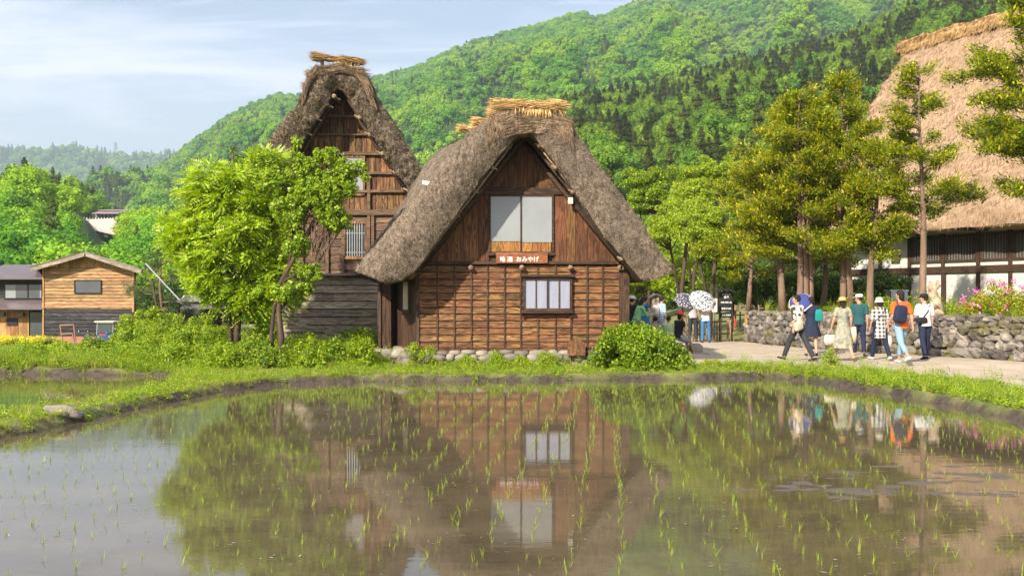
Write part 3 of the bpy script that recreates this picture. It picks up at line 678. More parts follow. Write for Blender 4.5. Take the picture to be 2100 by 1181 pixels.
# side wall, slit window, doors of the side entrance
side = one('side_boarding', M_darkV, hut, lambda mb: [mb.quadbox((xl - .02 + AX * s * 1.02, YF + s, zb), (xl - .02 + AX * (s + .30) * 1.02, YF + s + .30, zb), (xl - .02 + AX * (s + .30) * 1.02, YF + s + .30, zm), (xl - .02 + AX * s * 1.02, YF + s, zm), (-.93, -.35, 0), .03) for s in np.arange(0.06, 2.9, .32)])
sv = lambda s, z, o=0.0: (xl - .02 + AX * s * 1.02 - .93 * o, YF + s - .35 * o, z)
wf = one('side_window', M_dark, hut, lambda mb: [mb.quadbox(sv(a, z0, .05), sv(b, z0, .05), sv(b, z1, .05), sv(a, z1, .05), (-.93, -.35, 0), .06) for a, b, z0, z1 in ((.50, .62, 1.42, 2.34), (1.10, 1.22, 1.42, 2.34), (.62, 1.10, 1.42, 1.52), (.62, 1.10, 2.24, 2.34))])
mpale = basic('pale_pane', (0.62, 0.58, 0.44), None, 2, 0.5, 0.0)
one('pane', mpale, wf, lambda mb: mb.quadbox(sv(.62, 1.52, .02), sv(1.10, 1.52, .02), sv(1.10, 2.24, .02), sv(.62, 2.24, .02), (-.93, -.35, 0), .02))
def f(mb):
    vboards(mb, W(781, 0, 26.4)[0], W(803, 0, 26.4)[0], .52, lambda x: 2.52, 26.4, .15, 3)
    mb.box((W(781, 0, 26.4)[0] - .03, 26.6, 1.5), (.07, .5, 2.05))
one('porch_screen', M_darkV, hut, f)
def f(mb):
    a, b = W(804, 0, 26.5)[0], W(825, 0, 27.2)[0]; mb.quadbox((a, 26.5, .50), (b, 27.1, .50), (b, 27.1, 2.4), (a, 26.5, 2.4), (.8, -.6, 0), .05)
d_ = one('door', M_darkV, hut, f); tag(d_, 'dark sliding door standing ajar under the left eave')
# cobble footing
def f(mb):
    rg = random.Random(5)
    for row, (z, r) in enumerate(((.14, .13), (.33, .12), (.45, .08))):
        x = xw(838)
        while x < xw(1300):
            w = rg.uniform(.11, .20) * (1.25 if row == 2 else 1); rock(mb, (x + w, YF - .22 + row * .05 + rg.uniform(-.03, .03), z + rg.uniform(-.02, .02)), (w, .16, r * rg.uniform(.85, 1.1)), rg.random() * 50, (9, 6), .15); x += w * 1.85
    for k in range(75):     # pile at the left corner, stepping back under the porch
        u = rg.random(); x = xw(840) - u * .95; y = YF - .25 + u * 1.2 + rg.uniform(-.12, .1); z = rg.uniform(.08, .52 - .08 * rg.random())
        r = rg.uniform(.08, .15); rock(mb, (x, y, z), (r * 1.25, r, r * .85), k * 1.3, (9, 6), .15)
    for s in np.arange(.6, 2.8, .24):
        for z in (.12, .3, .45): r = rg.uniform(.1, .14); rock(mb, (xl - .08 + AX * s, YF + s, z), (r, r * 1.3, r * .8), rg.random() * 40, (9, 6), .15)
    for k in range(9): rock(mb, (xw(1190) + k * .16, YF - .5, .13 + rg.uniform(0, .05)), (.12, .12, .08), k + 70, (9, 6), .15)
one('stone_footing', M_stone, hut, f, True)
one('footing_core', M_bark, hut, lambda mb: (mb.box(((xl + xr) / 2 + .05, YF + .15, .22), (xr - xl + .35, .5, .5)), mb.box((xl - .6, YF + 1.3, .22), (1.0, 1.6, .46))))
# small carved panel leaning by the footing
def f(mb):
    pts = [(-.22, 0), (.22, 0), (.22, .30), (.08, .40), (0, .44), (-.08, .40), (-.22, .30)]; x0, z0 = xw(1180), zw(727)
    mb.add([(x0 + a, YF - .42 + b * .2, z0 + b) for a, b in pts] + [(x0 + a, YF - .37 + b * .2, z0 + b) for a, b in pts], [tuple(range(7)), tuple(reversed(range(7, 14)))] + [(i, i + 7, (i + 1) % 7 + 7, (i + 1) % 7) for i in range(7)])
o = one('wooden_plaque', M_hutV, None, f); tag(o, 'small wooden plaque with a pointed top leaning at the hut wall by the round bush', 'plaque')
# sign board
sg = wthing('shop_sign', 'long brown board with white brush lettering hung under the big upper window of the hut', 'sign', (0.25, YF - .14, 2.8))
one('sign_board', M_sign, sg, lambda mb: bx(mb, 1017.5, 518.5, 1122.5, 540, YF, .035, .16))
fc = bpy.data.curves.new('lettering', 'FONT'); fc.body = '地 酒  おみやげ'; fc.size = 0.150; fc.extrude = 0.003; fc.offset = 0.0045; fc.align_x = 'LEFT'; fc.align_y = 'CENTER'; fc.resolution_u = 2
fo = bpy.data.objects.new('lettering_src', fc); _link0(fo); fo.location = (0, 0, 0)
bpy.context.view_layer.update()
def text_mesh(o):
    return bpy.data.meshes.new_from_object(o.evaluated_get(bpy.context.evaluated_depsgraph_get()))
def textpart(body, size, wdt, loc, mat, parent, name='lettering', offset=0.0, rot=Matrix.Rotation(R(90), 3, 'X')):
    fc = bpy.data.curves.new('t', 'FONT'); fc.body = body; fc.size = size; fc.extrude = 0.002; fc.offset = offset; fc.align_x = 'CENTER'; fc.align_y = 'CENTER'; fc.resolution_u = 2; fc.space_line = 1.0
    o = bpy.data.objects.new('t', fc); _link0(o); bpy.context.view_layer.update(); me = text_mesh(o)
    co = np.zeros(len(me.vertices) * 3, np.float32); me.vertices.foreach_get('co', co); co = co.reshape(-1, 3)
    mid = (co.min(0) + co.max(0)) / 2; k = wdt / max(1e-6, (co[:, 0].max() - co[:, 0].min())) if wdt else 1.0
    co = (co - mid) * k; co = co @ np.array(rot).T + np.array(loc); me.vertices.foreach_set('co', co.astype(np.float32).ravel()); me.materials.clear(); me.materials.append(mat); me.update()
    bpy.data.objects.remove(o); me.name = name
    return link(bpy.data.objects.new(name, me), parent)
bpy.data.objects.remove(fo)
textpart('地 酒  おみやげ', .15, xw(1105) - xw(1025), (xw(1065), YF - .165, zw(532)), M_letter, sg, offset=0.0012)

# ================= TALL HOUSE behind, left =================
YT = 33.0
tall = wthing('tall_thatched_house', 'tall narrow thatched farmhouse with mossy roof rising behind the leafy trees', 'house', (-5.7, 33, 0.2))
O2 = (0.0, 31.9, 0.0)
outer = [(468, 424), (505, 368), (548, 300), (580, 252), (600, 222), (617, 188), (629, 160), (645, 148), (690, 142), (735, 150), (755, 172), (772, 203), (802, 247), (830, 292), (853, 328), (878, 372), (872, 385)]
inner = [(545, 428), (572, 376), (600, 322), (630, 268), (655, 234), (675, 203), (688, 182), (700, 178), (712, 192), (736, 234), (766, 280), (808, 347), (845, 400), (858, 412)]
thatch('thatch_roof', M_thatch2, O2, (1, 0, 0), (0, 1, 0), to2(outer, 31.9, O2), to2(inner, 31.9, O2), 8, tall, strands=20000, top_strands=20000, amp=0.12, sl=0.15, sw=0.014, seed=11, M=100, skew=(-.34, 1.1))
capo = [(616, 214), (620, 190), (630, 158), (642, 140), (690, 132), (740, 140), (754, 165), (762, 188), (772, 214)]
capi = [(626, 208), (630, 190), (640, 168), (652, 156), (690, 150), (730, 156), (744, 174), (752, 190), (758, 208)]
O2c = (0.0, 31.7, 0.0)
thatch('ridge_cap', M_capth, O2c, (1, 0, 0), (0, 1, 0), to2(capo, 31.7, O2c), to2(capi, 31.7, O2c), 8, tall, M=50, K=26, J=5, strands=3000, top_strands=9000, amp=0.06, sl=0.45, sw=0.018, seed=12, rnd=0.06, skew=(-.34, 1.3), tang=True)
for i, s in enumerate((0.0, 2.0, 4.0)):
    a = W(642, 116, 31.9); b = W(744, 128, 31.9)
    bundle('ridge_bundle', M_straw2, (a[0] - .28 * s, 31.9 + s, a[2] - .1 * (i > 0)), (b[0] - .28 * s, 31.9 + s, b[2] - .1 * (i > 0)), .15, 1300, tall, seed=20 + i, droop=.05, sw=.018)
def f(mb):
    for px, py in ((660, 127), (693, 131), (722, 134)): mb.tube([W(px, py, 31.9), W(px + 2, py + 10, 31.9)], .06, 7)
pieces('ridge_peg', M_dark, tall, f)
xt = lambda px: xw(px, YT); zt_ = lambda py: zw(py, YT)
def gT(x):
    A, B, C = (xt(548), zt_(437)), (xt(697), zt_(186)), (xt(868), zt_(437))
    return A[1] + (x - A[0]) * (B[1] - A[1]) / (B[0] - A[0]) if x < B[0] else B[1] + (x - B[0]) * (C[1] - B[1]) / (C[0] - B[0])
def f(mb):
    P = [(xt(575), .1), (xt(868), .1), (xt(868), zt_(437)), (xt(697), zt_(190)), (xt(560), zt_(437))]
    fr = [(x, YT + .04, z) for x, z in P]; r = [(x - .28 * 7, YT + 7, z) for x, z in P]
    mb.add(fr + r, [(0, 1, 2, 3, 4), (9, 8, 7, 6, 5)] + [(i, i + 5, (i + 1) % 5 + 5, (i + 1) % 5) for i in range(5)])
one('side_wall', M_darkV, tall, f)
def f(mb):
    for i, (a, b) in enumerate(((186, 238), (242, 276), (279, 315), (319, 354), (358, 392), (396, 434))):
        top = zt_(a); vboards(mb, xt(552), xt(866), zt_(b), lambda x: min(gT(x), top), YT, .19, 20 + i, gap=.008)
one('gable_wall', M_tallV, tall, f)
def f(mb):
    for y0, h in ((240, 5), (277, 4), (316, 6), (356, 5), (393, 5), (436, 11)):
        zc = zt_(y0); k = (zt_(186) - zc) / (zt_(186) - zt_(437)); bx(mb, 697 - 149 * k, y0 - h / 2, 697 + 171 * k, y0 + h / 2, YT, .14, .12)
    for px, a, b in ((757, 356, 565), (765, 436, 565), (704, 436, 567), (620, 436, 567), (672, 436, 567)): bx(mb, px - 3, a, px + 3, b, YT, .12, .11)
pieces('beam', M_tallH, tall, f)
def f(mb): clap(mb, xt(580), xt(868), .3, zt_(441), YT, .26, jx=lambda r: [xt(704), xt(765)], tilt=.03, seed=8)
one('clapboard_wall', M_tallH, tall, f)
def f(mb):
    pole(mb, (697, 184), (868, 442), YT - .25, .09); pole(mb, (697, 184), (548, 440), YT - .25, .09); pole(mb, (698, 180), (866, 425), YT - .7, .07); pole(mb, (698, 180), (556, 425), YT - .7, .07)
    pole(mb, (697, 196), (622, 312), YT - .5, .035)
pieces('gable_rafter', M_dark, tall, f, True)
def f(mb):
    for px, py in ((687, 200), (672, 216), (648, 243), (628, 272), (740, 243), (761, 278), (786, 317), (812, 355), (840, 392)):
        a = Vector(W(px, py, 32.1)); mb.tube([a + Vector((0, .9, 0)), a, a + Vector((0, -.2, 0))], .075, 8); mb.tube([a + Vector((-.2, -.1, .08)), a + Vector((.2, -.1, -.1))], .03, 6)
pieces('purlin_end', M_log, tall, f, True)
w = one('window', M_tallV, tall, lambda mb: [bx(mb, *a, YT, .1, .08) for a in ((704, 320, 708, 400), (745, 320, 749, 400), (708, 320, 745, 324), (708, 398, 745, 402))]); tag(w, 'white papered gable window')
one('pane', M_paper, w, lambda mb: bx(mb, 708, 324, 745, 398, YT, .02, .05))
w = one('window', M_tallV, tall, lambda mb: [bx(mb, *a, YT, .12, .10) for a in ((705, 455, 709, 528), (749, 455, 754, 528), (709, 455, 749, 459), (702, 526, 757, 532))]); tag(w, 'dark lower window behind pale bars')
one('pane', M_glassd, w, lambda mb: bx(mb, 709, 459, 749, 526, YT, .02, .04))
one('window_bars', M_metal, w, lambda mb: [bx(mb, px - .8, 459, px + .8, 526, YT, .02, .08) for px in range(713, 748, 5)] + [bx(mb, 709, y, 749, y + 1.5, YT, .02, .07) for y in (478, 517)])
# weathered boarded annex in front of it
YA = 31.0
an = wthing('boarded_annex', 'long low annex of grey weathered boards in front of the tall farmhouse', 'shed', (-5.6, 31, 0.3))
one('board_wall', M_grey, an, lambda mb: clap(mb, xw(572, YA), xw(779, YA), .30, zw(568, YA), YA, .245, jx=lambda r: [r.uniform(xw(600, YA), xw(760, YA))], tilt=.035, seed=4))
one('shed_body', M_darkV, an, lambda mb: mb.box(((xw(574, YA) + xw(777, YA)) / 2, YA + .9, 1.3), (xw(777, YA) - xw(574, YA), 1.7, 2.35)))
one('roof', M_grey, an, lambda mb: mb.box(((xw(566, YA) + xw(783, YA)) / 2, YA + .85, zw(565, YA) + .03), (xw(783, YA) - xw(566, YA), 2.0, .07)))
one('downpipe', M_metal, an, lambda mb: mb.tube([W(777, 616, YA - .1), W(777, 668, YA - .1)], .05, 8))
o = one('leaning_board', M_grey, None, lambda mb: mb.quadbox(W(573, 652, YA - .3), W(738, 694, YA - .7), W(737, 700, YA - .7), W(573, 658, YA - .3), (0, 1, 0), -.03)); tag(o, 'long thin grey board leaning slantwise against the weathered annex wall', 'board')
# ================= BIG THATCHED HOUSE on the terrace, right =================
E = np.array([13.6, 47.0]); dv = np.array([.480, -.877]); nv_ = np.array([.877, .480])
big = wthing('big_thatched_house', 'huge farmhouse with sunlit pale thatch and white plaster walls on the terrace', 'house', (18, 44, 1.4))
def roofpt(t, s, z): p = E + dv * t + nv_ * s; return (p[0], p[1], z)
sec_o = [(-.05, 4.62), (0.0, 4.95), (2.0, 8.15), (4.0, 11.3), (5.6, 13.75), (6.1, 14.15), (6.6, 13.75), (8.2, 11.3), (12.2, 4.95), (12.25, 4.6)]
sec_i = [(.55, 4.45), (.8, 4.6), (2.4, 7.2), (4.2, 10.1), (5.8, 12.6), (6.1, 12.8), (6.4, 12.6), (8.0, 10.1), (11.4, 4.6), (11.7, 4.45)]
thatch('thatch_roof', M_thatch3, (E[0], E[1], 0), (nv_[0], nv_[1], 0), (dv[0], dv[1], 0), sec_o, sec_i, 22, big, M=110, K=60, J=7, strands=9000, top_strands=75000, amp=.17, sl=.24, sw=.016, seed=31, rnd=.12, slant=.13)
co_ = [(4.85, 12.75), (5.4, 13.8), (6.1, 14.45), (6.8, 13.8), (7.35, 12.75)]; ci_ = [(5.0, 12.7), (5.6, 13.5), (6.1, 14.0), (6.6, 13.5), (7.2, 12.7)]
P0 = E + dv * .95
thatch('ridge_cap', M_straw2, (P0[0], P0[1], 0), (nv_[0], nv_[1], 0), (dv[0], dv[1], 0), [(5.55, 13.85), (5.7, 14.3), (6.1, 14.6), (6.5, 14.3), (6.7, 13.8)], [(5.7, 13.8), (5.8, 14.1), (6.1, 14.3), (6.4, 14.1), (6.6, 13.8)], 18, big, M=30, K=40, J=4, strands=800, top_strands=9000, amp=.16, sl=.35, sw=.03, seed=33, rnd=.05)
WO = E + nv_ * 1.35
def onw(px):
    u = (px - PX0) / F; return (WO[1] * u - WO[0]) / (.48 + .877 * u)
def wz(px, py): t = onw(px); Y = WO[1] - .877 * t; return HC + (HY - py) / F * Y
def wbox(mb, t0, t1, z0, z1, off=0.0, th=.1):
    a, b = WO + dv * t0 - nv_ * off, WO + dv * t1 - nv_ * off
    mb.quadbox((a[0], a[1], z0), (b[0], b[1], z0), (b[0], b[1], z1), (a[0], a[1], z1), (-nv_[0], -nv_[1], 0), th)
tl, tr = onw(1741), 21.5; zbeam = 3.02; zeave = 4.75; zbase = 1.30
one('plaster_wall', M_white, big, lambda mb: (wbox(mb, 1.2, tr, zbase, zeave, 0, .12), mb.box((0, 0, -50), (.01, .01, .01)) if 0 else None))
def f(mb):
    a, b = WO + dv * 1.2, WO + dv * tr; n = nv_ * 9.2
    mb.quadbox((a[0] + n[0], a[1] + n[1], zbase), (a[0], a[1], zbase), (a[0], a[1], zeave), (a[0] + n[0], a[1] + n[1], zeave), (-dv[0], -dv[1], 0), .12)
    g0 = E + dv * 1.25; c = lambda s, z: (g0[0] + nv_[0] * s, g0[1] + nv_[1] * s, z)
    mb.add([c(.8, 4.6), c(11.4, 4.6), c(6.1, 12.7)], [(0, 1, 2)])
one('gable_wall', M_darkV, big, f)
posts = [onw(p) for p in (1806, 1866, 1935, 2007, 2073)]; posts += [posts[-1] + 1.9 * k for k in (1, 2, 3)]; posts = [posts[0] - 2, posts[0] - 4] + posts
pieces('post', M_darkV, big, lambda mb: [wbox(mb, t - .08, t + .08, zbase, zeave, .06, .10) for t in posts])
pieces('beam', M_dark, big, lambda mb: (wbox(mb, 1.2, tr, zbeam - .16, zbeam + .12, .09, .12), wbox(mb, 1.2, tr, zeave - .25, zeave - .05, .09, .1), wbox(mb, 1.2, tr, zbase, zbase + .15, .09, .1), wbox(mb, onw(1935), onw(1941), zbase, zbeam, .07, .1)))
for i in range(3, 7):
    a, b = posts[i] + .1, posts[i + 1] - .1
    w = one('window', M_dark, big, lambda mb: (wbox(mb, a, b, 3.30, 3.40, .05, .1), wbox(mb, a, b, 4.35, 4.45, .05, .1), wbox(mb, a, a + .08, 3.40, 4.35, .05, .1), wbox(mb, b - .08, b, 3.40, 4.35, .05, .1)))
    one('pane', basic('slat_backing', (.16, .15, .14), None, 2, .6, 0) if i == 3 else bpy.data.materials['slat_backing'], w, lambda mb: wbox(mb, a + .08, b - .08, 3.4, 4.35, .02, .03))
    one('slats', M_dark, w, lambda mb: [wbox(mb, t, t + .035, 3.4, 4.35, .05, .03) for t in np.arange(a + .12, b - .1, .13)])
a = onw(1838); w = one('window', M_dark, big, lambda mb: (wbox(mb, a - .22, a + .22, 3.35, 3.40, .05, .08), wbox(mb, a - .22, a + .22, 3.80, 3.85, .05, .08), wbox(mb, a - .22, a - .17, 3.4, 3.8, .05, .08), wbox(mb, a + .17, a + .22, 3.4, 3.8, .05, .08))); one('pane', M_glassd, w, lambda mb: wbox(mb, a - .17, a + .17, 3.4, 3.8, .02, .03))
for px in (1880, 1960):
    a = onw(px); one('lower_door', M_dark, big, lambda mb: wbox(mb, a - .6, a - .54, zbase + .15, zbeam - .16, .04, .08))
# ================= terrace stone wall =================
sw_ = wthing('stone_wall', 'low retaining wall of rough mossy fieldstones along the far side of the path', 'stone wall', (12, 28, 0))
m, T = newmat('mossy_stone'); v = geo(T).outputs['Position']; isl = geo(T).outputs['Random Per Island']
c = mixc(T, maprange(T, noise(T, v, 5, 6, .65), .36, .64), (.25, .215, .18), (.080, .07, .06)); c = node(T, 'ShaderNodeHueSaturation', {'Color': c, 'Value': maprange(T, isl, 0, 1, .45, 1.5)}).outputs[0]
c = mixc(T, maprange(T, noise(T, v, 1.3, 5, .7), .52, .66, 0, .75), c, (.13, .115, .025))
finish(T, node(T, 'ShaderNodeBsdfPrincipled', {'Base Color': c, 'Roughness': .95, 'Normal': bump(T, noise(T, v, 12, 6, .7), 1.0, .04)}).outputs[0])
def f(mb):
    rg = random.Random(9); P = resample(WL, 400); s = np.r_[0, np.cumsum(np.hypot(*np.diff(P, axis=0).T))]
    z = 0.0; row = 0
    hs = [.30, .24, .22, .2, .19, .17]
    for row, h in enumerate(hs):
        t = rg.uniform(0, .2)
        while t < s[-1] - 1:
            w = rg.uniform(.20, .52) * (1.3 if row == 0 else 1) * (1.0 if row < 3 else .8); i = min(np.searchsorted(s, t + w / 2), 398); p = P[i]; d = P[i + 1] - p; d = d / np.linalg.norm(d); n = np.array([-d[1], d[0]]); n = n if n[0] > 0 else -n
            back = .10 + z * .12 + rg.uniform(-.03, .05); c = p + n * (back + .08)
            b = len(mb.v); hh = h * rg.uniform(.8, 1.25); rock(mb, (0, 0, 0), (w * .54, .2, hh * .56), rg.random() * 90, (10, 7), .45)
            tl_ = rg.uniform(-.7, .45) if row in (1, 2, 3) else rg.uniform(-.12, .12)
            for q in range(b, len(mb.v)):
                x, y, zz0 = mb.v[q]; x, zz0 = x * math.cos(tl_) - zz0 * math.sin(tl_), x * math.sin(tl_) + zz0 * math.cos(tl_)
                mb.v[q] = (c[0] + d[0] * x + n[0] * y, c[1] + d[1] * x + n[1] * y, .18 + z + hh / 2 + zz0)
            t += w * .95
        z += h * .86
one('stones', m, sw_, f)
def f(mb):
    for a, b in zip(WL[:-1], WL[1:]):
        a, b = np.array(a), np.array(b); d = b - a; n = np.array([-d[1], d[0]]) / np.linalg.norm(d); n = n if n[0] > 0 else -n; a = a + n * .17; b = b + n * .17
        A2, B2 = a + n * .12, b + n * .12
        mb.quadbox((a[0], a[1], 0), (b[0], b[1], 0), (B2[0], B2[1], 1.30), (A2[0], A2[1], 1.30), (-n[0], -n[1], .1), .25)
one('wall_core', M_bark, sw_, f)
# ================= left: barn and neighbour house =================
YB = 60.0
barn = wthing('plank_barn', 'two-storey barn with pale orange planks above and charred black planks below', 'barn', (-25.5, 60, -1))
xb = lambda p: xw(p, YB); zb_ = lambda p: zw(p, YB)
one('upper_wall', M_orange, barn, lambda mb: (clap(mb, xb(90), xb(273), zb_(633), zb_(549), YB, .20, jx=lambda r: [r.uniform(xb(130), xb(240))], tilt=.05, seed=6, t=.03),))
one('gable_wall', M_orangeV, barn, lambda mb: vboards(mb, xb(90), xb(273), zb_(549), lambda x: min(zb_(524) - abs(x - xb(176)) * .30, zb_(526)), YB, .22, 9))
one('lower_wall', M_charH, barn, lambda mb: clap(mb, xb(92), xb(273), zb_(692), zb_(633), YB, .22, jx=lambda r: [r.uniform(xb(130), xb(240))], tilt=.06, seed=7, t=.03))
one('footing', basic('red_concrete', (.42, .20, .12), (.33, .15, .09), 1, .9, .2), barn, lambda mb: bx(mb, 94, 690, 275, 712, YB, .3, .06))
def f(mb):
    P = [(xb(91), zb_(706)), (xb(275), zb_(706)), (xb(275), zb_(550)), (xb(176), zb_(524)), (xb(91), zb_(550))]
    fr = [(x, YB + .03, z) for x, z in P]; r = [(x - 2.15, YB + 6, z) for x, z in P]
    mb.add(fr + r, [(0, 1, 2, 3, 4), (9, 8, 7, 6, 5)] + [(i, i + 5, (i + 1) % 5 + 5, (i + 1) % 5) for i in range(5)])
one('side_wall', M_charH, barn, f)
pieces('corner_board', M_orangeV, barn, lambda mb: (bx(mb, 88, 549, 91, 700, YB, .15, .08), bx(mb, 272, 549, 275, 640, YB, .15, .08)))
def rf(mb, pk, l, r, Y0, dep, th, sx=.2, up=0.0):
    A, B, C = [Vector(W(*p, Y0)) for p in (l, pk, r)]
    for a, b in ((A, B), (B, C)):
        bk = Vector((sx * dep, dep, 0)); n = (b - a).cross(bk).normalized(); n = n if n.z > 0 else -n
        mb.quadbox(a, b, b + bk, a + bk, n, th)
one('roof', M_iron, barn, lambda mb: rf(mb, (174, 515), (61, 547), (291, 552), YB - .8, 7, .08, -.355))
one('bargeboard', M_grey, barn, lambda mb: rf(mb, (174, 518), (62, 550), (290, 555), YB - .82, .08, .2, 0))
w = one('window', M_black, barn, lambda mb: [bx(mb, *a, YB, .1, .10) for a in ((153, 574, 155, 602), (207, 574, 209, 602), (155, 574, 207, 576), (155, 600, 207, 602))]); one('pane', M_glassd, w, lambda mb: bx(mb, 155, 576, 207, 600, YB, .03, .06))
# neighbour
YN = 61.0
nb = wthing('neighbour_house', 'brown metal-roofed two-storey house at the left edge, joined to the plank barn', 'house', (-31, 62, -1))
mwall = M_orangeV
one('upper_wall', M_charH, nb, lambda mb: bx(mb, -60, 565, 88, 612, YN, 4, 0))
one('lower_wall', M_orangeV, nb, lambda mb: vboards(mb, xw(-60, YN), xw(60, YN), zw(692, YN), lambda x: zw(636, YN), YN - .05, .32, 12))
one('shed_body', M_charH, nb, lambda mb: bx(mb, -60, 635, 92, 700, YN, 4, -.01))
def slope(mb, x0, x1, y0, y1, Y0, Y1, th=.08):
    A = Vector(W(x0, y1, Y0)); B = Vector(W(x1, y1, Y0)); z1 = zw(y0, Y0); mb.quadbox(A, B, (B.x, Y1, z1), (A.x, Y1, z1), (0, -.5, .8), th)
one('upper_roof', M_iron, nb, lambda mb: (slope(mb, -60, 90, 538, 569, YN - .9, YN + 3), bx(mb, -60, 569, 89, 573, YN - .9, .1, 0)))
one('lower_roof', M_iron, nb, lambda mb: (slope(mb, -60, 91, 613, 632, YN - 1.1, YN + .1), bx(mb, -60, 632, 91, 635, YN - 1.1, .1, 0)))
one('door', M_glassd, nb, lambda mb: bx(mb, 62, 640, 91, 692, YN - .05, .1, .02))
one('footing', M_pink, nb, lambda mb: bx(mb, -60, 692, 92, 708, YN, .3, .1))
w = one('window', M_black, nb, lambda mb: [bx(mb, *a, YN, .1, .09) for a in ((9, 582, 11, 613), (86, 582, 88, 613), (11, 582, 86, 584), (11, 611, 86, 613), (57, 584, 59, 611))])
one('pane', M_glassd, w, lambda mb: bx(mb, 33, 584, 82, 611, YN, .03, .05)); one('curtain', M_paper, w, lambda mb: (bx(mb, 11, 584, 32.8, 611, YN, .03, .05), bx(mb, 82.2, 584, 86, 611, YN, .03, .05)))
w = one('window', M_black, nb, lambda mb: bx(mb, 15, 652, 37, 667, YN, .1, .12)); one('window', M_glassd, nb, lambda mb: (bx(mb, 0, 641, 13, 648, YN, .3, .35), bx(mb, 40, 641, 52, 648, YN, .3, .35)))
# second neighbour roof with carport, seen between the trees
YC = 62.0
cp = wthing('carport', 'dark open carport with a brown metal roof behind the leafy tree', 'carport', (-19, 63, -1))
one('roof', M_iron, cp, lambda mb: (slope(mb, 355, 470, 598, 618, YC - 1, YC + 3), slope(mb, 368, 480, 618, 632, YC - 2.2, YC)))
one('back_wall', M_charH, cp, lambda mb: bx(mb, 362, 630, 470, 700, YC + 2, .2))
pieces('post', M_darkV, cp, lambda mb: [bx(mb, p, 630, p + 4, 700, YC - 1.8, .15) for p in (370, 410, 455)])
# hillside lodge and its gridded retaining wall
YH = 300.0
lg = wthing('hillside_lodge', 'long lodge with a pale mauve roof high on the wooded slope', 'building', W(215, 452, YH))
one('roof', basic('mauve_roof', (.40, .30, .32), (.34, .25, .27), .2, .6, .1), lg, lambda mb: (slope(mb, 187, 243, 429, 437, YH - 3, YH + 4, .3), slope(mb, 200, 270, 427, 431, YH + 1, YH + 6, .3)))
one('wall', M_charH, lg, lambda mb: bx(mb, 190, 437, 268, 450, YH, 8)); one('window', M_paper, lg, lambda mb: [bx(mb, p, 440, p + 4, 446, YH, .2, .15) for p in range(196, 240, 8)])
one('railing', M_white, lg, lambda mb: [bx(mb, p, 446, p + 1.6, 449, YH - 2, .2) for p in range(165, 240, 6)])
rw = one('retaining_wall', None, None, lambda mb: (mb.add([W(160, 450, YH - 5), W(238, 448, YH - 5), W(247, 483, YH - 14), W(160, 462, YH - 12), W(160, 450, YH + 3), W(238, 448, YH + 3), W(247, 483, YH), W(160, 462, YH)], [(0, 3, 2, 1), (4, 5, 6, 7), (0, 1, 5, 4), (1, 2, 6, 5), (2, 3, 7, 6), (3, 0, 4, 7)]))) if 0 else None
m, T = newmat('gridded_concrete'); v = geo(T).outputs['Position']; br = node(T, 'ShaderNodeTexBrick', {'Vector': mapping(T, v, (1, 1, 1), (R(90), 0, 0)), 'Color1': rgba((.62, .50, .42)), 'Color2': rgba((.55, .43, .36)), 'Mortar': rgba((.34, .27, .23)), 'Scale': .8, 'Mortar Size': .035}); br.offset = 0
finish(T, node(T, 'ShaderNodeBsdfPrincipled', {'Base Color': br.outputs[0], 'Roughness': .9}).outputs[0])
mb = MB(); mb.add([W(160, 450, YH - 5), W(238, 448, YH - 5), W(247, 485, YH - 14), W(158, 464, YH - 12), W(160, 450, YH + 3), W(238, 448, YH + 3), W(247, 485, YH), W(158, 464, YH)], [(0, 3, 2, 1), (4, 5, 6, 7), (0, 1, 5, 4), (1, 2, 6, 5), (2, 3, 7, 6), (3, 0, 4, 7)])
tag(mb.build('retaining_wall', m), 'pinkish gridded concrete retaining wall below the lodge on the slope', 'retaining wall')
for i, (a, b) in enumerate(((81, 94), (101, 116))):
    o = one('parked_bus', M_white, None, lambda mb: (bx(mb, a, 443, b, 446.4, YH, 2.5), [bx(mb, a + 2 + k * 3, 444, a + 4 + k * 3, 445.3, YH, .1, .06) for k in range(3)])); tag(o, ('left' if i == 0 else 'right') + ' one of two small white vehicles on the road left of the lodge', 'bus', 'white vehicles on the hill road')
# far thatched gable in the trees
YG = 95.0
fg = wthing('distant_hut', 'tip of a distant thatched hut among the trees right of the main hut', 'hut', W(1398, 390, YG))
sec = to2([(1376, 384), (1380, 374), (1398, 368), (1414, 378), (1420, 392)], YG, (0, 0, 0)); seci = to2([(1381, 388), (1384, 381), (1398, 377), (1409, 384), (1414, 394)], YG, (0, 0, 0))
thatch('thatch_roof', M_thatch3, (0, YG, 0), (1, 0, 0), (.5, 1, 0), sec, seci, 6, fg, M=24, K=8, J=4, strands=600, top_strands=1200, amp=.1, sl=.4, sw=.05, seed=40, rnd=.1)
one('gable_wall', M_darkV, fg, lambda mb: mb.add([W(1382, 405, YG + .8), W(1416, 405, YG + .8), W(1412, 388, YG + .8), W(1398, 377, YG + .8), W(1384, 386, YG + .8)], [(0, 1, 2, 3, 4)]))
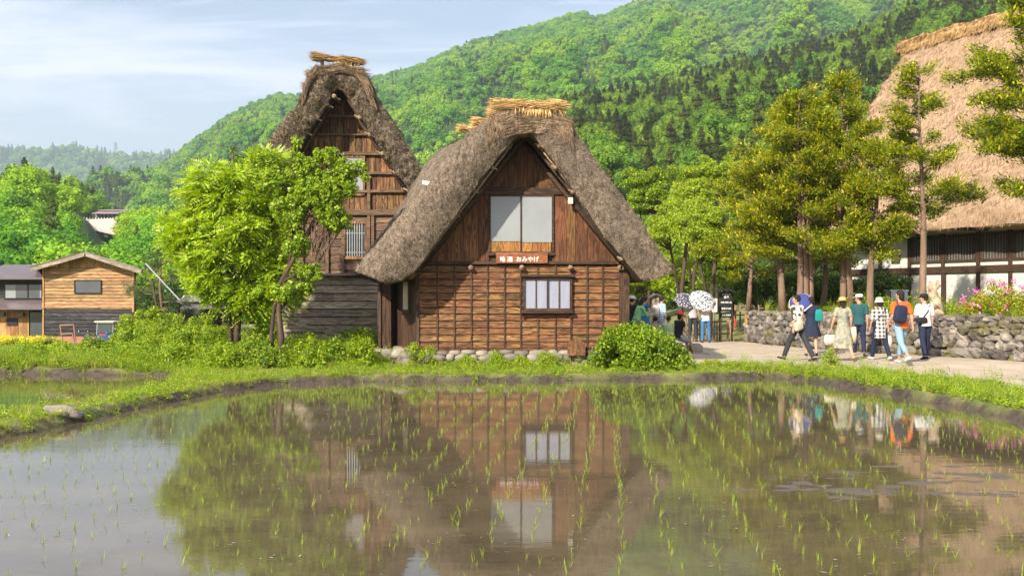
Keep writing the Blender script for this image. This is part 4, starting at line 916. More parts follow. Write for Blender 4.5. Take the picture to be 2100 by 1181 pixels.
# pylons
for i, (px, py, yb) in enumerate(((150, 290, 312), (237, 292, 322))):
    def f(mb):
        Yp = 3300.0; k = 3300 / F; x0 = xw(px, Yp); z1 = zw(py, Yp); z0 = zw(yb, Yp); h = z1 - z0
        for sx, sy in ((-1, -1), (1, -1), (1, 1), (-1, 1)): mb.tube([(x0 + sx * 5, Yp + sy * 5, z0), (x0 + sx * 1.2, Yp + sy * 1.2, z1)], .8, 4)
        for q in (.55, .72, .88): mb.tube([(x0 - 8, Yp, z0 + h * q), (x0 + 8, Yp, z0 + h * q)], .7, 4)
        for q in range(6): a, b = q / 6, (q + 1) / 6; mb.tube([(x0 - 5 + 3.8 * a, Yp - 5 + 3.8 * a, z0 + h * a), (x0 + 5 - 3.8 * b, Yp - 5 + 3.8 * b, z0 + h * b)], .5, 4)
    o = one('power_pylon', M_metal, None, f); tag(o, ('left' if i == 0 else 'right') + ' one of two lattice pylons on the far blue ridge', 'pylon', 'pylons on the far ridge')
# ---------- hills: heightfields whose ridges stand where the photograph's stand ----------
def hill(name, sky_pts, Y0, Y1, z0=-3.0, pw=1.15, spur=0.10, sseed=1, nu=220, nY=110, u0=-0.75, u1=0.75, mat=None, sf=9.0, back=1.35):
    sp = np.array(sky_pts, float); U = np.linspace(u0, u1, nu); tt = np.linspace(0, 1, nY); 
    px = U * F + PX0; zr = HC + (HY - np.interp(px, sp[:, 0], sp[:, 1])) / F * Y1
    def height(u, y):
        zz_ = HC + (HY - np.interp(u * F + PX0, sp[:, 0], sp[:, 1])) / F * Y1
        t = (y - Y0) / (Y1 - Y0)
        f = np.where(t < 1, np.clip(t, 0, 1) ** pw, np.maximum(1 - (t - 1) * 1.2, 0))
        env = np.clip(t, 0, 1) * np.clip(1 - t, 0, 1) * 4 * (1.25 - t)
        rd = 1 - 2 * np.abs(vnoise(u * sf + 3 + 0.8 * t, t * 1.3, sseed, 4, 0.55))
        z = z0 + (zz_ - z0) * np.clip(f + spur * rd * env - spur * .3 * env, 0, 1.2) 
        return z
    Ys = Y0 + (Y1 * back - Y0) * tt
    UU, YY = np.meshgrid(U, Ys); Z = height(UU, YY); X = UU * YY
    V = np.stack([X, YY, Z], -1).reshape(-1, 3); i = (np.arange(nY - 1)[:, None] * nu + np.arange(nu - 1)[None, :]).ravel()
    Q = np.stack([i, i + 1, i + nu + 1, i + nu], 1)
    me = npmesh(name, V, Q, mat, smooth=True); tag(link(bpy.data.objects.new(name, me)), kind='structure')
    return height
M_hill = basic('forest_floor', (0.05, 0.085, 0.018), (0.03, 0.05, 0.012), 0.05, 1.0, 0.0)
H_main = hill('mountain', [(-500, 470), (100, 460), (220, 412), (280, 372), (350, 336), (450, 260), (520, 222), (570, 204), (620, 205), (700, 190), (770, 171), (850, 148), (950, 102), (1040, 75), (1110, 62), (1180, 35), (1235, 45), (1330, 2), (1500, -60), (1800, -50), (2100, -30), (2600, 0)], 330, 1350, pw=1.2, spur=.27, sseed=5, mat=M_hill, nu=300)
H_mid = hill('hill', [(-500, 700), (560, 640), (700, 560), (850, 440), (950, 350), (1060, 275), (1175, 228), (1250, 214), (1330, 208), (1400, 190), (1500, 158), (1600, 140), (1700, 112), (1780, 84), (1850, 46), (1950, 20), (2100, -40), (2600, -120)], 105, 430, pw=1.0, spur=.10, sseed=9, mat=M_hill, u0=-.25, sf=6, nu=200)
H_left = hill('hillock', [(-600, 460), (-100, 432), (0, 428), (60, 392), (130, 412), (180, 442), (215, 486), (300, 486), (400, 500), (520, 570), (700, 640), (900, 700)], 110, 350, pw=.8, spur=.10, sseed=2, mat=M_hill, u0=-.8, u1=-.1, sf=8, nu=160)
H_small = hill('far_hill', [(-500, 520), (100, 470), (150, 430), (190, 378), (225, 360), (290, 366), (350, 388), (420, 420), (600, 520)], 600, 900, pw=1.0, spur=.05, sseed=4, mat=M_hill, u0=-.6, u1=-.2, nu=80)
H_far = hill('far_ridge', [(-900, 300), (0, 312), (90, 312), (150, 308), (210, 320), (270, 323), (350, 322), (600, 330), (2200, 340)], 1900, 3300, pw=1.1, spur=.16, sseed=6, mat=M_hill, u0=-.8, u1=.1, nu=160)
def in_ell(n, rg):
    d = rdir(n, rg); return d * (rg.uniform(.15, 1, n) ** .45)[:, None] * [.36, .36, .34] + [0, 0, .62]
# tree prototypes for the woods
def crownproto(name, n, kind, seed, leaf, mats):
    rg = np.random.default_rng(seed)
    if kind == 'broad':
        nb = 20; C = in_ell(nb, rg); Rr = rg.uniform(.10, .20, nb)
        k = rg.integers(0, nb, n); d = rdir(n, rg); P = C[k] + d * (Rr[k] * rg.uniform(.55, 1.15, n))[:, None]
        Nn = unit(d * .7 + rdir(n, rg) * .6 + [0, 0, .35]); D = unit(np.cross(Nn, rdir(n, rg)))
        L = leaf * rg.uniform(.6, 1.3, n); V, Q = leafgeo(P, D, Nn, L, L * .75, .1)
        Vc, Qc = [], []
        mb = MB()
        for c, r in zip(C, Rr): mb.ell(c, (r * .6,) * 3, 7, 5)
        mb.tube([(0, 0, -.1), (0, 0, .5)], [.03, .02], 5)
    else:
        z = rg.uniform(.12, 1.25, n) ; r0 = .34 * np.minimum(1, (1.27 - z) / .85) + .015; lay = .8 + .3 * np.sin(z * 40 + rg.uniform(0, .6, n)); th = rg.uniform(0, 2 * np.pi, n); r = r0 * lay * np.sqrt(rg.uniform(.35, 1, n))
        P = np.stack([np.cos(th) * r, np.sin(th) * r, z - r * .25], 1); D = unit(np.stack([np.cos(th), np.sin(th), np.full(n, -.35)], 1) + rdir(n, rg) * .3); Nn = unit(np.array([0, 0, 1.]) + rdir(n, rg) * .4)
        L = leaf * rg.uniform(.7, 1.4, n); V, Q = leafgeo(P, D, Nn, L, L * .5, .1)
        mb = MB(); mb.tube([(0, 0, -.1), (0, 0, .2), (0, 0, 1.22)], [.03, .13, .01], 6)
    Vb = np.array([tuple(p) for p in mb.v]); tri = []
    for q in mb.f:
        if len(q) == 4: tri.append(q)
        elif len(q) == 3: tri.append((q[0], q[1], q[2], q[2]))
    Qb = np.array([q for q in tri if len(set(q)) == 4]); 
    me = npmesh(name, np.concatenate([V, Vb]), np.concatenate([Q, Qb + len(V)]), mats, mi=np.r_[np.zeros(len(Q), int), np.ones(len(Qb), int)])
    return bpy.data.objects.new(name, me)
PR = [crownproto('broad', 1300, 'broad', i, .085, [L_for, L_for]) for i in range(5)] + [crownproto('conifer', 800, 'con', 20 + i, .085, [L_forc, L_forc]) for i in range(3)]
PRH = [crownproto('broadfine', 4600, 'broad', 40 + i, .044, [L_for, L_for]) for i in range(5)] + [crownproto('coniferfine', 2200, 'con', 50 + i, .05, [L_forc, L_forc]) for i in range(3)]
PRM = [crownproto('nearbroad', 4200, 'broad', 60 + i, .044, [L_mid, L_mid]) for i in range(5)] + [crownproto('nearconifer', 2600, 'con', 70 + i, .055, [L_midc, L_midc]) for i in range(3)]
def wood_on(name, H, u0, u1, Y0, Y1, spacing, h, prot, pcon, seed, label, wid=1.0, keep=None):
    rg = np.random.default_rng(seed)
    area = (u1 - u0) * (Y1 ** 2 - Y0 ** 2) / 2; n = int(area / spacing ** 2)
    y = np.sqrt(rg.uniform(Y0 ** 2, Y1 ** 2, n)); u = rg.uniform(u0, u1, n); z = H(u, y); x = u * y
    k = np.ones(n, bool)
    if keep is not None: k = keep(u, y, z)
    x, y, z = x[k], y[k], z[k]; n = len(x)
    st = vnoise(x / 60., y / 60. + z / 30., seed, 3); isc = rg.uniform(0, 1, n) < np.clip(pcon + st * .7, 0, 1)
    pid = np.where(isc, 5 + rg.integers(0, 3, n), rg.integers(0, 5, n))
    s = h * rg.uniform(.65, 1.25, n); w = s * wid * rg.uniform(.85, 1.2, n)
    o = scatter(name, prot, np.stack([x, y, z - h * .12], 1), np.stack([rg.normal(0, .05, n), rg.normal(0, .05, n), rg.uniform(0, 6.28, n)], 1), np.stack([w, w, s], 1), pid)
    o['label'] = label; return o
wood_on('forest', H_main, -.62, .60, 420, 1400, 6.6, 9.8, PR, .0, 1, 'bright green broadleaf forest covering the big mountain', 1.05)
wood_on('forest', H_mid, -.20, .58, 112, 440, 4.2, 7.8, PRM, .46, 2, 'mixed forest of conifers and broadleaf trees on the nearer right hill', .95)
def lodge_keep(u, y, z):
    px = u * F + PX0; top = (z + 8.5 - HC) / y * F
    return ~((px > 138) & (px < 270) & (y < 314) & (top > HY - 472)) & ~((px > 70) & (px < 122) & (y < 304) & (top > HY - 450))
wood_on('forest', H_left, -.64, -.16, 116, 360, 4.8, 9.0, PRH, .12, 3, 'dark green wooded hillock at the left', 1.0, keep=lodge_keep)
wood_on('forest', H_small, -.55, -.25, 640, 920, 8.5, 12, PR, .6, 4, 'small wooded hill between the hillock and the mountain')
wood_on('forest', H_far, -.62, .0, 2300, 3350, 20, 24, PR, .3, 5, 'hazy blue wooded ridge in the far distance')
# ---------- plants ----------
def limb(mb, a, b, r0, r1, rg, bend=.12, n=5, sides=6):
    a, b = np.array(a, float), np.array(b, float); L = np.linalg.norm(b - a); pts = []; off = rg.normal(size=3) * bend * L
    for i in range(n + 1):
        t = i / n; pts.append(tuple(a + (b - a) * t + off * math.sin(math.pi * t)))
    mb.tube(pts, [r0 + (r1 - r0) * i / n for i in range(n + 1)], sides)
    return pts
def cluster_leaves(C, Rr, n, leaf, rg, asp=.5, shell=.55, up=.5, flat=1.0, droop=.0):
    """leaves in clumps: C centres, Rr radii; returns V,Q"""
    w = np.asarray(Rr) ** 2; k = rg.choice(len(C), n, p=w / w.sum()); d = rdir(n, rg); rr = np.asarray(Rr)[k] * rg.uniform(shell, 1.0, n) ** .6
    P = np.asarray(C)[k] + d * rr[:, None] * [1, 1, flat]
    Nn = unit(d * .6 + np.array([0, 0, up]) + rdir(n, rg) * .55); D = unit(np.cross(Nn, rdir(n, rg)) + d * .5 + np.array([0, 0, -droop])); L = leaf * rg.uniform(.6, 1.35, n)
    return leafgeo(P, D, Nn, L, L * asp * rg.uniform(.8, 1.2, n), .25)
def leafmesh(name, parts, parent):
    """parts: [(V,Q,material)]"""
    mats = []; Vs = []; Qs = []; mi = []; b = 0
    for V_, Q_, mt in parts:
        if mt not in mats: mats.append(mt)
        Vs.append(V_); Qs.append(Q_ + b); b += len(V_); mi.append(np.full(len(Q_), mats.index(mt)))
    me = npmesh(name, np.concatenate(Vs), np.concatenate(Qs), mats, mi=np.concatenate(mi)); return link(bpy.data.objects.new(name, me), parent)
def in_ellipsoid(n, c, r, rg, top=.0):
    d = rdir(n, rg); t = rg.uniform(.0, 1, n) ** .4; return np.asarray(c) + d * t[:, None] * np.asarray(r)
def gz_at(x, y): return float(gh(np.array([x]), np.array([y]))[0])

def leafy_tree(name, label, cat, base, trunks, lobes, ncl, clr, nl, leaf, mats, seed, asp=.45, bark=None, up=.5, flat=.8, group=None, droop=0.0, feather=False, shell=.5):
    """trunks: list of point lists (local to base); lobes: [(centre, radii)] relative to base"""
    rg = np.random.default_rng(seed); t = thing(name, label, cat, base, 0, group); mb = MB(); tips = []
    for tr, r0 in trunks:
        tr = [np.array(p, float) for p in tr]; k = len(tr); mb.tube([tuple(p) for p in tr], [r0 * (1 - .55 * i / (k - 1)) for i in range(k)], 9)
        tips.append(tr)
    vol = np.array([r[0] * r[1] * r[2] for c, r in lobes]) ** .8; cnt = np.maximum(1, (ncl * vol / vol.sum()).astype(int)); C = []
    for (c, r), n in zip(lobes, cnt): C.append(in_ellipsoid(n, c, r, rg))
    C = np.concatenate(C); Rr = clr * rg.uniform(.6, 1.4, len(C))
    allp = np.concatenate([np.array(tr[1:]) for tr in tips])
    for i in range(0, len(C), max(1, len(C) // 90)):
        d = np.linalg.norm(allp - C[i] + [0, 0, .4], axis=1) + 3.0 * (allp[:, 2] > C[i, 2]); j = np.argmin(d); limb(mb, allp[j], C[i], .028 * (clr / .25) ** .5, .006, rg, .08, 4, 5)
    mb.build('trunk', bark or M_bark, t, True)
    parts = []
    if feather:       # compound leaves: rachis with leaflet pairs
        nf = nl // 11; w = Rr ** 2; k = rg.choice(len(C), nf, p=w / w.sum()); d = rdir(nf, rg); B0 = C[k] + d * (Rr[k] * rg.uniform(.4, 1, nf))[:, None] * [1, 1, flat]
        ax = unit(d * [1, 1, .4] + rdir(nf, rg) * .5 + np.array([0, 0, .05])); Nn = unit(np.array([-.25, -.35, .8]) + rdir(nf, rg) * .75); S = unit(np.cross(ax, Nn)); Lr = leaf * 2.6 * rg.uniform(.7, 1.2, nf)
        P = []; D = []; NN = []; LL = []
        for q in range(5):
            tq = .2 + .17 * q; cen = B0 + ax * (Lr * tq)[:, None] + np.array([0, 0, -1]) * (Lr * tq * tq * .18)[:, None]
            for s in (-1, 1):
                dd = unit(S * s + ax * .55); P.append(cen + dd * leaf * .5); D.append(dd); NN.append(Nn); LL.append(np.full(nf, leaf) * (1.1 - .12 * q))
        P.append(B0 + ax * (Lr * 1.05)[:, None] - np.array([0, 0, 1]) * (Lr * .35)[:, None]); D.append(ax); NN.append(Nn); LL.append(np.full(nf, leaf))
        sel = rg.random(nf) < .72
        for mt, msk in ((mats[0], sel), (mats[1], ~sel)):
            P_, D_, N_, L_ = [np.concatenate([a[msk] for a in X]) for X in (P, D, NN, LL)]
            V_, Q_ = leafgeo(P_, D_, N_, L_, L_ * .42, .2); parts.append((V_, Q_, mt))
    else:
        for i, mt in enumerate(mats):
            fr = (.75, .25)[i] if len(mats) == 2 else 1.0
            V_, Q_ = cluster_leaves(C, Rr, int(nl * fr), leaf, rg, asp, shell, up, flat, droop); parts.append((V_, Q_, mt))
    leafmesh('crown', parts, t); return t
def rel(px, py, Y, base): p = W(px, py, Y); return (p[0] - base[0], Y - base[1], p[2] - base[2])

# --- left group: two leafy trees ---
b = (W(486, 0, 26.8)[0], 26.8, gz_at(W(486, 0, 26.8)[0], 26.8) - .05)
r_ = lambda px, py, Y=26.8: rel(px, py, Y, b)
leafy_tree('leafy_tree', 'full rounded bright yellow-green tree with feathery leaves left of the tall farmhouse', 'tree', b,
    [([(0, 0, 0), r_(488, 640), r_(484, 590), r_(480, 500), r_(470, 420)], .10), ([(-.15, .1, 0), r_(470, 650), r_(468, 600), r_(440, 520), r_(410, 450)], .07), ([r_(484, 600), r_(520, 540), r_(550, 470)], .06)],
    [(r_(475, 400), (1.15, 1.1, .85)), (r_(405, 470), (.75, .8, .75)), (r_(530, 440), (.8, .9, .8)), (r_(470, 500), (1.3, 1.2, .8)), (r_(570, 530), (.45, .6, .6)), (r_(430, 560), (.7, .8, .45)), (r_(520, 350), (.7, .7, .5)), (r_(420, 395), (.6, .6, .5)), (r_(545, 585), (.7, .7, .5)), (r_(490, 590), (.9, .8, .4)), (r_(430, 600), (.6, .6, .3)), (r_(560, 620), (.5, .6, .35)), (r_(510, 630), (.5, .5, .25))],
    190, .36, 105000, .12, [L_bright, L_fresh], 61, feather=True, flat=.5)
b = (W(571, 0, 25.6)[0], 25.6, gz_at(W(571, 0, 25.6)[0], 25.6) - .05)
r_ = lambda px, py, Y=25.6: rel(px, py, Y, b)
t2 = leafy_tree('leafy_tree', 'looser tree with two thin bare stems and upright leafy shoots before the tall farmhouse', 'tree', b,
    [([(0.05, 0, 0), r_(577, 690), r_(572, 640), r_(575, 580), r_(620, 500), r_(660, 420)], .085), ([(-.12, .1, 0), r_(556, 690), r_(562, 630), r_(590, 560), r_(600, 480)], .06), ([r_(575, 580), r_(650, 540), r_(700, 470)], .045), ([r_(620, 500), r_(610, 420), r_(606, 300)], .04), ([r_(620, 500), r_(690, 400), r_(735, 350)], .035)],
    [(r_(650, 400), (.75, .7, .6)), (r_(700, 370), (.45, .5, .55)), (r_(600, 420), (.5, .6, .6)), (r_(610, 330), (.18, .2, .55)), (r_(603, 290), (.08, .1, .2)), (r_(665, 320), (.28, .3, .28)), (r_(635, 350), (.3, .3, .3)), (r_(740, 345), (.12, .2, .25)), (r_(752, 365), (.1, .2, .15)), (r_(690, 450), (.45, .5, .4)), (r_(610, 500), (.35, .5, .35)), (r_(640, 560), (.4, .45, .2)), (r_(570, 370), (.5, .5, .35)), (r_(540, 325), (.3, .3, .2)), (r_(600, 600), (.5, .5, .3))],
    560, .115, 30000, .085, [L_fresh, L_bright], 62, asp=.6, flat=1.1, shell=.1)
def rods(name, mat, lines, parent, r=.01):
    mb = MB(); [mb.tube(l, [r, r * .5], 4) for l in lines]; return mb.build(name, mat, parent)
rg = np.random.default_rng(5)
rods('bare_twigs', M_bark2, [[tuple(np.array(r_(650, 520)) + rg.normal(size=3) * .15), tuple(np.array(r_(650 + 60 * rg.random(), 440 - 60 * rg.random())) + rg.normal(size=3) * .15)] for _ in range(60)], t2)
for i, (px, top, lab) in enumerate(((478, 300, 'dark slender shoot rising behind the crown of the rounded leafy tree'),)):
    b = (W(px, 0, 29)[0], 29.0, .3); leafy_tree('slender_tree', lab, 'tree', b, [([(0, 0, 0), (0, 0, 3), rel(px, top, 29, b)], .05)], [(rel(px, 330, 29, b), (.2, .2, .5)), (rel(px + 15, 345, 29, b), (.35, .3, .3))], 26, .16, 3000, .07, [L_dark, L_bright], 66)

# --- round bush in front of the hut and shrubs ---
def bush(name, label, cx, cy, cz, rx, ry, rz, nl, leaf, mats, seed, asp=.5, ncl=None, clr=.2, group=None, twigs=25, cat='bush'):
    rg = np.random.default_rng(seed); t = thing(name, label, cat, (cx, cy, cz), 0, group); mb = MB()
    n = ncl or 70; d = rdir(n, rg); d[:, 2] = np.abs(d[:, 2]) * 1.0 - .05; rad = rg.uniform(.45, 1.0, n) ** .6
    C = d * rad[:, None] * [rx, ry, rz]; C[:, 2] = np.maximum(C[:, 2], .03); Rr = clr * rg.uniform(.6, 1.35, n)
    for i in range(twigs): limb(mb, (rg.normal() * .06, rg.normal() * .06, 0), tuple(C[rg.integers(0, n)]), .014, .004, rg, .1, 3, 4)
    mb.build('stem', M_bark, t)
    V1, Q1 = cluster_leaves(C, Rr, int(nl * .75), leaf, rg, asp, .3, .6); V2, Q2 = cluster_leaves(C, Rr, int(nl * .25), leaf, rg, asp, .3, .3)
    leafmesh('foliage', [(V1, Q1, mats[0]), (V2, Q2, mats[1])], t); return t
YBu = 23.7
bush('bush', 'big rounded bush of glossy bright green leaves at the right front corner of the hut', W(1300, 0, YBu)[0], YBu, .12, 1.15, .95, 1.12, 26000, .075, [L_bush, L_dark], 70, ncl=190, clr=.20)
bush('bush', 'lower skirt of the glossy bush spreading right beside the path', W(1375, 0, YBu + .1)[0], YBu + .1, .12, .55, .7, .62, 9000, .07, [L_bush, L_dark], 71, ncl=60, clr=.16)
YS = 24.0
for i, (px, w, h, lab) in enumerate(((862, .52, .62, 'broad leafy weed clump at the left end of the cobble footing'), (956, .30, .33, 'low feathery weed in front of the cobble footing, second clump from the left'), (1020, .22, .36, 'small upright weed in front of the middle of the cobble footing'), (1060, .3, .3, 'low weed under the left side of the lower hut window'), (1122, .30, .42, 'feathery weed under the right side of the lower hut window'))):
    bush('weed', lab, W(px, 0, YS)[0], YS, .15, w, .3, h, 2600 if i == 0 else 1500, .06, [L_bush, L_fresh], 80 + i, asp=.35, ncl=26, clr=.10, twigs=10, cat='weed')
for i, (px, w, h, lab) in enumerate(((1448, .22, .14, 'low yellow-green mossy shrub beside the path, the left one of two'), (1468, .16, .16, 'low yellow-green mossy shrub beside the path, the right one of two'))):
    bush('low_shrub', lab, W(px, 0, 24.3)[0], 24.3, .16, w, .2, h, 2500, .035, [L_fresh, L_tip], 90 + i, asp=.35, ncl=30, clr=.06, twigs=4, cat='shrub')
# undergrowth shrubs on the left
und = [(345, 655, 31, 1.2, 1.0), (420, 665, 28, .9, .85), (300, 690, 30, .9, .7), (540, 690, 26.8, .7, .6), (330, 690, 27.5, .75, .75), (310, 650, 36, 1.5, 1.1), (390, 715, 25.6, .8, .55), (450, 690, 27, .6, .6), (360, 735, 24.4, .5, .4), (520, 700, 25.2, .6, .5), (510, 740, 24.2, .55, .42), (620, 715, 26.2, .7, .40), (690, 735, 24.6, .45, .45), (740, 745, 24.3, .38, .55), (740, 700, 28.5, .7, .45), (268, 660, 46, 1.1, 1.1), (400, 660, 30, .6, .6), (460, 745, 23.9, .6, .4), (200, 735, 27, .6, .5), (60, 730, 26, .5, .35), (130, 728, 27, .6, .35), (640, 745, 24.0, .5, .3), (560, 745, 24.0, .5, .36), (280, 740, 25.6, .6, .45)]
for i, (px, py, Y, w, h) in enumerate(und):
    x = W(px, 0, Y)[0]; z = gz_at(x, Y)
    bush('shrub', 'leafy green shrub in the tangled undergrowth left of the hut', x, Y, z, w, w * .8, h * 1.35, int(9500 * w), .07 if Y < 32 else .10, [L_bush, L_back if i % 3 else L_dark] if i % 4 != 2 else [L_back, L_dark], 100 + i, asp=.42, ncl=int(55 * w) + 10, clr=.16, group='shrubs in the undergrowth left of the hut', twigs=8, cat='shrub')

# --- conifers on the terrace ---
def conifer(label, px, Y, ptop, rad, seed, lean=0.0, z0=1.32, nb=34, low=.30, nl=15000, extra=None, group='yew trees on the stone terrace', stems=1, dens=1.0, r0=.13):
    rg = np.random.default_rng(seed); x = W(px, 0, Y)[0]; H = zw(ptop, Y) - z0; t = thing('conifer_tree', label, 'tree', (x, Y, z0), 0, group); mb = MB()
    def ax(tt): return np.array([lean * tt * H * .12 + .10 * math.sin(tt * 5 + seed), .08 * math.sin(tt * 4 + seed * 2), tt * H])
    for s in range(stems):
        o = np.array([(s - (stems - 1) / 2) * .22, rg.uniform(-.15, .15), 0]) if stems > 1 else np.zeros(3)
        mb.tube([tuple(ax(k / 9) * [1, 1, 1 if s == 0 else .8] + o * (1 - .5 * k / 9)) for k in range(10)], [r0 * (1.25 if k == 0 else 1) * (1 - .88 * k / 9) for k in range(10)], 9)
    Pt = []; Dt = []; tip = []
    for i in range(nb):
        tt = low + (1 - low) * (i + rg.uniform(0, 1)) / nb; tt = min(tt, .985); prof = min(1.0, (1.04 - tt) / .45) ** .8 * (0.75 + .25 * min(1, (tt - low + .12) / .2)); L = rad * prof * rg.uniform(.45, 1.2); a = rg.uniform(0, 2 * np.pi) if extra is None else rg.choice(extra) + rg.normal() * .5
        o = ax(tt); d = np.array([math.cos(a), math.sin(a), rg.uniform(.0, .85)]); d /= np.linalg.norm(d)
        pts = [o + d * L * q + np.array([0, 0, -.10 * L * (q ** 2)]) + rg.normal(size=3) * .03 * L * (q > 0) for q in (0, .25, .5, .75, 1)]
        mb.tube([tuple(p) for p in pts], [.035, .026, .018, .011, .005], 5)
        ns = max(5, int(15 * L * dens))
        for q in range(ns):
            u = .3 + .7 * (q + rg.random()) / ns; k = min(int(u * 4), 3); p = pts[k] * (1 - (u * 4 - k)) + pts[k + 1] * (u * 4 - k)
            sa = a + rg.choice([-1, 1]) * rg.uniform(.3, 1.3); sl_ = rg.uniform(.2, .5) * (1.15 - u * .4); sd_ = np.array([math.cos(sa), math.sin(sa), rg.uniform(-.15, .9)]); e = p + sd_ * sl_
            mb.tube([tuple(p), tuple(e)], [.009, .004], 3)
            Pt.append((p, e, sd_, u))
    mb.build('trunk', M_bark2, t, True)
    nl = int(nl * 1.35); m_ = len(Pt); k = rg.integers(0, m_, nl); A = np.array([p[0] for p in Pt])[k]; B = np.array([p[1] for p in Pt])[k]; Dd = np.array([p[2] for p in Pt])[k]
    u = rg.uniform(0.1, 1.15, nl); P = A + (B - A) * u[:, None] + rg.normal(size=(nl, 3)) * [.10, .10, .09]
    D = unit(Dd + rdir(nl, rg) * .75); Nn = unit(np.array([0, 0, 1.]) + rdir(nl, rg) * .5); L = rg.uniform(.08, .18, nl)
    V_, Q_ = leafgeo(P, D, Nn, L, L * .36, .1); tp = (u > .55) & (rg.random(nl) < .7)
    Vr = V_.reshape(-1, 4, 3); parts = []
    for mt, msk in ((L_con, ~tp), (L_tip, tp)):
        vv = Vr[msk].reshape(-1, 3); parts.append((vv, np.arange(len(vv)).reshape(-1, 4), mt))
    leafmesh('crown', parts, t); return t
conifer('tall slim conifer with one clear brown trunk standing alone before the big pale roof', 1890, 32.0, 140, 1.55, 201, nb=40, low=.30, nl=17000)
conifer('broad conifer with several fused reddish stems, widest of the terrace group', 1648, 35.0, 190, 2.0, 202, nb=60, low=.22, nl=30000, stems=3, r0=.12)
conifer('tall conifer with a clustered double trunk in the middle of the terrace group', 1732, 34.5, 160, 1.7, 203, nb=55, low=.2, nl=27000, stems=2, r0=.12)
conifer('conifer with a single straight trunk at the left end of the terrace group', 1605, 36.0, 225, 1.9, 204, nb=50, low=.25, nl=24000, r0=.14)
conifer('shorter conifer with a straight trunk between the trunk cluster and the lone slim tree', 1792, 33.2, 300, 1.25, 205, nb=34, low=.3, nl=14000, r0=.13)
conifer('conifer behind the others leaning over the left of the terrace group', 1540, 39.0, 300, 1.9, 206, nb=38, low=.18, nl=20000, r0=.10)
conifer('conifer standing behind the middle of the terrace group', 1690, 38.5, 280, 1.6, 207, nb=34, low=.2, nl=23000, r0=.12)
conifer('conifer at the right picture edge whose long layered boughs reach in before the roof', 2150, 27.0, -120, 2.3, 208, nb=46, low=.28, nl=26000, r0=.16, extra=[math.pi, math.pi * .85, math.pi * 1.15, math.pi * 1.4])
# broadleaf trees behind the fence and the sign
bk = [(1455, 41, 470, 1.5, 1.3, 'bright broadleaf tree with a dark forked trunk behind the black notice board', (L_back, L_fresh)), (1395, 44, 440, 1.6, 1.3, 'bright green tree just right of the hut roof tip', (L_back, L_fresh)), (1335, 47, 560, 1.6, 1.0, 'low bright tree under the right eave of the hut', (L_back, L_bush)),
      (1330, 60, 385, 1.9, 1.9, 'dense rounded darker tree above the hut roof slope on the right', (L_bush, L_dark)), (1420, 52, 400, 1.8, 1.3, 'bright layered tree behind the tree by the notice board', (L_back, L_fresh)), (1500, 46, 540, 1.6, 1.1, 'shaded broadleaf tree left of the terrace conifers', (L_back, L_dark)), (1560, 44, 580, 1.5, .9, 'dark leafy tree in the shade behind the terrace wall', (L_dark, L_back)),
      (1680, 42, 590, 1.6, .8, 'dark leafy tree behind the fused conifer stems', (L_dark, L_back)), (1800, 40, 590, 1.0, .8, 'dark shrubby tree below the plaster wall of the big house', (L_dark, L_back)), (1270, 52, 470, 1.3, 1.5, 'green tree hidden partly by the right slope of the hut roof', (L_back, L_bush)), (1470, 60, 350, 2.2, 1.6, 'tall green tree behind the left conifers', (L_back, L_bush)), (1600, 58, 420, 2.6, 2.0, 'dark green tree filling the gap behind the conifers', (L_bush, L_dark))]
for i, (px, Y, py, rx, rz, lab, mt) in enumerate(bk):
    x = W(px, 0, Y)[0]; z = max(gz_at(x, Y), -.2); cz = zw(py, Y) - z; rg = np.random.default_rng(300 + i)
    lob = [((0, 0, cz), (rx * .7, rx * .7, rz * .6))] + [((rg.uniform(-.75, .75) * rx, rg.uniform(-.6, .6) * rx, cz + rg.uniform(-.7, .5) * rz), (rx * .5, rx * .5, rz * .35)) for _ in range(6)]
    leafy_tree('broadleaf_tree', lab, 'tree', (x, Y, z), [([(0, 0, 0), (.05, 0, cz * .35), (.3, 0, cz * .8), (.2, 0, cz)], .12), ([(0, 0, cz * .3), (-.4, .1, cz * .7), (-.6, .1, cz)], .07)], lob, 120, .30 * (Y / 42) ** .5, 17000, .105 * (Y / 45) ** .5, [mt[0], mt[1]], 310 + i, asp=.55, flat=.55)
# trees at the foot of the hills, both sides, hiding the valley floor
foot = []
rg = np.random.default_rng(77)
for i in range(34):
    px = rg.uniform(-60, 420) if i % 2 else rg.uniform(280, 1000); Y = rg.uniform(72, 108); foot.append((px, Y, rg.uniform(1.8, 3.4)))
for i in range(14): foot.append((rg.uniform(1180, 1620), rg.uniform(66, 105), rg.uniform(2.2, 4.0)))
for i in range(8): foot.append((rg.uniform(-150, 60), rg.uniform(66, 80), rg.uniform(2, 3)))
FT = []
for k in range(4):
    rg = np.random.default_rng(500 + k); root = thing('valley_tree', None, 'tree', (0, 0, 0), 0, 'green trees on the valley floor before the hills'); mb = MB(); mb.tube([(0, 0, -.3), (.02, 0, .6), (.05, .02, 1.1)], [.07, .05, .02], 6); C = in_ellipsoid(60, (0, 0, 1.15), (.75, .75, .75), rg)
    for i in range(0, 60, 3): limb(mb, (0, 0, .6), C[i], .02, .005, rg, .05, 3, 4)
    mb.build('trunk', M_bark, root); V1, Q1 = cluster_leaves(C, .22 * rg.uniform(.6, 1.3, 60), 6500, .075, rg, .6, .4, .5, .8); mt = (L_back, L_bush, L_dark, L_fresh)[k]; leafmesh('crown', [(V1, Q1, mt)], root); FT.append(root)
used = set()
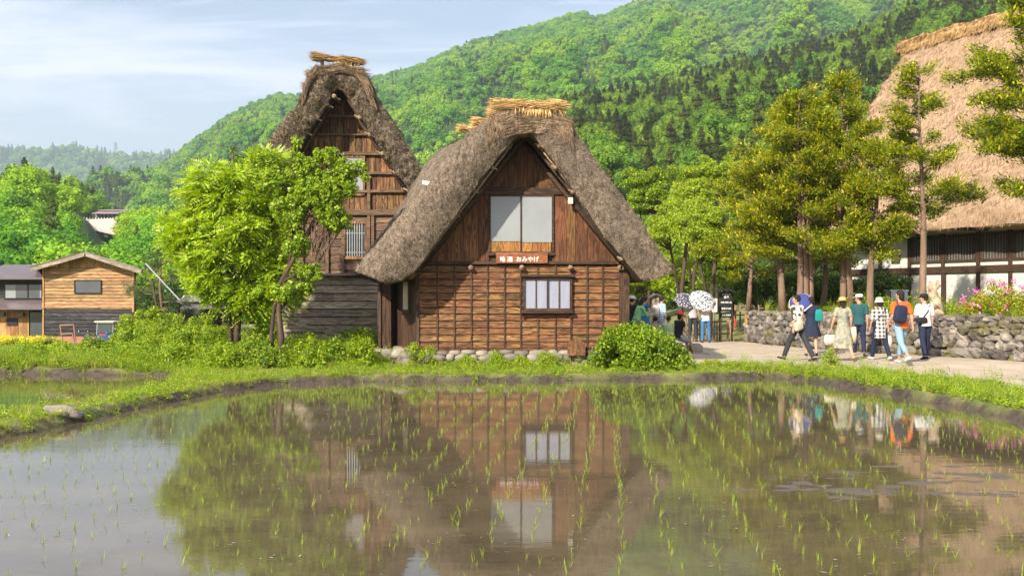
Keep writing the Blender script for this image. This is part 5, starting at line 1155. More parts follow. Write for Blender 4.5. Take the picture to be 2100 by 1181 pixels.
for i, (px, Y, s) in enumerate(foot):
    k = int(i * 7 % 4); r0 = FT[k]
    if k in used:
        o = r0.copy(); _link0(o)
        for ch in list(r0.children): c = ch.copy(); _link0(c); c.parent = o
    else: o = r0; used.add(k)
    x = W(px, 0, Y)[0]; o.location = (x, Y, gz_at(x, Y) - .2); o.scale = (s, s, s * .9); o.rotation_euler = (0, 0, i * 2.3)
    o['label'] = 'rounded green tree on the valley floor at the foot of the hills'
# yellow-green round tree behind the barn
bush('round_shrub', 'bright yellow-green rounded shrub showing above the left eave of the barn', W(84, 0, 75)[0], 75, 1.2, 1.1, 1.1, 1.9, 7000, .16, [L_fresh, L_bright], 140, ncl=60, clr=.35, cat='shrub')
# sparse pine by the barn with its props
bx_, by_ = W(330, 0, 40)[0], 40.0; bz_ = gz_at(bx_, by_); pn = thing('pine_tree', 'thin sparse pine with twisted boughs right of the plank barn', 'tree', (bx_, by_, bz_)); mb = MB(); rg = np.random.default_rng(9)
rp = lambda px, py: rel(px, py, 40, (bx_, by_, bz_)); mb.tube([(0, 0, 0), rp(332, 650), rp(328, 590), rp(330, 520)], [.11, .09, .06, .02], 8); cl_ = []
for a, b_ in (((332, 605), (290, 602)), ((290, 602), (264, 590)), ((330, 560), (306, 545)), ((330, 545), (352, 530)), ((331, 620), (362, 618)), ((362, 618), (392, 628)), ((330, 640), (300, 645)), ((300, 645), (285, 660)), ((330, 530), (338, 515)), ((331, 580), (360, 570)), ((331, 590), (280, 598)), ((332, 630), (350, 640)), ((331, 550), (310, 530))):
    mb.tube([rp(*a), rp(*b_)], [.035, .015], 5); cl_ += [np.array(rp(*b_)) + rg.normal(size=3) * .15 for _ in range(6)]; cl_ += [np.array(rp((a[0] + b_[0]) / 2, (a[1] + b_[1]) / 2 - 4)) + rg.normal(size=3) * .12 for _ in range(3)]
mb.build('trunk', M_bark2, pn, True); k = rg.integers(0, len(cl_), 7000); P = np.array(cl_)[k] + rdir(7000, rg) * .20 * rg.random((7000, 1)); V_, Q_ = leafgeo(P, unit(rdir(7000, rg) + [0, 0, .6]), rdir(7000, rg), np.full(7000, .17), np.full(7000, .012)); leafmesh('needles', [(V_, Q_, L_pine)], pn)
mb = MB(); mb.tube([W(298, 540, 39.5), W(368, 615, 39.5)], .03, 7); o = mb.build('support_pole', M_metal); tag(o, 'pale straight pole leaning across the sparse pine', 'pole')
mb = MB(); mb.tube([W(311, 572, 39.8), W(325, 650, 39.8)], .05, 7); o = mb.build('support_pole', M_bark); tag(o, 'dark prop pole standing left of the pine trunk', 'pole')
# azalea, stump
xa, ya = W(2050, 0, 28)[0], 28.0
az = bush('azalea_bush', 'azalea bush with pink blossoms spilling over the terrace wall at the right', xa, ya, 1.3, 1.05, .9, .95, 9000, .07, [L_bush, L_red], 150, ncl=70, clr=.2, cat='bush')
rg = np.random.default_rng(3); d = rdir(260, rg); d[:, 2] = np.abs(d[:, 2]); C = d * [1.12, 1.0, 1.05]; k = rg.integers(0, 46, 520); V_, Q_ = leafgeo(C[k] + rg.normal(size=(520, 3)) * .04, rdir(520, rg), unit(d[k] + rdir(520, rg) * .5), np.full(520, .065), np.full(520, .05)); leafmesh('blossoms', [(V_, Q_, L_flower)], az)
mb = MB(); pts = [W(1925, 640, 28.5), W(1920, 615, 28.5), W(1912, 598, 28.5), W(1915, 580, 28.5)]; mb.tube(pts, [.20, .13, .13, .09], 10); mb.tube([W(1914, 600, 28.5), W(1906, 588, 28.4), W(1908, 577, 28.4)], [.09, .08, .03], 8); mb.tube([W(1914, 595, 28.5), W(1925, 585, 28.5), W(1923, 575, 28.6)], [.08, .07, .03], 8); mb.tube([W(1924, 634, 28.4), W(1908, 618, 28.3)], [.08, .02], 7); mb.tube([W(1922, 640, 28.4), W(1934, 644, 28.2)], [.12, .05], 7)
for i in range(len(mb.v)): p = Vector(mb.v[i]); k = fbm(p, 9, 3) * .05; mb.v[i] = (p.x + k, p.y + k, p.z)
o = mb.build('tree_stump', M_dead, None, True); tag(o, 'gnarled bleached tree stump standing on the terrace wall behind the walkers', 'tree stump')
# small plant at path edge
bush('weed', 'small leafy sapling at the path edge in front of the straw-hatted woman', W(1703, 0, 24.2)[0], 24.2, .17, .22, .2, .48, 900, .06, [L_bush, L_fresh], 160, asp=.45, ncl=14, clr=.09, twigs=10, cat='weed')

# --- grasses and ground cover (uncountable) ---
def tuft(name, nbl, h, spread, lean, w, mat, seed, k=3):
    rg = np.random.default_rng(seed); V_ = []; Q_ = []
    for i in range(nbl):
        a = rg.uniform(0, 6.28); b0 = np.array([math.cos(a), math.sin(a), 0]) * spread * rg.random(); d = np.array([math.cos(a + rg.normal() * .6), math.sin(a + rg.normal() * .6), 0]); hh = h * rg.uniform(.5, 1.1); ln = lean * rg.uniform(.3, 1.3) * hh; s = np.array([-d[1], d[0], 0]) * w * .5; b = len(V_)
        for q in range(k + 1):
            t = q / k; p = b0 + d * ln * t * t + np.array([0, 0, hh * t * (1 - .25 * t * lean)]); ww = (1 - t) ** .7 + .05; V_ += [p - s * ww, p + s * ww]
        for q in range(k): Q_.append((b + 2 * q, b + 2 * q + 1, b + 2 * q + 3, b + 2 * q + 2))
    return bpy.data.objects.new(name, npmesh(name, V_, Q_, mat))
def leaftuft(name, n, h, r, leaf, mat, seed, asp=.55):
    rg = np.random.default_rng(seed); P = in_ellipsoid(n, (0, 0, h * .5), (r, r, h * .5), rg); Nn = unit(rdir(n, rg) * .7 + [0, 0, .8]); V_, Q_ = leafgeo(P, np.cross(Nn, rdir(n, rg)), Nn, leaf * rg.uniform(.6, 1.3, n), leaf * asp * rg.uniform(.8, 1.2, n)); return bpy.data.objects.new(name, npmesh(name, V_, Q_, mat))
PG = [tuft('tuft', 16, .10, .05, .7, .006, L_grass, i) for i in range(3)] + [tuft('tall_tuft', 14, .30, .06, .6, .010, L_grass, 10 + i) for i in range(2)] + [leaftuft('cover', 34, .16, .10, .045, L_cover, 20 + i) for i in range(3)] + [leaftuft('spray', 60, .42, .12, .05, L_cover, 30 + i, .35) for i in range(2)]
def inpoly(x, y, P): return sdist(x, y, P) < 0
def region(poly, n, rg, cond=None):
    P = np.array(poly); x = rg.uniform(P[:, 0].min(), P[:, 0].max(), n); y = rg.uniform(P[:, 1].min(), P[:, 1].max(), n); d = np.minimum(sdist(x, y, P1) + .1 * vnoise(x * 2.2, y * 2.2, 3), sdist(x, y, P2)); k = inpoly(x, y, poly) & (d > .07 + .13 * vnoise(x * 2.7, y * 2.7, 31)); x, y, d = x[k], y[k], d[k]
    if cond is not None: k = cond(x, y, d); x, y = x[k], y[k]
    return x, y
def grow(name, poly, dens, mix, sc_rng, seed, label, cond=None, hs=1.0):
    P = np.array(poly); rg = np.random.default_rng(seed); A = (P[:, 0].max() - P[:, 0].min()) * (P[:, 1].max() - P[:, 1].min()); x, y = region(poly, int(A * dens), rg, cond); n = len(x); z = gh(x, y)
    ids = rg.choice(len(mix), n, p=np.array(mix) / sum(mix)); pn_ = vnoise(x * .9, y * .9, seed + 3); s = rg.uniform(*sc_rng, n) * (1 + .45 * pn_)
    o = scatter(name, PG, np.stack([x, y, z - .01], 1), np.stack([rg.normal(0, .12, n), rg.normal(0, .12, n), rg.uniform(0, 6.28, n)], 1), np.stack([s, s, s * hs], 1), ids); o['label'] = label; return o
#            short x3      tall x2   cover x3      spray x2
grow('grass', [(-9, 20.5), (-9, 24.4), (6, 24.4), (8.2, 23.4), (7, 22.2), (5.8, 22.4), (1.6, 21.6), (-3.6, 21), (-5, 20.2), (-6, 19)], 150, [6, 6, 6, .5, .5, 1.2, 1.2, 1.2, .1, .1], (.45, .9), 1, 'short bright grass on the field bank before the hut')
grow('grass', [(-12, 8), (-9.5, 9.5), (-6.4, 13), (-5.6, 19), (-5, 21), (-8, 24), (-9.5, 23), (-7.4, 17.4), (-8.4, 15.4), (-11, 13.4), (-16, 12)], 200, [6, 6, 6, .3, .3, 1, 1, 1, .05, .05], (.45, .9), 2, 'grass on the bank between the two flooded fields')
grow('ground_cover', [(-7.4, 14.5), (-6.7, 17.2), (-6.6, 20), (-7.4, 23.4), (-7.9, 23.4), (-7.1, 20), (-7.2, 17.3), (-7.9, 15.2), (-9.5, 13.0), (-9.5, 12.4)], 34, [3, 3, 3, 3, 3, 2, 2, 2, .5, .5], (.45, .85), 3, 'taller weeds along the edge of the left field')
grow('ground_cover', [(5.6, 22.9), (6.6, 21.3), (7.2, 19), (7.6, 16), (7.7, 13), (8.6, 9), (10, 9), (9.6, 15), (9.1, 19.2), (8.0, 22.8), (7.0, 24), (5.0, 24.4)], 110, [1, 1, 1, 3.0, 3.0, 5, 5, 5, .6, .6], (.7, 1.15), 4, 'lush green plants on the strip between the path and the field')
grow('ground_cover', [(-15, 24), (-14.5, 27), (-9, 27.4), (-8, 30.5), (-3.2, 30.5), (-3.0, 25), (-3.4, 24.0), (-8, 23.6), (-12, 23.8), (-18, 24.2)], 60, [1, 1, 1, 3, 3, 5, 5, 5, 2.5, 2.5], (.7, 1.3), 5, 'tangled undergrowth left of the hut')
grow('ground_cover', [(-2.6, 23.6), (3.2, 23.6), (3.2, 24.75), (-2.8, 24.7)], 45, [2, 2, 2, 1, 1, 4, 4, 4, .6, .6], (.5, .9), 6, 'low weeds along the cobble footing')
grow('ground_cover', [(-45, 31.8), (-18, 31.6), (-13, 32), (-10.5, 34), (-9, 42), (-10, 59), (-24, 59), (-45, 59)], 7, [1, 1, 1, 6, 4, 5, 5, 5, .2, .2], (.45, .85), 7, 'rough green verge before the plank barn')
grow('ground_cover', [(-45, 23.6), (-15, 23.4), (-8.6, 23.0), (-9, 26.8), (-15, 27), (-45, 27)], 45, [1, 1, 1, 6, 6, 5, 5, 5, 3, 3], (.7, 1.4), 8, 'weeds along the far edge of the left field')
grow('ground_cover', [(9.3, 39.5), (9.3, 36.8), (10.4, 31.6), (11.8, 29), (13.8, 26), (17.8, 18.5), (24, 16), (24, 40), (14, 50)], 9, [2, 2, 2, 4, 4, 6, 6, 6, 3, 3], (.9, 1.8), 9, 'low plants on the terrace under the trees')
x = W(40, 0, 58)[0]; rg = np.random.default_rng(8)
fl = leaftuft('flower', 26, .35, .16, .10, L_yellow, 3); gr_ = tuft('flower_green', 24, .5, .1, .5, .03, L_grass, 4)
n = 420; xs = rg.uniform(W(-60, 0, 57)[0], W(92, 0, 57)[0], n); ys = rg.uniform(55.5, 58.8, n); zs = gh(xs, ys); pid = rg.integers(0, 2, n); s = rg.uniform(.8, 1.3, n); o = scatter('flower_bed', [fl, gr_], np.stack([xs, ys, zs + .12 * (pid == 0)], 1), np.stack([0 * xs, 0 * xs, xs * 7], 1), np.stack([s, s, s], 1), pid); o['label'] = 'bed of yellow flowers before the neighbour house'
# --- rice seedlings: the 300 nearest as individuals, the rest as one mass ---
RP = [tuft('rice', 4 + i % 4, .17, .016, .5, .0066, L_rice, 60 + i, 4) for i in range(6)]
rg = np.random.default_rng(12); pts = []
for r in range(-34, 40):
    y = 5.8 + rg.uniform(0, .1)
    while y < 21.4:
        xx = r * .335 + .10 * (y - 6) + rg.normal() * .02
        sp_ = .27 if (xx < -1.2) else .185
        if rg.random() < (.88 if y < 13 else .85): pts.append((xx + rg.normal() * .02, y + rg.normal() * .03))
        y += sp_ * rg.uniform(.75, 1.25)
pts = np.array(pts); d = sdist(pts[:, 0], pts[:, 1], P1); infr = np.abs(pts[:, 0] / pts[:, 1]) < .56; pts = pts[(d < -.35) & infr & (pts[:, 1] > 6.45)]
pts = pts[np.argsort(np.hypot(pts[:, 0] * .5, pts[:, 1]))]; near, rest = pts[:300], pts[300:]
smesh = [p.data.copy() for p in RP]
for i, (x, y) in enumerate(near):
    o = bpy.data.objects.new('rice_seedling', smesh[i % 6]); _link0(o); o.location = (x, y, -.01); s = rg.uniform(.36, .74); o.scale = (s, s, s * rg.uniform(.8, 1.15)); o.rotation_euler = (rg.normal() * .15, rg.normal() * .15, rg.uniform(0, 6.28))
    tag(o, 'young green rice seedling standing in the flooded field', 'rice seedling', 'rice seedlings planted in rows in the flooded field')
n = len(rest); s = rg.uniform(.38, .72, n); o = scatter('rice_seedlings', RP, np.c_[rest, np.full(n, -.01)], np.stack([rg.normal(0, .15, n), rg.normal(0, .15, n), rg.uniform(0, 6.28, n)], 1), np.stack([s, s, s], 1), rg.integers(0, 6, n)); o['label'] = 'further rows of rice seedlings'

# floating bits of straw, scum and leaf on the water
rg = np.random.default_rng(91); n = 1500; y = rg.uniform(6.4, 21, n); x = rg.uniform(-.55, .55, n) * y; k = (sdist(x, y, P1) < -.2) & (vnoise(x * .9, y * 1.6, 41, 3) > -.15); x, y = x[k], y[k]; n = len(x)
V_, Q_ = leafgeo(np.stack([x, y, np.full(n, .003)], 1), unit(rdir(n, rg) * [1, 1, .02]), np.tile([0, 0, 1.], (n, 1)), rg.uniform(.015, .07, n), rg.uniform(.004, .016, n), 0.0)
o = link(bpy.data.objects.new('floating_debris', npmesh('floating_debris', V_, Q_, basic('pale_scum', (.42, .36, .28), (.20, .16, .10), 3, .8, 0, isl=.4)))); tag(o, kind='stuff'); o['label'] = 'bits of straw and scum floating on the flooded field'
# ---------- people ----------
def cloth(name, c, c2=None, scale=4.0): return basic(name, c, c2 or tuple(x * .85 for x in c), scale, .85, .25, bs=9)
def patmat(name, fn):
    m, T = newmat(name); v = coords(T); col = fn(T, v)
    finish(T, node(T, 'ShaderNodeBsdfPrincipled', {'Base Color': col, 'Roughness': .85, 'Normal': bump(T, noise(T, v, 9, 3), .3, .02)}).outputs[0]); return m
M_skin = basic('skin', (.47, .28, .195), (.41, .24, .165), 6, .55, .05); M_hair = basic('black_hair', (.018, .014, .012), (.03, .022, .018), 20, .75, .5, bs=60, spec=.15)
C_cow = patmat('cow_print', lambda T, v: mixc(T, maprange(T, noise(T, mapping(T, v, (1, 1, .8)), 10, 1, .4), .53, .55), (.62, .57, .49), (.04, .035, .03)))
C_check = patmat('black_white_check', lambda T, v: mixc(T, mathn(T, 'MULTIPLY', mathn(T, 'ADD', mathn(T, 'GREATER_THAN', mathn(T, 'SINE', mathn(T, 'MULTIPLY', node(T, 'ShaderNodeSeparateXYZ', {0: v}).outputs[0], 62)), 0), mathn(T, 'GREATER_THAN', mathn(T, 'SINE', mathn(T, 'MULTIPLY', node(T, 'ShaderNodeSeparateXYZ', {0: v}).outputs[2], 62)), 0)), .5), (.58, .56, .52), (.03, .03, .035)))
C_stripe = patmat('blue_stripe', lambda T, v: mixc(T, mathn(T, 'GREATER_THAN', mathn(T, 'SINE', mathn(T, 'MULTIPLY', node(T, 'ShaderNodeSeparateXYZ', {0: v}).outputs[2], 110)), .2), (.10, .26, .42), (.62, .68, .70)))
C_dress = patmat('grey_yellow_print', lambda T, v: mixc(T, maprange(T, noise(T, v, 14, 3, .6), .52, .60), mixc(T, maprange(T, noise(T, v, 9, 2), .4, .6), (.17, .17, .15), (.30, .29, .26)), (.38, .34, .12)))
C_dots = patmat('dark_dotted', lambda T, v: mixc(T, mathn(T, 'LESS_THAN', node(T, 'ShaderNodeTexVoronoi', {'Vector': v, 'Scale': 16.0}).outputs[0], .33), (.055, .05, .075), (.55, .53, .58)))
C_flor = patmat('white_black_flower', lambda T, v: mixc(T, maprange(T, noise(T, v, 20, 2, .6), .47, .51), (.72, .72, .72), (.05, .05, .06)))
CL = {k: cloth(k, c) for k, c in dict(cloth_charcoal=(.035, .038, .045), cloth_navy=(.016, .022, .05), cloth_teal=(.02, .08, .09), cloth_orange=(.66, .12, .02), cloth_jeans=(.22, .34, .44), cloth_white=(.62, .62, .61), cloth_green=(.24, .52, .20), cloth_blue=(.02, .12, .30), cloth_grey=(.30, .31, .33), cloth_black=(.015, .015, .018), cloth_beige=(.68, .55, .38), cloth_mauve=(.50, .42, .44), cloth_denim=(.05, .16, .34), cloth_straw=(.58, .38, .14), cloth_red=(.80, .05, .06), cloth_purple=(.14, .05, .24), cloth_cream=(.60, .53, .42), cloth_tan=(.45, .28, .13), cloth_lime=(.45, .58, .28), cloth_umbrella=(.045, .055, .20), cloth_cyan=(.01, .22, .20)).items()}
def remesh(mb, name, vox, mat, parent, sm=3):
    o = mb.build(name, mat, None); m = o.modifiers.new('r', 'REMESH'); m.mode = 'VOXEL'; m.voxel_size = vox; m.use_smooth_shade = True
    s = o.modifiers.new('s', 'SMOOTH'); s.iterations = sm; s.factor = .5
    bpy.context.view_layer.update(); me = bpy.data.meshes.new_from_object(o.evaluated_get(bpy.context.evaluated_depsgraph_get())); me.name = name
    me.materials.clear(); me.materials.append(mat); old = o.data; bpy.data.objects.remove(o); bpy.data.meshes.remove(old)
    n = bpy.data.objects.new(name, me); _link0(n); n.parent = parent; return n
def rotx(a): return Matrix.Rotation(a, 3, 'X')
def person(label, px, Y, H, face, top, bottom=None, shoes=None, hat=None, hair='short', lean=.06, legs=((.35, .05), (-.30, .35)), arms=((-.3, .12, .3), (.3, .12, .3)), sleeve=.45, skirt=None, pant=1.0, z=None, sex='m', seat=None, headyaw=0.0, toptail=.0, extra=None, group=None):
    """face: heading in degrees, 0 = away from camera, positive = to the left. legs: (hip flexion, knee bend); arms: (swing forward, out, elbow bend)"""
    x = W(px, 0, Y)[0]; s = H / 1.70; z = gz_at(x, Y) + .012 if z is None else z
    t = thing('person', label, 'person', (x, Y, z), R(face), group)
    sw = .185 if sex == 'm' else .165; hw = .085 if sex == 'm' else .095
    pel = Vector((0, 0, .93)); T_ = rotx(-lean)
    def up(v): return pel + T_ @ (Vector(v) - pel)
    J = {}
    for i, sg in enumerate((-1, 1)):
        hf, kb = legs[i][:2]; ab = legs[i][2] if len(legs[i]) > 2 else .04
        hip = pel + Vector((sg * hw, 0, -.04)); d1 = Vector((sg * math.sin(ab), math.sin(hf), -math.cos(hf))).normalized(); kn = hip + d1 * .43; a2 = hf - kb; d2 = Vector((sg * .02, math.sin(a2), -math.cos(a2))).normalized(); an = kn + d2 * .41
        fa = a2 * .55 if seat is None else 0; toe = an + rotx(fa) @ Vector((sg * .02, .15, -.05)); heel = an + rotx(fa) @ Vector((0, -.05, -.055)); J[i] = (hip, kn, an, toe, heel)
        sf, ou, eb = arms[i][:3]; sh = up((sg * sw, 0, 1.40)); q1 = T_ @ Vector((sg * math.sin(ou), math.sin(sf) * math.cos(ou), -math.cos(sf) * math.cos(ou))); el = sh + q1 * .28; a3 = sf + eb; q2 = T_ @ Vector((sg * math.sin(ou) * (.6 if len(arms[i]) < 4 else arms[i][3]), math.sin(a3), -math.cos(a3))); q2.normalize(); wr = el + q2 * .245; J['a%d' % i] = (sh, el, wr, q2)
    zmin = min(min(J[i][3].z, J[i][4].z) for i in (0, 1)) - .02
    if seat is not None: zmin = pel.z - .10 - seat / s
    S = lambda v: tuple((Vector(v) - Vector((0, 0, zmin))) * s)
    RR = lambda L: [tuple(q * s for q in r) if hasattr(r, '__len__') else r * s for r in L]
    head = up((0, .015, 1.60)); nk = up((0, 0, 1.44)); HR = Matrix.Rotation(headyaw, 3, 'Z') @ T_
    hp = lambda v: S(head + HR @ Vector(v))
    body = MB()
    def torso(mb, g=0.0, z0=.90, z1=1.44, low=None):
        w = 1.0 if sex == 'm' else .92
        prof = [(.84, .13, .10), (.93, .155, .112), (1.03, .140, .10), (1.12, .135 * w, .10), (1.24, .155 * w, .115), (1.34, .165 * w, .11), (1.40, .135, .085), (1.45, .055, .055)]
        pts = [p for p in prof if z0 - .01 <= p[0] <= z1 + .02]
        mb.tube([S(up((0, 0, p[0])) if p[0] > .93 else Vector((0, 0, p[0]))) for p in pts], RR([(p[1] + g, p[2] + g) for p in pts]), 16, up=(1, 0, 0))
        for sg in (-1, 1): mb.ell(S(up((sg * (sw - .03), 0, 1.385))), ((.065 + g) * s,) * 3, 10, 7)
    torso(body)
    body.tube([S(up((0, -.005, 1.40))), S(up((0, .0, 1.48))), S(up((0, .01, 1.56)))], RR([.058, .052, .05]), 12)
    body.ell(hp((0, 0, .01)), (.074 * s, .092 * s, .108 * s), 16, 12, HR); body.ell(hp((0, .035, -.055)), (.05 * s, .05 * s, .055 * s), 12, 8, HR)
    body.ell(hp((0, .096, -.012)), (.013 * s, .018 * s, .022 * s), 8, 6, HR); body.ell(hp((0, .082, -.058)), (.024 * s, .012 * s, .009 * s), 8, 6, HR)
    for sg in (-1, 1):
        body.ell(hp((sg * .076, -.005, -.008)), (.010 * s, .022 * s, .032 * s), 8, 6, HR); body.ell(hp((sg * .03, .075, .022)), (.018 * s, .012 * s, .008 * s), 8, 5, HR)
    for i, sg in enumerate((-1, 1)):
        hip, kn, an, toe, heel = J[i]; body.tube([S(hip + Vector((0, 0, .04))), S(hip.lerp(kn, .35)), S(hip.lerp(kn, .8)), S(kn), S(kn.lerp(an, .3)), S(kn.lerp(an, .7)), S(an)], RR([.082, .078, .056, .052, .054, .038, .033]), 12)
        body.tube([S(heel + Vector((0, 0, .02))), S(an.lerp(toe, .5)), S(toe)], RR([(.03, .03), (.035, .028), (.033, .016)]), 10)
        sh, el, wr, q2 = J['a%d' % i]; body.tube([S(sh), S(sh.lerp(el, .4)), S(sh.lerp(el, .85)), S(el), S(el.lerp(wr, .25)), S(el.lerp(wr, .7)), S(wr)], RR([.05, .046, .038, .037, .038, .028, .024]), 12)
        # hand: palm, four unequal bent fingers, thumb from the side of the palm
        side = Vector((sg, 0, 0)); fwd = q2.cross(side).normalized(); fwd = fwd if fwd.y > 0 else -fwd; palmn = fwd.cross(q2).normalized(); pc = wr + q2 * .045
        body.tube([S(wr), S(wr + q2 * .04), S(wr + q2 * .085)], RR([(.024, .017), (.036, .016), (.036, .014)]), 10, up=tuple(fwd))
        inn = -sg * (palmn if palmn.x > 0 else -palmn)
        for k_, (o_, L_) in enumerate(((.028, .070), (.010, .080), (-.010, .075), (-.027, .058))):
            b0 = wr + q2 * .083 + fwd * o_; b1 = b0 + (q2 * .9 + inn * .25).normalized() * L_ * .45; b2 = b1 + (q2 * .55 + inn * .8).normalized() * L_ * .32; b3 = b2 + (q2 * .1 + inn).normalized() * L_ * .25
            body.tube([S(b0), S(b1), S(b2), S(b3)], RR([.0095, .009, .0085, .007]), 7)
        b0 = wr + q2 * .025 + fwd * .026; b1 = b0 + (q2 * .6 + fwd * .7 + inn * .3).normalized() * .035; b2 = b1 + (q2 * .9 + fwd * .15 + inn * .4).normalized() * .03; body.tube([S(b0), S(b1), S(b2)], RR([.012, .011, .008]), 7)
    remesh(body, 'body', .0085 if Y < 30 else .012, M_skin, t)
    # shirt
    mb = MB(); torso(mb, .018, .93 if skirt is None else 1.0)
    if skirt is None: mb.tube([S(up((0, 0, 1.04))), S(up((0, 0, .95))), S(up((0, 0, .86 - toptail)))], RR([(.155, .118), (.170, .130), (.178, .138)]), 16, up=(1, 0, 0))
    for i in (0, 1):
        sh, el, wr, q2 = J['a%d' % i]; e1 = sh.lerp(el, min(1, sleeve * 2)); P = [sh, sh.lerp(e1, .5), e1]; rr = [.066, .066, .064]
        if sleeve > .5: P.append(el.lerp(wr, (sleeve - .5) * 2)); rr = [.066, .058, .05, .042]
        mb.tube([S(p) for p in P], RR(rr), 12)
    for i in range(len(mb.v)):
        p = Vector(mb.v[i]); k = mnoise.noise(p * 11) * .007; mb.v[i] = (p.x + k, p.y + k, p.z)
    remesh(mb, 'shirt' if skirt is None else 'dress_top', .012, top, t, 2)
    if bottom is not None and skirt is None:
        mb = MB(); mb.tube([S(Vector((0, 0, 1.02))), S(Vector((0, 0, .94))), S(Vector((0, 0, .84)))], RR([(.15, .112), (.168, .125), (.150, .115)]), 16, up=(1, 0, 0))
        for i in (0, 1):
            hip, kn, an, toe, heel = J[i]; P = [hip + Vector((0, 0, .04)), hip.lerp(kn, .4), kn]; rr = [.098, .092, .070]
            if pant > .5: P += [kn.lerp(an, (pant - .5)), kn.lerp(an, (pant - .5) * 1.95)]; rr += [.066, .060]
            else: P[-1] = hip.lerp(kn, pant * 2); rr[-1] = .085
            mb.tube([S(p) for p in P], RR(rr), 12)
        for i in range(len(mb.v)):
            p = Vector(mb.v[i]); k = mnoise.noise(p * 9) * .008; mb.v[i] = (p.x + k, p.y + k, p.z)
        remesh(mb, 'trousers' if pant > .5 else 'shorts', .012, bottom, t, 2)
    if skirt is not None:
        mb = MB(); n = 40; hem = skirt; cy = (J[0][1] + J[1][1]) * .5; rows = []; zt, zbt = 1.05, hem
        for k in range(9):
            q = k / 8; zc = zt + (zbt - zt) * q; rx, ry = .145 + .13 * q ** .8, .11 + .15 * q ** .8; off = (cy.y) * q * .8
            rows.append([(math.cos(2 * math.pi * j / n) * rx * (1 + .07 * q * math.sin(j * 6 * 2 * math.pi / n + k * .2)), math.sin(2 * math.pi * j / n) * ry * (1 + .07 * q * math.sin(j * 6 * 2 * math.pi / n)) + off, zc) for j in range(n)])
        vs = [S(v) for r_ in rows for v in r_]; mb.add(vs, [(k * n + j, k * n + (j + 1) % n, (k + 1) * n + (j + 1) % n, (k + 1) * n + j) for k in range(8) for j in range(n)]); mb.build('skirt', bottom, t, True)
    if shoes is not None:
        for i in (0, 1):
            hip, kn, an, toe, heel = J[i]; mb = MB(); mb.tube([S(heel + Vector((0, -.012, .01))), S(heel.lerp(toe, .35) + Vector((0, 0, .02))), S(heel.lerp(toe, .75) + Vector((0, 0, .005))), S(toe + Vector((0, .02, 0)))], RR([(.036, .03), (.042, .040), (.044, .030), (.036, .022)]), 12); mb.build('shoe', shoes, t, True)
    # hair
    if hair:
        mb = MB(); mb.ell(hp((0, -.016, .028)), (.088 * s, .100 * s, .108 * s), 16, 12, HR)
        if hair in ('bob', 'long'): mb.ell(hp((0, -.045, -.045)), (.082 * s, .06 * s, .10 * s), 14, 10, HR)
        if hair == 'long': mb.ell(hp((0, -.07, -.14)), (.06 * s, .04 * s, .12 * s), 12, 8, HR)
        o = mb.build('hair', M_hair, t, True); me = o.data
        if hair == 'short' or hair in ('bob', 'long'):
            bmm = bmesh.new(); bmm.from_mesh(me); inv = HR.inverted(); hc = Vector(hp((0, 0, 0)))
            kill = [v for v in bmm.verts if (lambda q: (q.y > .03 * s and q.z < .055 * s) or (hair == 'short' and q.z < -.055 * s))(inv @ (v.co - hc))]
            bmesh.ops.delete(bmm, geom=kill, context='VERTS'); bmm.to_mesh(me); bmm.free()
    if hat:
        kind, hm = hat; mb = MB(); R0 = {'brim': .155, 'wide': .20, 'bucket': .135, 'cap': 0, 'flat': 0}[kind]
        mb.tube([hp((0, -.01, .045)), hp((0, -.012, .09)), hp((0, -.015, .128)), hp((0, -.015, .14))], RR([(.099, .112), (.097, .109), (.080, .09), (.04, .045)]), 20, up=tuple(HR @ Vector((1, 0, 0))))
        if R0: mb.tube([hp((0, -.01, .050)), hp((0, -.01, .040)), hp((0, -.012, .022 if kind != 'bucket' else -.01))], RR([(.099, .112), (R0 * .8, R0 * .85), (R0, R0 * 1.05)]), 24, cap=False, up=tuple(HR @ Vector((1, 0, 0))))
        else: mb.ell(hp((0, .12, .05)), (.065 * s, .06 * s, .010 * s), 12, 6, HR)
        o = mb.build('hat', hm, t, True); sm_ = o.modifiers.new('solid', 'SOLIDIFY'); sm_.thickness = .006
    Mw = Matrix.Translation((x, Y, z)) @ Matrix.Rotation(R(face), 4, 'Z')
    return dict(root=t, w=lambda v: Mw @ Vector(v), wr=[Mw @ Vector(S(J['a%d' % i][2] + J['a%d' % i][3] * .08)) for i in (0, 1)], sh=[Mw @ Vector(S(J['a%d' % i][0])) for i in (0, 1)], S=lambda v: Mw @ Vector(S(up(v))), M=Mw, s=s, face=face, head=Mw @ Vector(S(head)))
def worn(name, label, cat, P, mat, c, size, strap=None, round_=.3, straps=True, name_part='pouch', rot=None):
    """soft bag centred at body point c (person coordinates)"""
    o0 = P['S'](c); t = thing(name, label, cat, tuple(o0), R(P['face'])); mb = MB(); sx, sy, sz = [q * P['s'] / 2 for q in size]
    for k in range(1): mb.ell((0, 0, 0), (1, 1, 1), 18, 12)
    for i in range(len(mb.v)):
        v = mb.v[i]; f = lambda a, e: math.copysign(abs(a) ** e, a); mb.v[i] = (f(v[0], .45) * sx * (1 - .12 * v[2]), f(v[1], .6) * sy, f(v[2], .5) * sz)
    if rot: 
        for i in range(len(mb.v)): mb.v[i] = tuple(Matrix.Rotation(rot, 3, 'Y') @ Vector(mb.v[i]))
    mb.build(name_part, mat, t, True); inv = (Matrix.Translation(tuple(o0)) @ Matrix.Rotation(R(P['face']), 4, 'Z')).inverted()
    for a in (strap or []):
        pts = [inv @ P['S'](q) for q in a]; mb = MB(); mb.tube([tuple(p) for p in pts], [(.016, .004)] * len(pts), 6, up=(1, 0, 0)); mb.build('strap', mat, t, True)
    return t
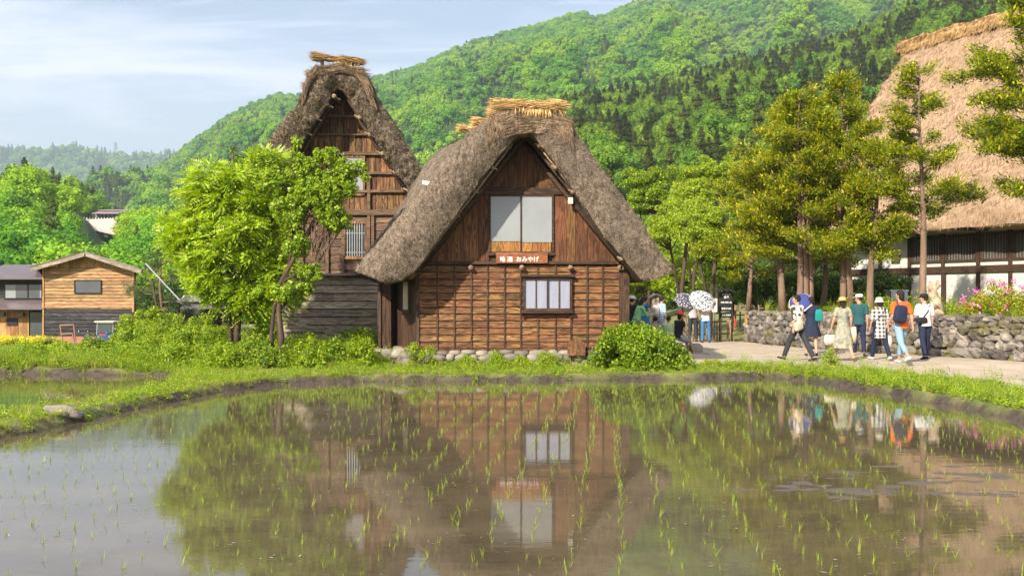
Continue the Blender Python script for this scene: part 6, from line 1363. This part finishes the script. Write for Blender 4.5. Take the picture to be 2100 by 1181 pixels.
def tote(label, hand, mat, w, h, face, drop=.12, cat='bag', name='tote_bag'):
    t = thing(name, label, cat, tuple(hand), R(face)); mb = MB(); n = 8
    zs = [-drop, -drop - h * .5, -drop - h]; ww = [(w * .42, .02), (w * .5, .05), (w * .42, .045)]
    mb.tube([(0, 0, q) for q in zs], ww, 14, up=(1, 0, 0)); mb.build('pouch', mat, t, True)
    mb = MB(); mb.tube([(-w * .25, 0, -drop - .01), (-w * .12, 0, -.02), (0, 0, .008), (w * .12, 0, -.02), (w * .25, 0, -drop - .01)], .006, 6); mb.build('handle', mat, t, True); return t
def umbrella(label, grip, top, rad, mat, rim=None, n=8, tilt=None):
    """grip and top are world points; canopy opens below top"""
    grip, top = Vector(grip), Vector(top); t = thing('umbrella', label, 'umbrella', tuple(grip)); ax = (top - grip).normalized(); L = (top - grip).length; q = Vector((0, 0, 1)).rotation_difference(ax).to_matrix()
    mb = MB(); mb.tube([tuple(q @ Vector((0, 0, -.10))), tuple(q @ Vector((0, 0, L + .06)))], .006, 6); mb.build('shaft', M_black, t, True)
    mb = MB(); mb.tube([tuple(q @ Vector((0, 0, -.12))), tuple(q @ Vector((0, 0, .02)))], .014, 8); mb.build('handle', M_black, t, True)
    K = 7; rows = []; per = n * 4
    for k in range(1, K + 1):
        f = k / K; a = f * 1.05; r = rad * math.sin(a) / math.sin(1.05); zc = L - rad * .42 * (1 - math.cos(a)) / (1 - math.cos(1.05))
        rows.append([tuple(q @ Vector((math.cos(2 * math.pi * j / per) * r * (1 - .06 * f * math.sin(math.pi * (j % 4) / 4)), math.sin(2 * math.pi * j / per) * r * (1 - .06 * f * math.sin(math.pi * (j % 4) / 4)), zc + .02 * f * math.sin(math.pi * (j % 4) / 4)))) for j in range(per)])
    mb = MB(); vs = [v for r_ in rows for v in r_] + [tuple(q @ Vector((0, 0, L)))]; fs = [(k * per + j, (k + 1) * per + j, (k + 1) * per + (j + 1) % per, k * per + (j + 1) % per) for k in range(K - 1) for j in range(per)] + [(len(vs) - 1, j, (j + 1) % per) for j in range(per)]; mb.add(vs, fs); c = mb.build('canopy', mat, t, True)
    if rim:
        r0, r1 = rows[-1], rows[-2]; mb = MB(); o_ = [tuple(Vector(a) + q @ Vector((0, 0, .004)) + (Vector(a)).normalized() * .004) for a in r0]; i_ = [tuple(Vector(a).lerp(Vector(b), .75) + q @ Vector((0, 0, .006))) for a, b in zip(r0, r1)]; mb.add(o_ + i_, [(j, (j + 1) % per, per + (j + 1) % per, per + j) for j in range(per)]); mb.build('border', rim, c, True)
    for j in range(n):
        mb = MB(); mb.tube([tuple(Vector(rows[k][j * 4]) - q @ Vector((0, 0, .008))) for k in (0, 2, 4, 6)], .004, 4); mb.build('rib', M_metal, t)
    return t
# walkers on the path
p = person('man in a black-and-white patterned shirt and dark trousers striding left, seen from behind', 1637, 25.5, 1.70, 38, C_cow, CL['cloth_charcoal'], CL['cloth_black'], legs=((.50, .12), (-.42, .10)), arms=((-.15, .1, .25), (.25, .12, .8)), sleeve=.62, headyaw=.5)
worn('shoulder_bag', 'tan and beige shoulder bag on the hip of the man in the patterned shirt', 'bag', p, CL['cloth_beige'], (-.16, -.13, .93), (.30, .11, .24), strap=[((-.16, -.14, 1.03), (.0, -.14, 1.22), (.15, -.08, 1.43), (.15, .02, 1.44), (.0, .13, 1.2), (-.17, .05, 1.02))], rot=-.25)
p = person('woman in a navy dress walking beside the blue parasol she holds, seen from behind', 1664, 27.8, 1.62, -12, CL['cloth_navy'], CL['cloth_navy'], CL['cloth_black'], skirt=.56, sex='f', hair='bob', legs=((.22, .05), (-.2, .25)), arms=((.35, .1, 1.9), (.1, .2, .2)), sleeve=.3)
umbrella('deep blue parasol with a cream border tilted behind the woman in navy', p['wr'][0], p['wr'][0] + Vector((-.18, -.32, .30)), .34, CL['cloth_umbrella'], CL['cloth_cream'])
worn('backpack', 'small teal backpack on the right shoulder of the woman in navy', 'backpack', p, CL['cloth_cyan'], (.20, -.13, 1.17), (.22, .13, .36), strap=[((.13, -.08, 1.3), (.16, .0, 1.44), (.14, .11, 1.3), (.14, .1, 1.12))])
p = person('woman in a straw hat and long grey-yellow patterned dress walking away', 1729, 25.8, 1.63, 4, C_dress, C_dress, CL['cloth_tan'], skirt=.36, sex='f', hair='long', hat=('brim', CL['cloth_straw']), legs=((.30, .05), (-.30, .35)), arms=((.1, .25, .35), (-.1, .2, .5)), sleeve=.35)
tote('cream tote bag hanging from the left hand of the woman in the straw hat', p['wr'][0], CL['cloth_cream'], .36, .26, 4)
tote('tall beige cloth bag over the right arm of the woman in the straw hat', p['wr'][1] + Vector((.02, -.02, .20)), CL['cloth_beige'], .26, .42, 4, .1)
tote('white plastic bag swinging low beside the skirt of the woman in the straw hat', p['w']((.03, .16, .56)), CL['cloth_white'], .24, .30, 10, .06, name='plastic_bag')
person('man in a dark teal polo shirt and pale cap walking beyond the straw hat', 1762, 28.2, 1.70, -14, CL['cloth_teal'], CL['cloth_navy'], CL['cloth_tan'], hat=('cap', CL['cloth_white']), legs=((.25, .1), (-.2, .2)), arms=((.1, .08, .2), (-.15, .08, .3)), headyaw=1.2)
p = person('woman in a white bucket hat and long black-and-white checked shirt', 1805, 26.0, 1.60, 10, C_check, CL['cloth_navy'], CL['cloth_white'], sex='f', hair='bob', hat=('bucket', CL['cloth_cream']), legs=((.28, .05), (-.22, .25)), arms=((.1, .12, .35), (-.2, .1, .2)), toptail=.26, sleeve=.5)
worn('shoulder_bag', 'small black bag slung across the back of the woman in the checked shirt', 'bag', p, CL['cloth_black'], (-.17, .02, 1.0), (.10, .16, .16), strap=[((-.17, -.03, 1.07), (-.05, -.135, 1.2), (.12, -.1, 1.41), (.12, .02, 1.45))])
p['wr'][1].z += .02; tote('pale paper bag in the right hand of the woman in the checked shirt', p['wr'][1], CL['cloth_cream'], .22, .36, 15, .14)
p = person('tall person in a loose orange shirt and rolled pale jeans walking away', 1848, 24.5, 1.80, 12, CL['cloth_orange'], CL['cloth_jeans'], CL['cloth_white'], legs=((-.38, .42), (.34, .06)), arms=((-.2, .2, .9), (-.25, .16, .25)), pant=.86, toptail=.04, headyaw=.5, hair='bob')
worn('backpack', 'dark blue backpack slung on the left shoulder of the person in orange', 'backpack', p, CL['cloth_navy'], (-.13, -.19, 1.16), (.30, .17, .42), strap=[((-.12, -.13, 1.32), (-.12, -.05, 1.46), (-.13, .1, 1.36), (-.15, .12, 1.1))], rot=.15)
p = person('man in a white short-sleeved shirt and navy trousers with a black cap, rightmost walker', 1897, 26.6, 1.70, 6, CL['cloth_white'], CL['cloth_navy'], CL['cloth_black'], hat=('cap', CL['cloth_black']), legs=((-.18, .15), (.20, .05)), arms=((.2, .14, .9), (.0, .12, .3)), headyaw=.8)
worn('waist_bag', 'black bag worn at the left hip of the man in the white shirt', 'bag', p, CL['cloth_black'], (-.14, -.12, 1.02), (.28, .12, .16), strap=[((-.12, -.13, 1.08), (.02, -.14, 1.25), (.13, -.06, 1.44), (.13, .04, 1.44), (0, .13, 1.2))])
# pair under parasols
p = person('man in grey trousers and pale shirt standing under the dark dotted umbrella', 1421, 37.0, 1.68, 5, CL['cloth_mauve'], CL['cloth_charcoal'], CL['cloth_black'], legs=((.08, .02), (-.05, .05)), arms=((.2, .1, 2.0), (.0, .1, .2)))
umbrella('dark dotted umbrella, the left one of the two by the fence', p['wr'][0] + Vector((0, 0, .0)), p['wr'][0] + Vector((.06, -.30, .34)), .46, C_dots)
p = person('woman in blue jeans and pale top standing under the white flowered umbrella', 1447, 36.2, 1.60, -5, CL['cloth_white'], CL['cloth_denim'], CL['cloth_black'], sex='f', hair='bob', legs=((.05, .02), (.1, .1, .1)), arms=((.2, .1, 2.0), (.1, .1, .4)), toptail=.06)
umbrella('white umbrella with a black flower pattern, the right one of the two by the fence', p['wr'][0], p['wr'][0] + Vector((.10, -.46, .40)), .52, C_flor)
# group resting at the right corner of the hut
person('person with a white cap standing close behind the corner post of the hut', 1295, 31.5, 1.62, -60, CL['cloth_black'], CL['cloth_charcoal'], CL['cloth_black'], hat=('cap', CL['cloth_white']), legs=((.05, .02), (0, .02)))
person('person in a light green shirt bending forward beside the hut corner', 1304, 30.2, 1.60, -75, CL['cloth_green'], CL['cloth_charcoal'], CL['cloth_black'], lean=.35, legs=((.1, .1), (.0, .1)), arms=((.9, .1, 1.4), (.8, .1, 1.3)), sleeve=.95, hair='bob')
person('woman in a blue sleeveless dress with dark hair standing in the group by the hut', 1321, 32.4, 1.64, -60, CL['cloth_blue'], CL['cloth_blue'], CL['cloth_black'], skirt=.5, sex='f', hair='bob', legs=((.05, .02), (0, .02)), arms=((.4, .1, 1.6), (.3, .1, 1.2)), sleeve=.1)
p = person('man in a blue striped shirt and grey shorts standing by the hut', 1355, 32.8, 1.66, -70, C_stripe, CL['cloth_grey'], CL['cloth_black'], pant=.45, legs=((.05, .02), (-.05, .02)), arms=((.15, .1, .5), (.1, .1, .3)), hair='short')
worn('backpack', 'cream striped backpack on the man in the blue striped shirt', 'backpack', p, CL['cloth_cream'], (0, -.22, 1.2), (.30, .18, .42), strap=[((.1, -.1, 1.36), (.12, 0, 1.45), (.12, .12, 1.3)), ((-.1, -.1, 1.36), (-.12, 0, 1.45), (-.12, .12, 1.3))])
kid = dict(legs=((1.45, 1.5), (1.4, 1.45)), seat=.36)
p = person('child with dark hair and a grey shirt sitting with a purple backpack', 1343, 30.0, 1.38, -40, CL['cloth_grey'], CL['cloth_navy'], CL['cloth_black'], arms=((.4, .1, .8), (.4, .1, .8)), **kid)
worn('backpack', 'purple backpack on the seated dark-haired child', 'backpack', p, CL['cloth_purple'], (0.02, -.20, 1.2), (.28, .16, .36), strap=[((.1, -.1, 1.34), (.12, 0, 1.44), (.12, .12, 1.3))])
person('person in a pale lime shirt sitting between the child and the red sun hat', 1371, 30.6, 1.40, -20, CL['cloth_lime'], CL['cloth_charcoal'], CL['cloth_black'], arms=((.4, .1, .8), (.4, .1, .8)), **kid)
p = person('person in a red sun hat, black top and grey shorts sitting with bare legs', 1390, 29.4, 1.55, -62, CL['cloth_black'], CL['cloth_grey'], CL['cloth_black'], hat=('wide', CL['cloth_red']), pant=.48, legs=((1.35, 1.1), (1.3, .9)), seat=.40, arms=((.4, .12, .7), (.3, .12, .6)), hair='bob', lean=.15, sleeve=.3)
xs, ys = W(1368, 0, 30)[0], 30.0
mb = MB(); 
for k in range(4): rock(mb, (xs - .75 + k * .52, ys + .1 - k * .1, .28), (.24, .18, .20), k + 3, (12, 8), .1)
o = mb.build('stone_seat', M_stone, None, True); tag(o, 'row of low stones the group sits on behind the bush', 'stone seat')
# ---------- street furniture and small things ----------
def at(px, Y): x = W(px, 0, Y)[0]; return x, gz_at(x, Y)
# black notice board with little roof
Yn = 38.0; x0, z0 = at(1490, Yn); nb_ = wthing('notice_board', 'tall black notice board with white lettering and a small black roof beside the path', 'notice board', (x0, Yn, z0))
pieces('post', M_darkV, nb_, lambda mb: (bx(mb, 1475, 600, 1478.5, 700, Yn, .08), bx(mb, 1499, 600, 1502.5, 700, Yn, .08)))
one('panel', M_black, nb_, lambda mb: (bx(mb, 1477, 598, 1501, 638, Yn, .05, .03), bx(mb, 1477, 641, 1502, 651, Yn, .05, .03)))
def f(mb):
    for a, b in ((1469, 1489), (1489, 1510)):
        A, B = (W(a, 597, Yn - .3), W(b, 591.5, Yn - .3)) if a < 1480 else (W(a, 591.5, Yn - .3), W(b, 597, Yn - .3)); mb.quadbox(A, B, (B[0], Yn + .4, B[2]), (A[0], Yn + .4, A[2]), (0, 0, 1), .05)
one('board_roof', M_black, nb_, f)
for txt, py, w in (('白川郷合掌', 603.5, 17), ('造り', 609, 10), ('明善寺郷土館', 620, 22), ('重要文化財', 632.5, 20), ('入口 駐車場', 646, 18)):
    textpart(txt, .15, w / F * Yn, (xw(1489, Yn), Yn - .045, zw(py, Yn)), M_letter, nb_, offset=.0015)
x0, z0 = at(1465, 37.6); o = wthing('small_sign', 'narrow pale sign post left of the black notice board', 'sign', (x0, 37.6, z0)); one('panel', M_white, o, lambda mb: bx(mb, 1461, 612, 1471, 640, 37.6, .04)); pieces('post', M_metal, o, lambda mb: bx(mb, 1465, 640, 1467, 704, 37.6, .04)); textpart('ご案内', .1, 6 / F * 37.6, (xw(1466, 37.6), 37.58, zw(618, 37.6)), M_black, o)
# little roofed lantern box on a post
Yl = 34.0; x0, z0 = at(1346, Yl); lt = wthing('lantern_post', 'weathered little roofed box on a post above the group by the hut', 'lantern', (x0, Yl, z0))
one('box', M_grey, lt, lambda mb: bx(mb, 1338.5, 607, 1352, 624, Yl, .22)); pieces('post', M_grey, lt, lambda mb: (bx(mb, 1342, 624, 1349, 700, Yl + .05, .1),))
def f(mb):
    for a, b in ((1334, 1345.5), (1345.5, 1358)):
        A, B = (W(a, 608, Yl - .12), W(b, 602, Yl - .12)) if a < 1340 else (W(a, 602, Yl - .12), W(b, 608, Yl - .12)); mb.quadbox(A, B, (B[0], Yl + .35, B[2]), (A[0], Yl + .35, A[2]), (0, 0, 1), .03)
one('box_roof', M_iron, lt, f); textpart('萩\n町', .1, 5 / F * Yl, (xw(1345, Yl), Yl - .01, zw(615, Yl)), M_black, lt)
# rustic fence with bamboo rails
Yf = 37.4; x0, z0 = at(1460, Yf); fn_ = wthing('rustic_fence', 'rustic fence of upright poles and two rails below the notice board', 'fence', (x0, Yf, z0)); rg = random.Random(4)
pieces('rail', M_log, fn_, lambda mb: (mb.tube([W(1404, 664, Yf + .4), W(1500, 658, Yf)], .04, 7), mb.tube([W(1404, 686, Yf + .4), W(1500, 684, Yf)], .04, 7)))
for px in list(range(1408, 1500, 7)):
    if 1484 < px < 1492: continue
    h = rg.uniform(-4, 4); one('picket', M_log, fn_, lambda mb: mb.tube([W(px, 704, Yf - .05 + (1500 - px) * .004), W(px + rg.uniform(-2, 2), 655 + h, Yf - .05 + (1500 - px) * .004)], .035, 7), True)
Yg = 39.5; x0, z0 = at(1530, Yg); fn_ = wthing('pole_fence', 'thin pole fence on the slope behind the end of the stone wall', 'fence', (x0, Yg, z0)); pieces('rail', M_log, fn_, lambda mb: (mb.tube([W(1506, 634, Yg), W(1565, 632, Yg)], .03, 6), mb.tube([W(1506, 646, Yg), W(1560, 645, Yg)], .03, 6)))
for px in (1508, 1518, 1530, 1543, 1556): one('picket', M_log, fn_, lambda mb: mb.tube([W(px, 672, Yg), W(px, 625, Yg)], .035, 6), True)
# banners
for nm, px, py0, py1, w, mt, lab in (('banner', 1530, 645, 672, 8, CL['cloth_straw'], 'small orange-yellow banner leaning at the end of the stone wall'), ('banner', 1507, 652, 671, 5, CL['cloth_red'], 'small red banner on a thin pole right of the notice board')):
    Yq = 37.0; x0, z0 = at(px, Yq); t = wthing(nm, lab, 'banner', (x0, Yq, z0)); mt = cloth('cloth_amber', (.85, .40, .03)) if px == 1530 else mt
    one('flag', mt, t, lambda mb: mb.quadbox(W(px - w * .2, py0 - 3, Yq), W(px + w * .7, py0 + 6, Yq + .05), W(px + w * .3, py1 + 1, Yq + .03), W(px - w * .5, py1 - 2, Yq), (0, -1, 0), .01)); one('pole', M_log, t, lambda mb: mb.tube([W(px - w * .45, 700, Yq), W(px - w * .2, py0 - 4, Yq)], .015, 6))
# low kerb and box under the sign, grey cabinet on the terrace
o = one('storage_cabinet', M_metal, None, lambda mb: (bx(mb, 1828, 597, 1862, 622, 38, .6), bx(mb, 1826, 594, 1864, 597, 37.95, .7))); tag(o, 'grey cabinet standing on the terrace left of the lone slim conifer', 'cabinet')
# small open cab vehicle by the barn
Yv = 57.0; x0, z0 = at(214, Yv); zg = z0; vh = wthing('utility_vehicle', 'small blue open-sided utility vehicle with a pale canopy parked by the barn corner', 'vehicle', (x0, Yv, z0)); M_vb = basic('blue_car_paint', (.02, .08, .20), (.015, .06, .16), 1, .25, 0, spec=.6); k = Yv / F
def gp(dx, dy, dz): return (x0 + dx, Yv + dy, zg + dz)
def f(mb):
    P = [(-.5, .22), (.5, .22), (.52, .50), (.46, .62), (.15, .68), (-.40, .66), (-.52, .45)]; n = len(P)
    for a, b, s1, s2 in ((-.1, .1, .86, 1), (.1, 1.3, 1, 1), (1.3, 1.7, 1, .9)): mb.add([gp(x * s1, a, .22 + (z - .22) * s1) for x, z in P] + [gp(x * s2, b, .22 + (z - .22) * s2) for x, z in P], [tuple(range(n)), tuple(reversed(range(n, 2 * n)))] + [(i, i + n, (i + 1) % n + n, (i + 1) % n) for i in range(n)])
one('body', M_vb, vh, f); one('canopy', CL['cloth_cream'], vh, lambda mb: (mb.box(gp(0, .7, 1.36), (1.12, 1.6, .06)), mb.box(gp(0, .7, 1.31), (1.0, 1.5, .06))))
for dx, dy in ((-.46, .05), (.46, .05), (.46, 1.4), (-.46, 1.4)): one('canopy_post', M_metal, vh, lambda mb: mb.tube([gp(dx, dy, .6), gp(dx * .98, dy + .06, 1.32)], .02, 6))
one('windscreen', M_glassd, vh, lambda mb: mb.box(gp(0, .04, .98), (.84, .02, .50))); one('bumper', M_black, vh, lambda mb: mb.box(gp(0, -.13, .28), (.9, .08, .12)))
for dx in (-.32, .32): one('headlight', M_paper, vh, lambda mb: mb.ell(gp(dx, -.09, .48), (.07, .04, .06)), True)
one('tail_panel', CL['cloth_red'], vh, lambda mb: mb.box(gp(-.05, -.105, .60), (.34, .05, .06)))
for dx in (-.42, .42):
    for dy in (.22, 1.35):
        w = one('wheel', M_black, vh, lambda mb: mb.tube([gp(dx - .07, dy, .22), gp(dx + .07, dy, .22)], .22, 16), False); one('rim', M_metal, w, lambda mb: mb.tube([gp(dx - .075, dy, .22), gp(dx + .075, dy, .22)], .11, 12))
# leaning wooden frame, tiller
def f(mb):
    for a, b in (((123, 667), (129, 706)), ((151, 666), (156, 706)), ((123, 667), (151, 666)), ((126, 685), (149, 684)), ((149, 684), (153, 706))): pole(mb, a, b, 57, .045)
o = one('wooden_frame', basic('red_brown_wood', (.30, .16, .11), None, 4, .8, .2), None, f); tag(o, 'empty red-brown frame leaning against the charred barn wall', 'frame')
Yc_ = 57.5; x1, z1 = at(180, Yc_); tl_ = wthing('hand_tiller', 'small two-wheeled garden tiller with raised handles left of the blue vehicle', 'tiller', (x1, Yc_, z1)); g2 = lambda a, b, c: (x1 + a, Yc_ + b, z1 + c)
one('engine', M_iron, tl_, lambda mb: (mb.box(g2(0, 0, .45), (.34, .3, .22)), mb.box(g2(.02, 0, .60), (.2, .2, .1)))); 
for a in (-.16, .16): one('handle', M_metal, tl_, lambda mb: mb.tube([g2(a, -.1, .4), g2(a * 1.5, -.5, .75), g2(a * 1.6, -.65, .82)], .02, 6)); one('wheel', M_black, tl_, lambda mb: mb.tube([g2(a * 1.3 - .04, 0, .2), g2(a * 1.3 + .04, 0, .2)], .2, 14))
Yt_ = 50.0; x1, z1 = at(405, Yt_); g3 = lambda a, b, c: (x1 + a, Yt_ + b, z1 + c); hc_ = wthing('hand_cart', 'light cart with white rails parked before the carport', 'cart', (x1, Yt_, z1)); one('deck', M_grey, hc_, lambda mb: mb.box(g3(0, 0, .55), (1.5, .8, .08)))
one('rail', M_white, hc_, lambda mb: [mb.tube([g3(-.75, b, h), g3(.75, b, h)], .025, 6) for b in (-.4, .4) for h in (.75, 1.0)] + [mb.tube([g3(a, b, .55), g3(a, b, 1.0)], .025, 6) for a in (-.75, 0, .75) for b in (-.4, .4)])
for a in (-.4, .4): one('wheel', M_black, hc_, lambda mb: mb.tube([g3(a, -.46, .27), g3(a, -.38, .27)], .27, 14))
# pale weathered block on the bank at the left
mb = MB(); xq, yq = W(122, 0, 14.6)[0], 14.6; rock(mb, (xq, yq, .10), (.30, .20, .14), 4, (26, 18), .5)
o = mb.build('rock', M_wallstone, None, True); tag(o, 'pale flat boulder set in the grassy bank at the lower left', 'rock')
# ---------- haze: the valley air ----------
mb = MB(); zlo, zhi = -5.0, 900.0
mb.add([(-5900, -350, zlo), (5900, -350, zlo), (5900, 7400, zlo), (-5900, 7400, zlo), (-5900, -350, zhi), (5900, -350, zhi), (5900, 7400, zhi), (-5900, 7400, zhi)], [(0, 3, 2, 1), (4, 5, 6, 7), (0, 1, 5, 4), (1, 2, 6, 5), (2, 3, 7, 6), (3, 0, 4, 7)])
m, T = newmat('haze'); pv = node(T, 'ShaderNodeVolumePrincipled', {'Color': rgba((0.74, 0.92, 1.0)), 'Density': 0.00023, 'Anisotropy': 0.2}); node(T, 'ShaderNodeOutputMaterial', {'Volume': pv.outputs[0]})

o = mb.build('haze', m); o['kind'] = 'stuff'
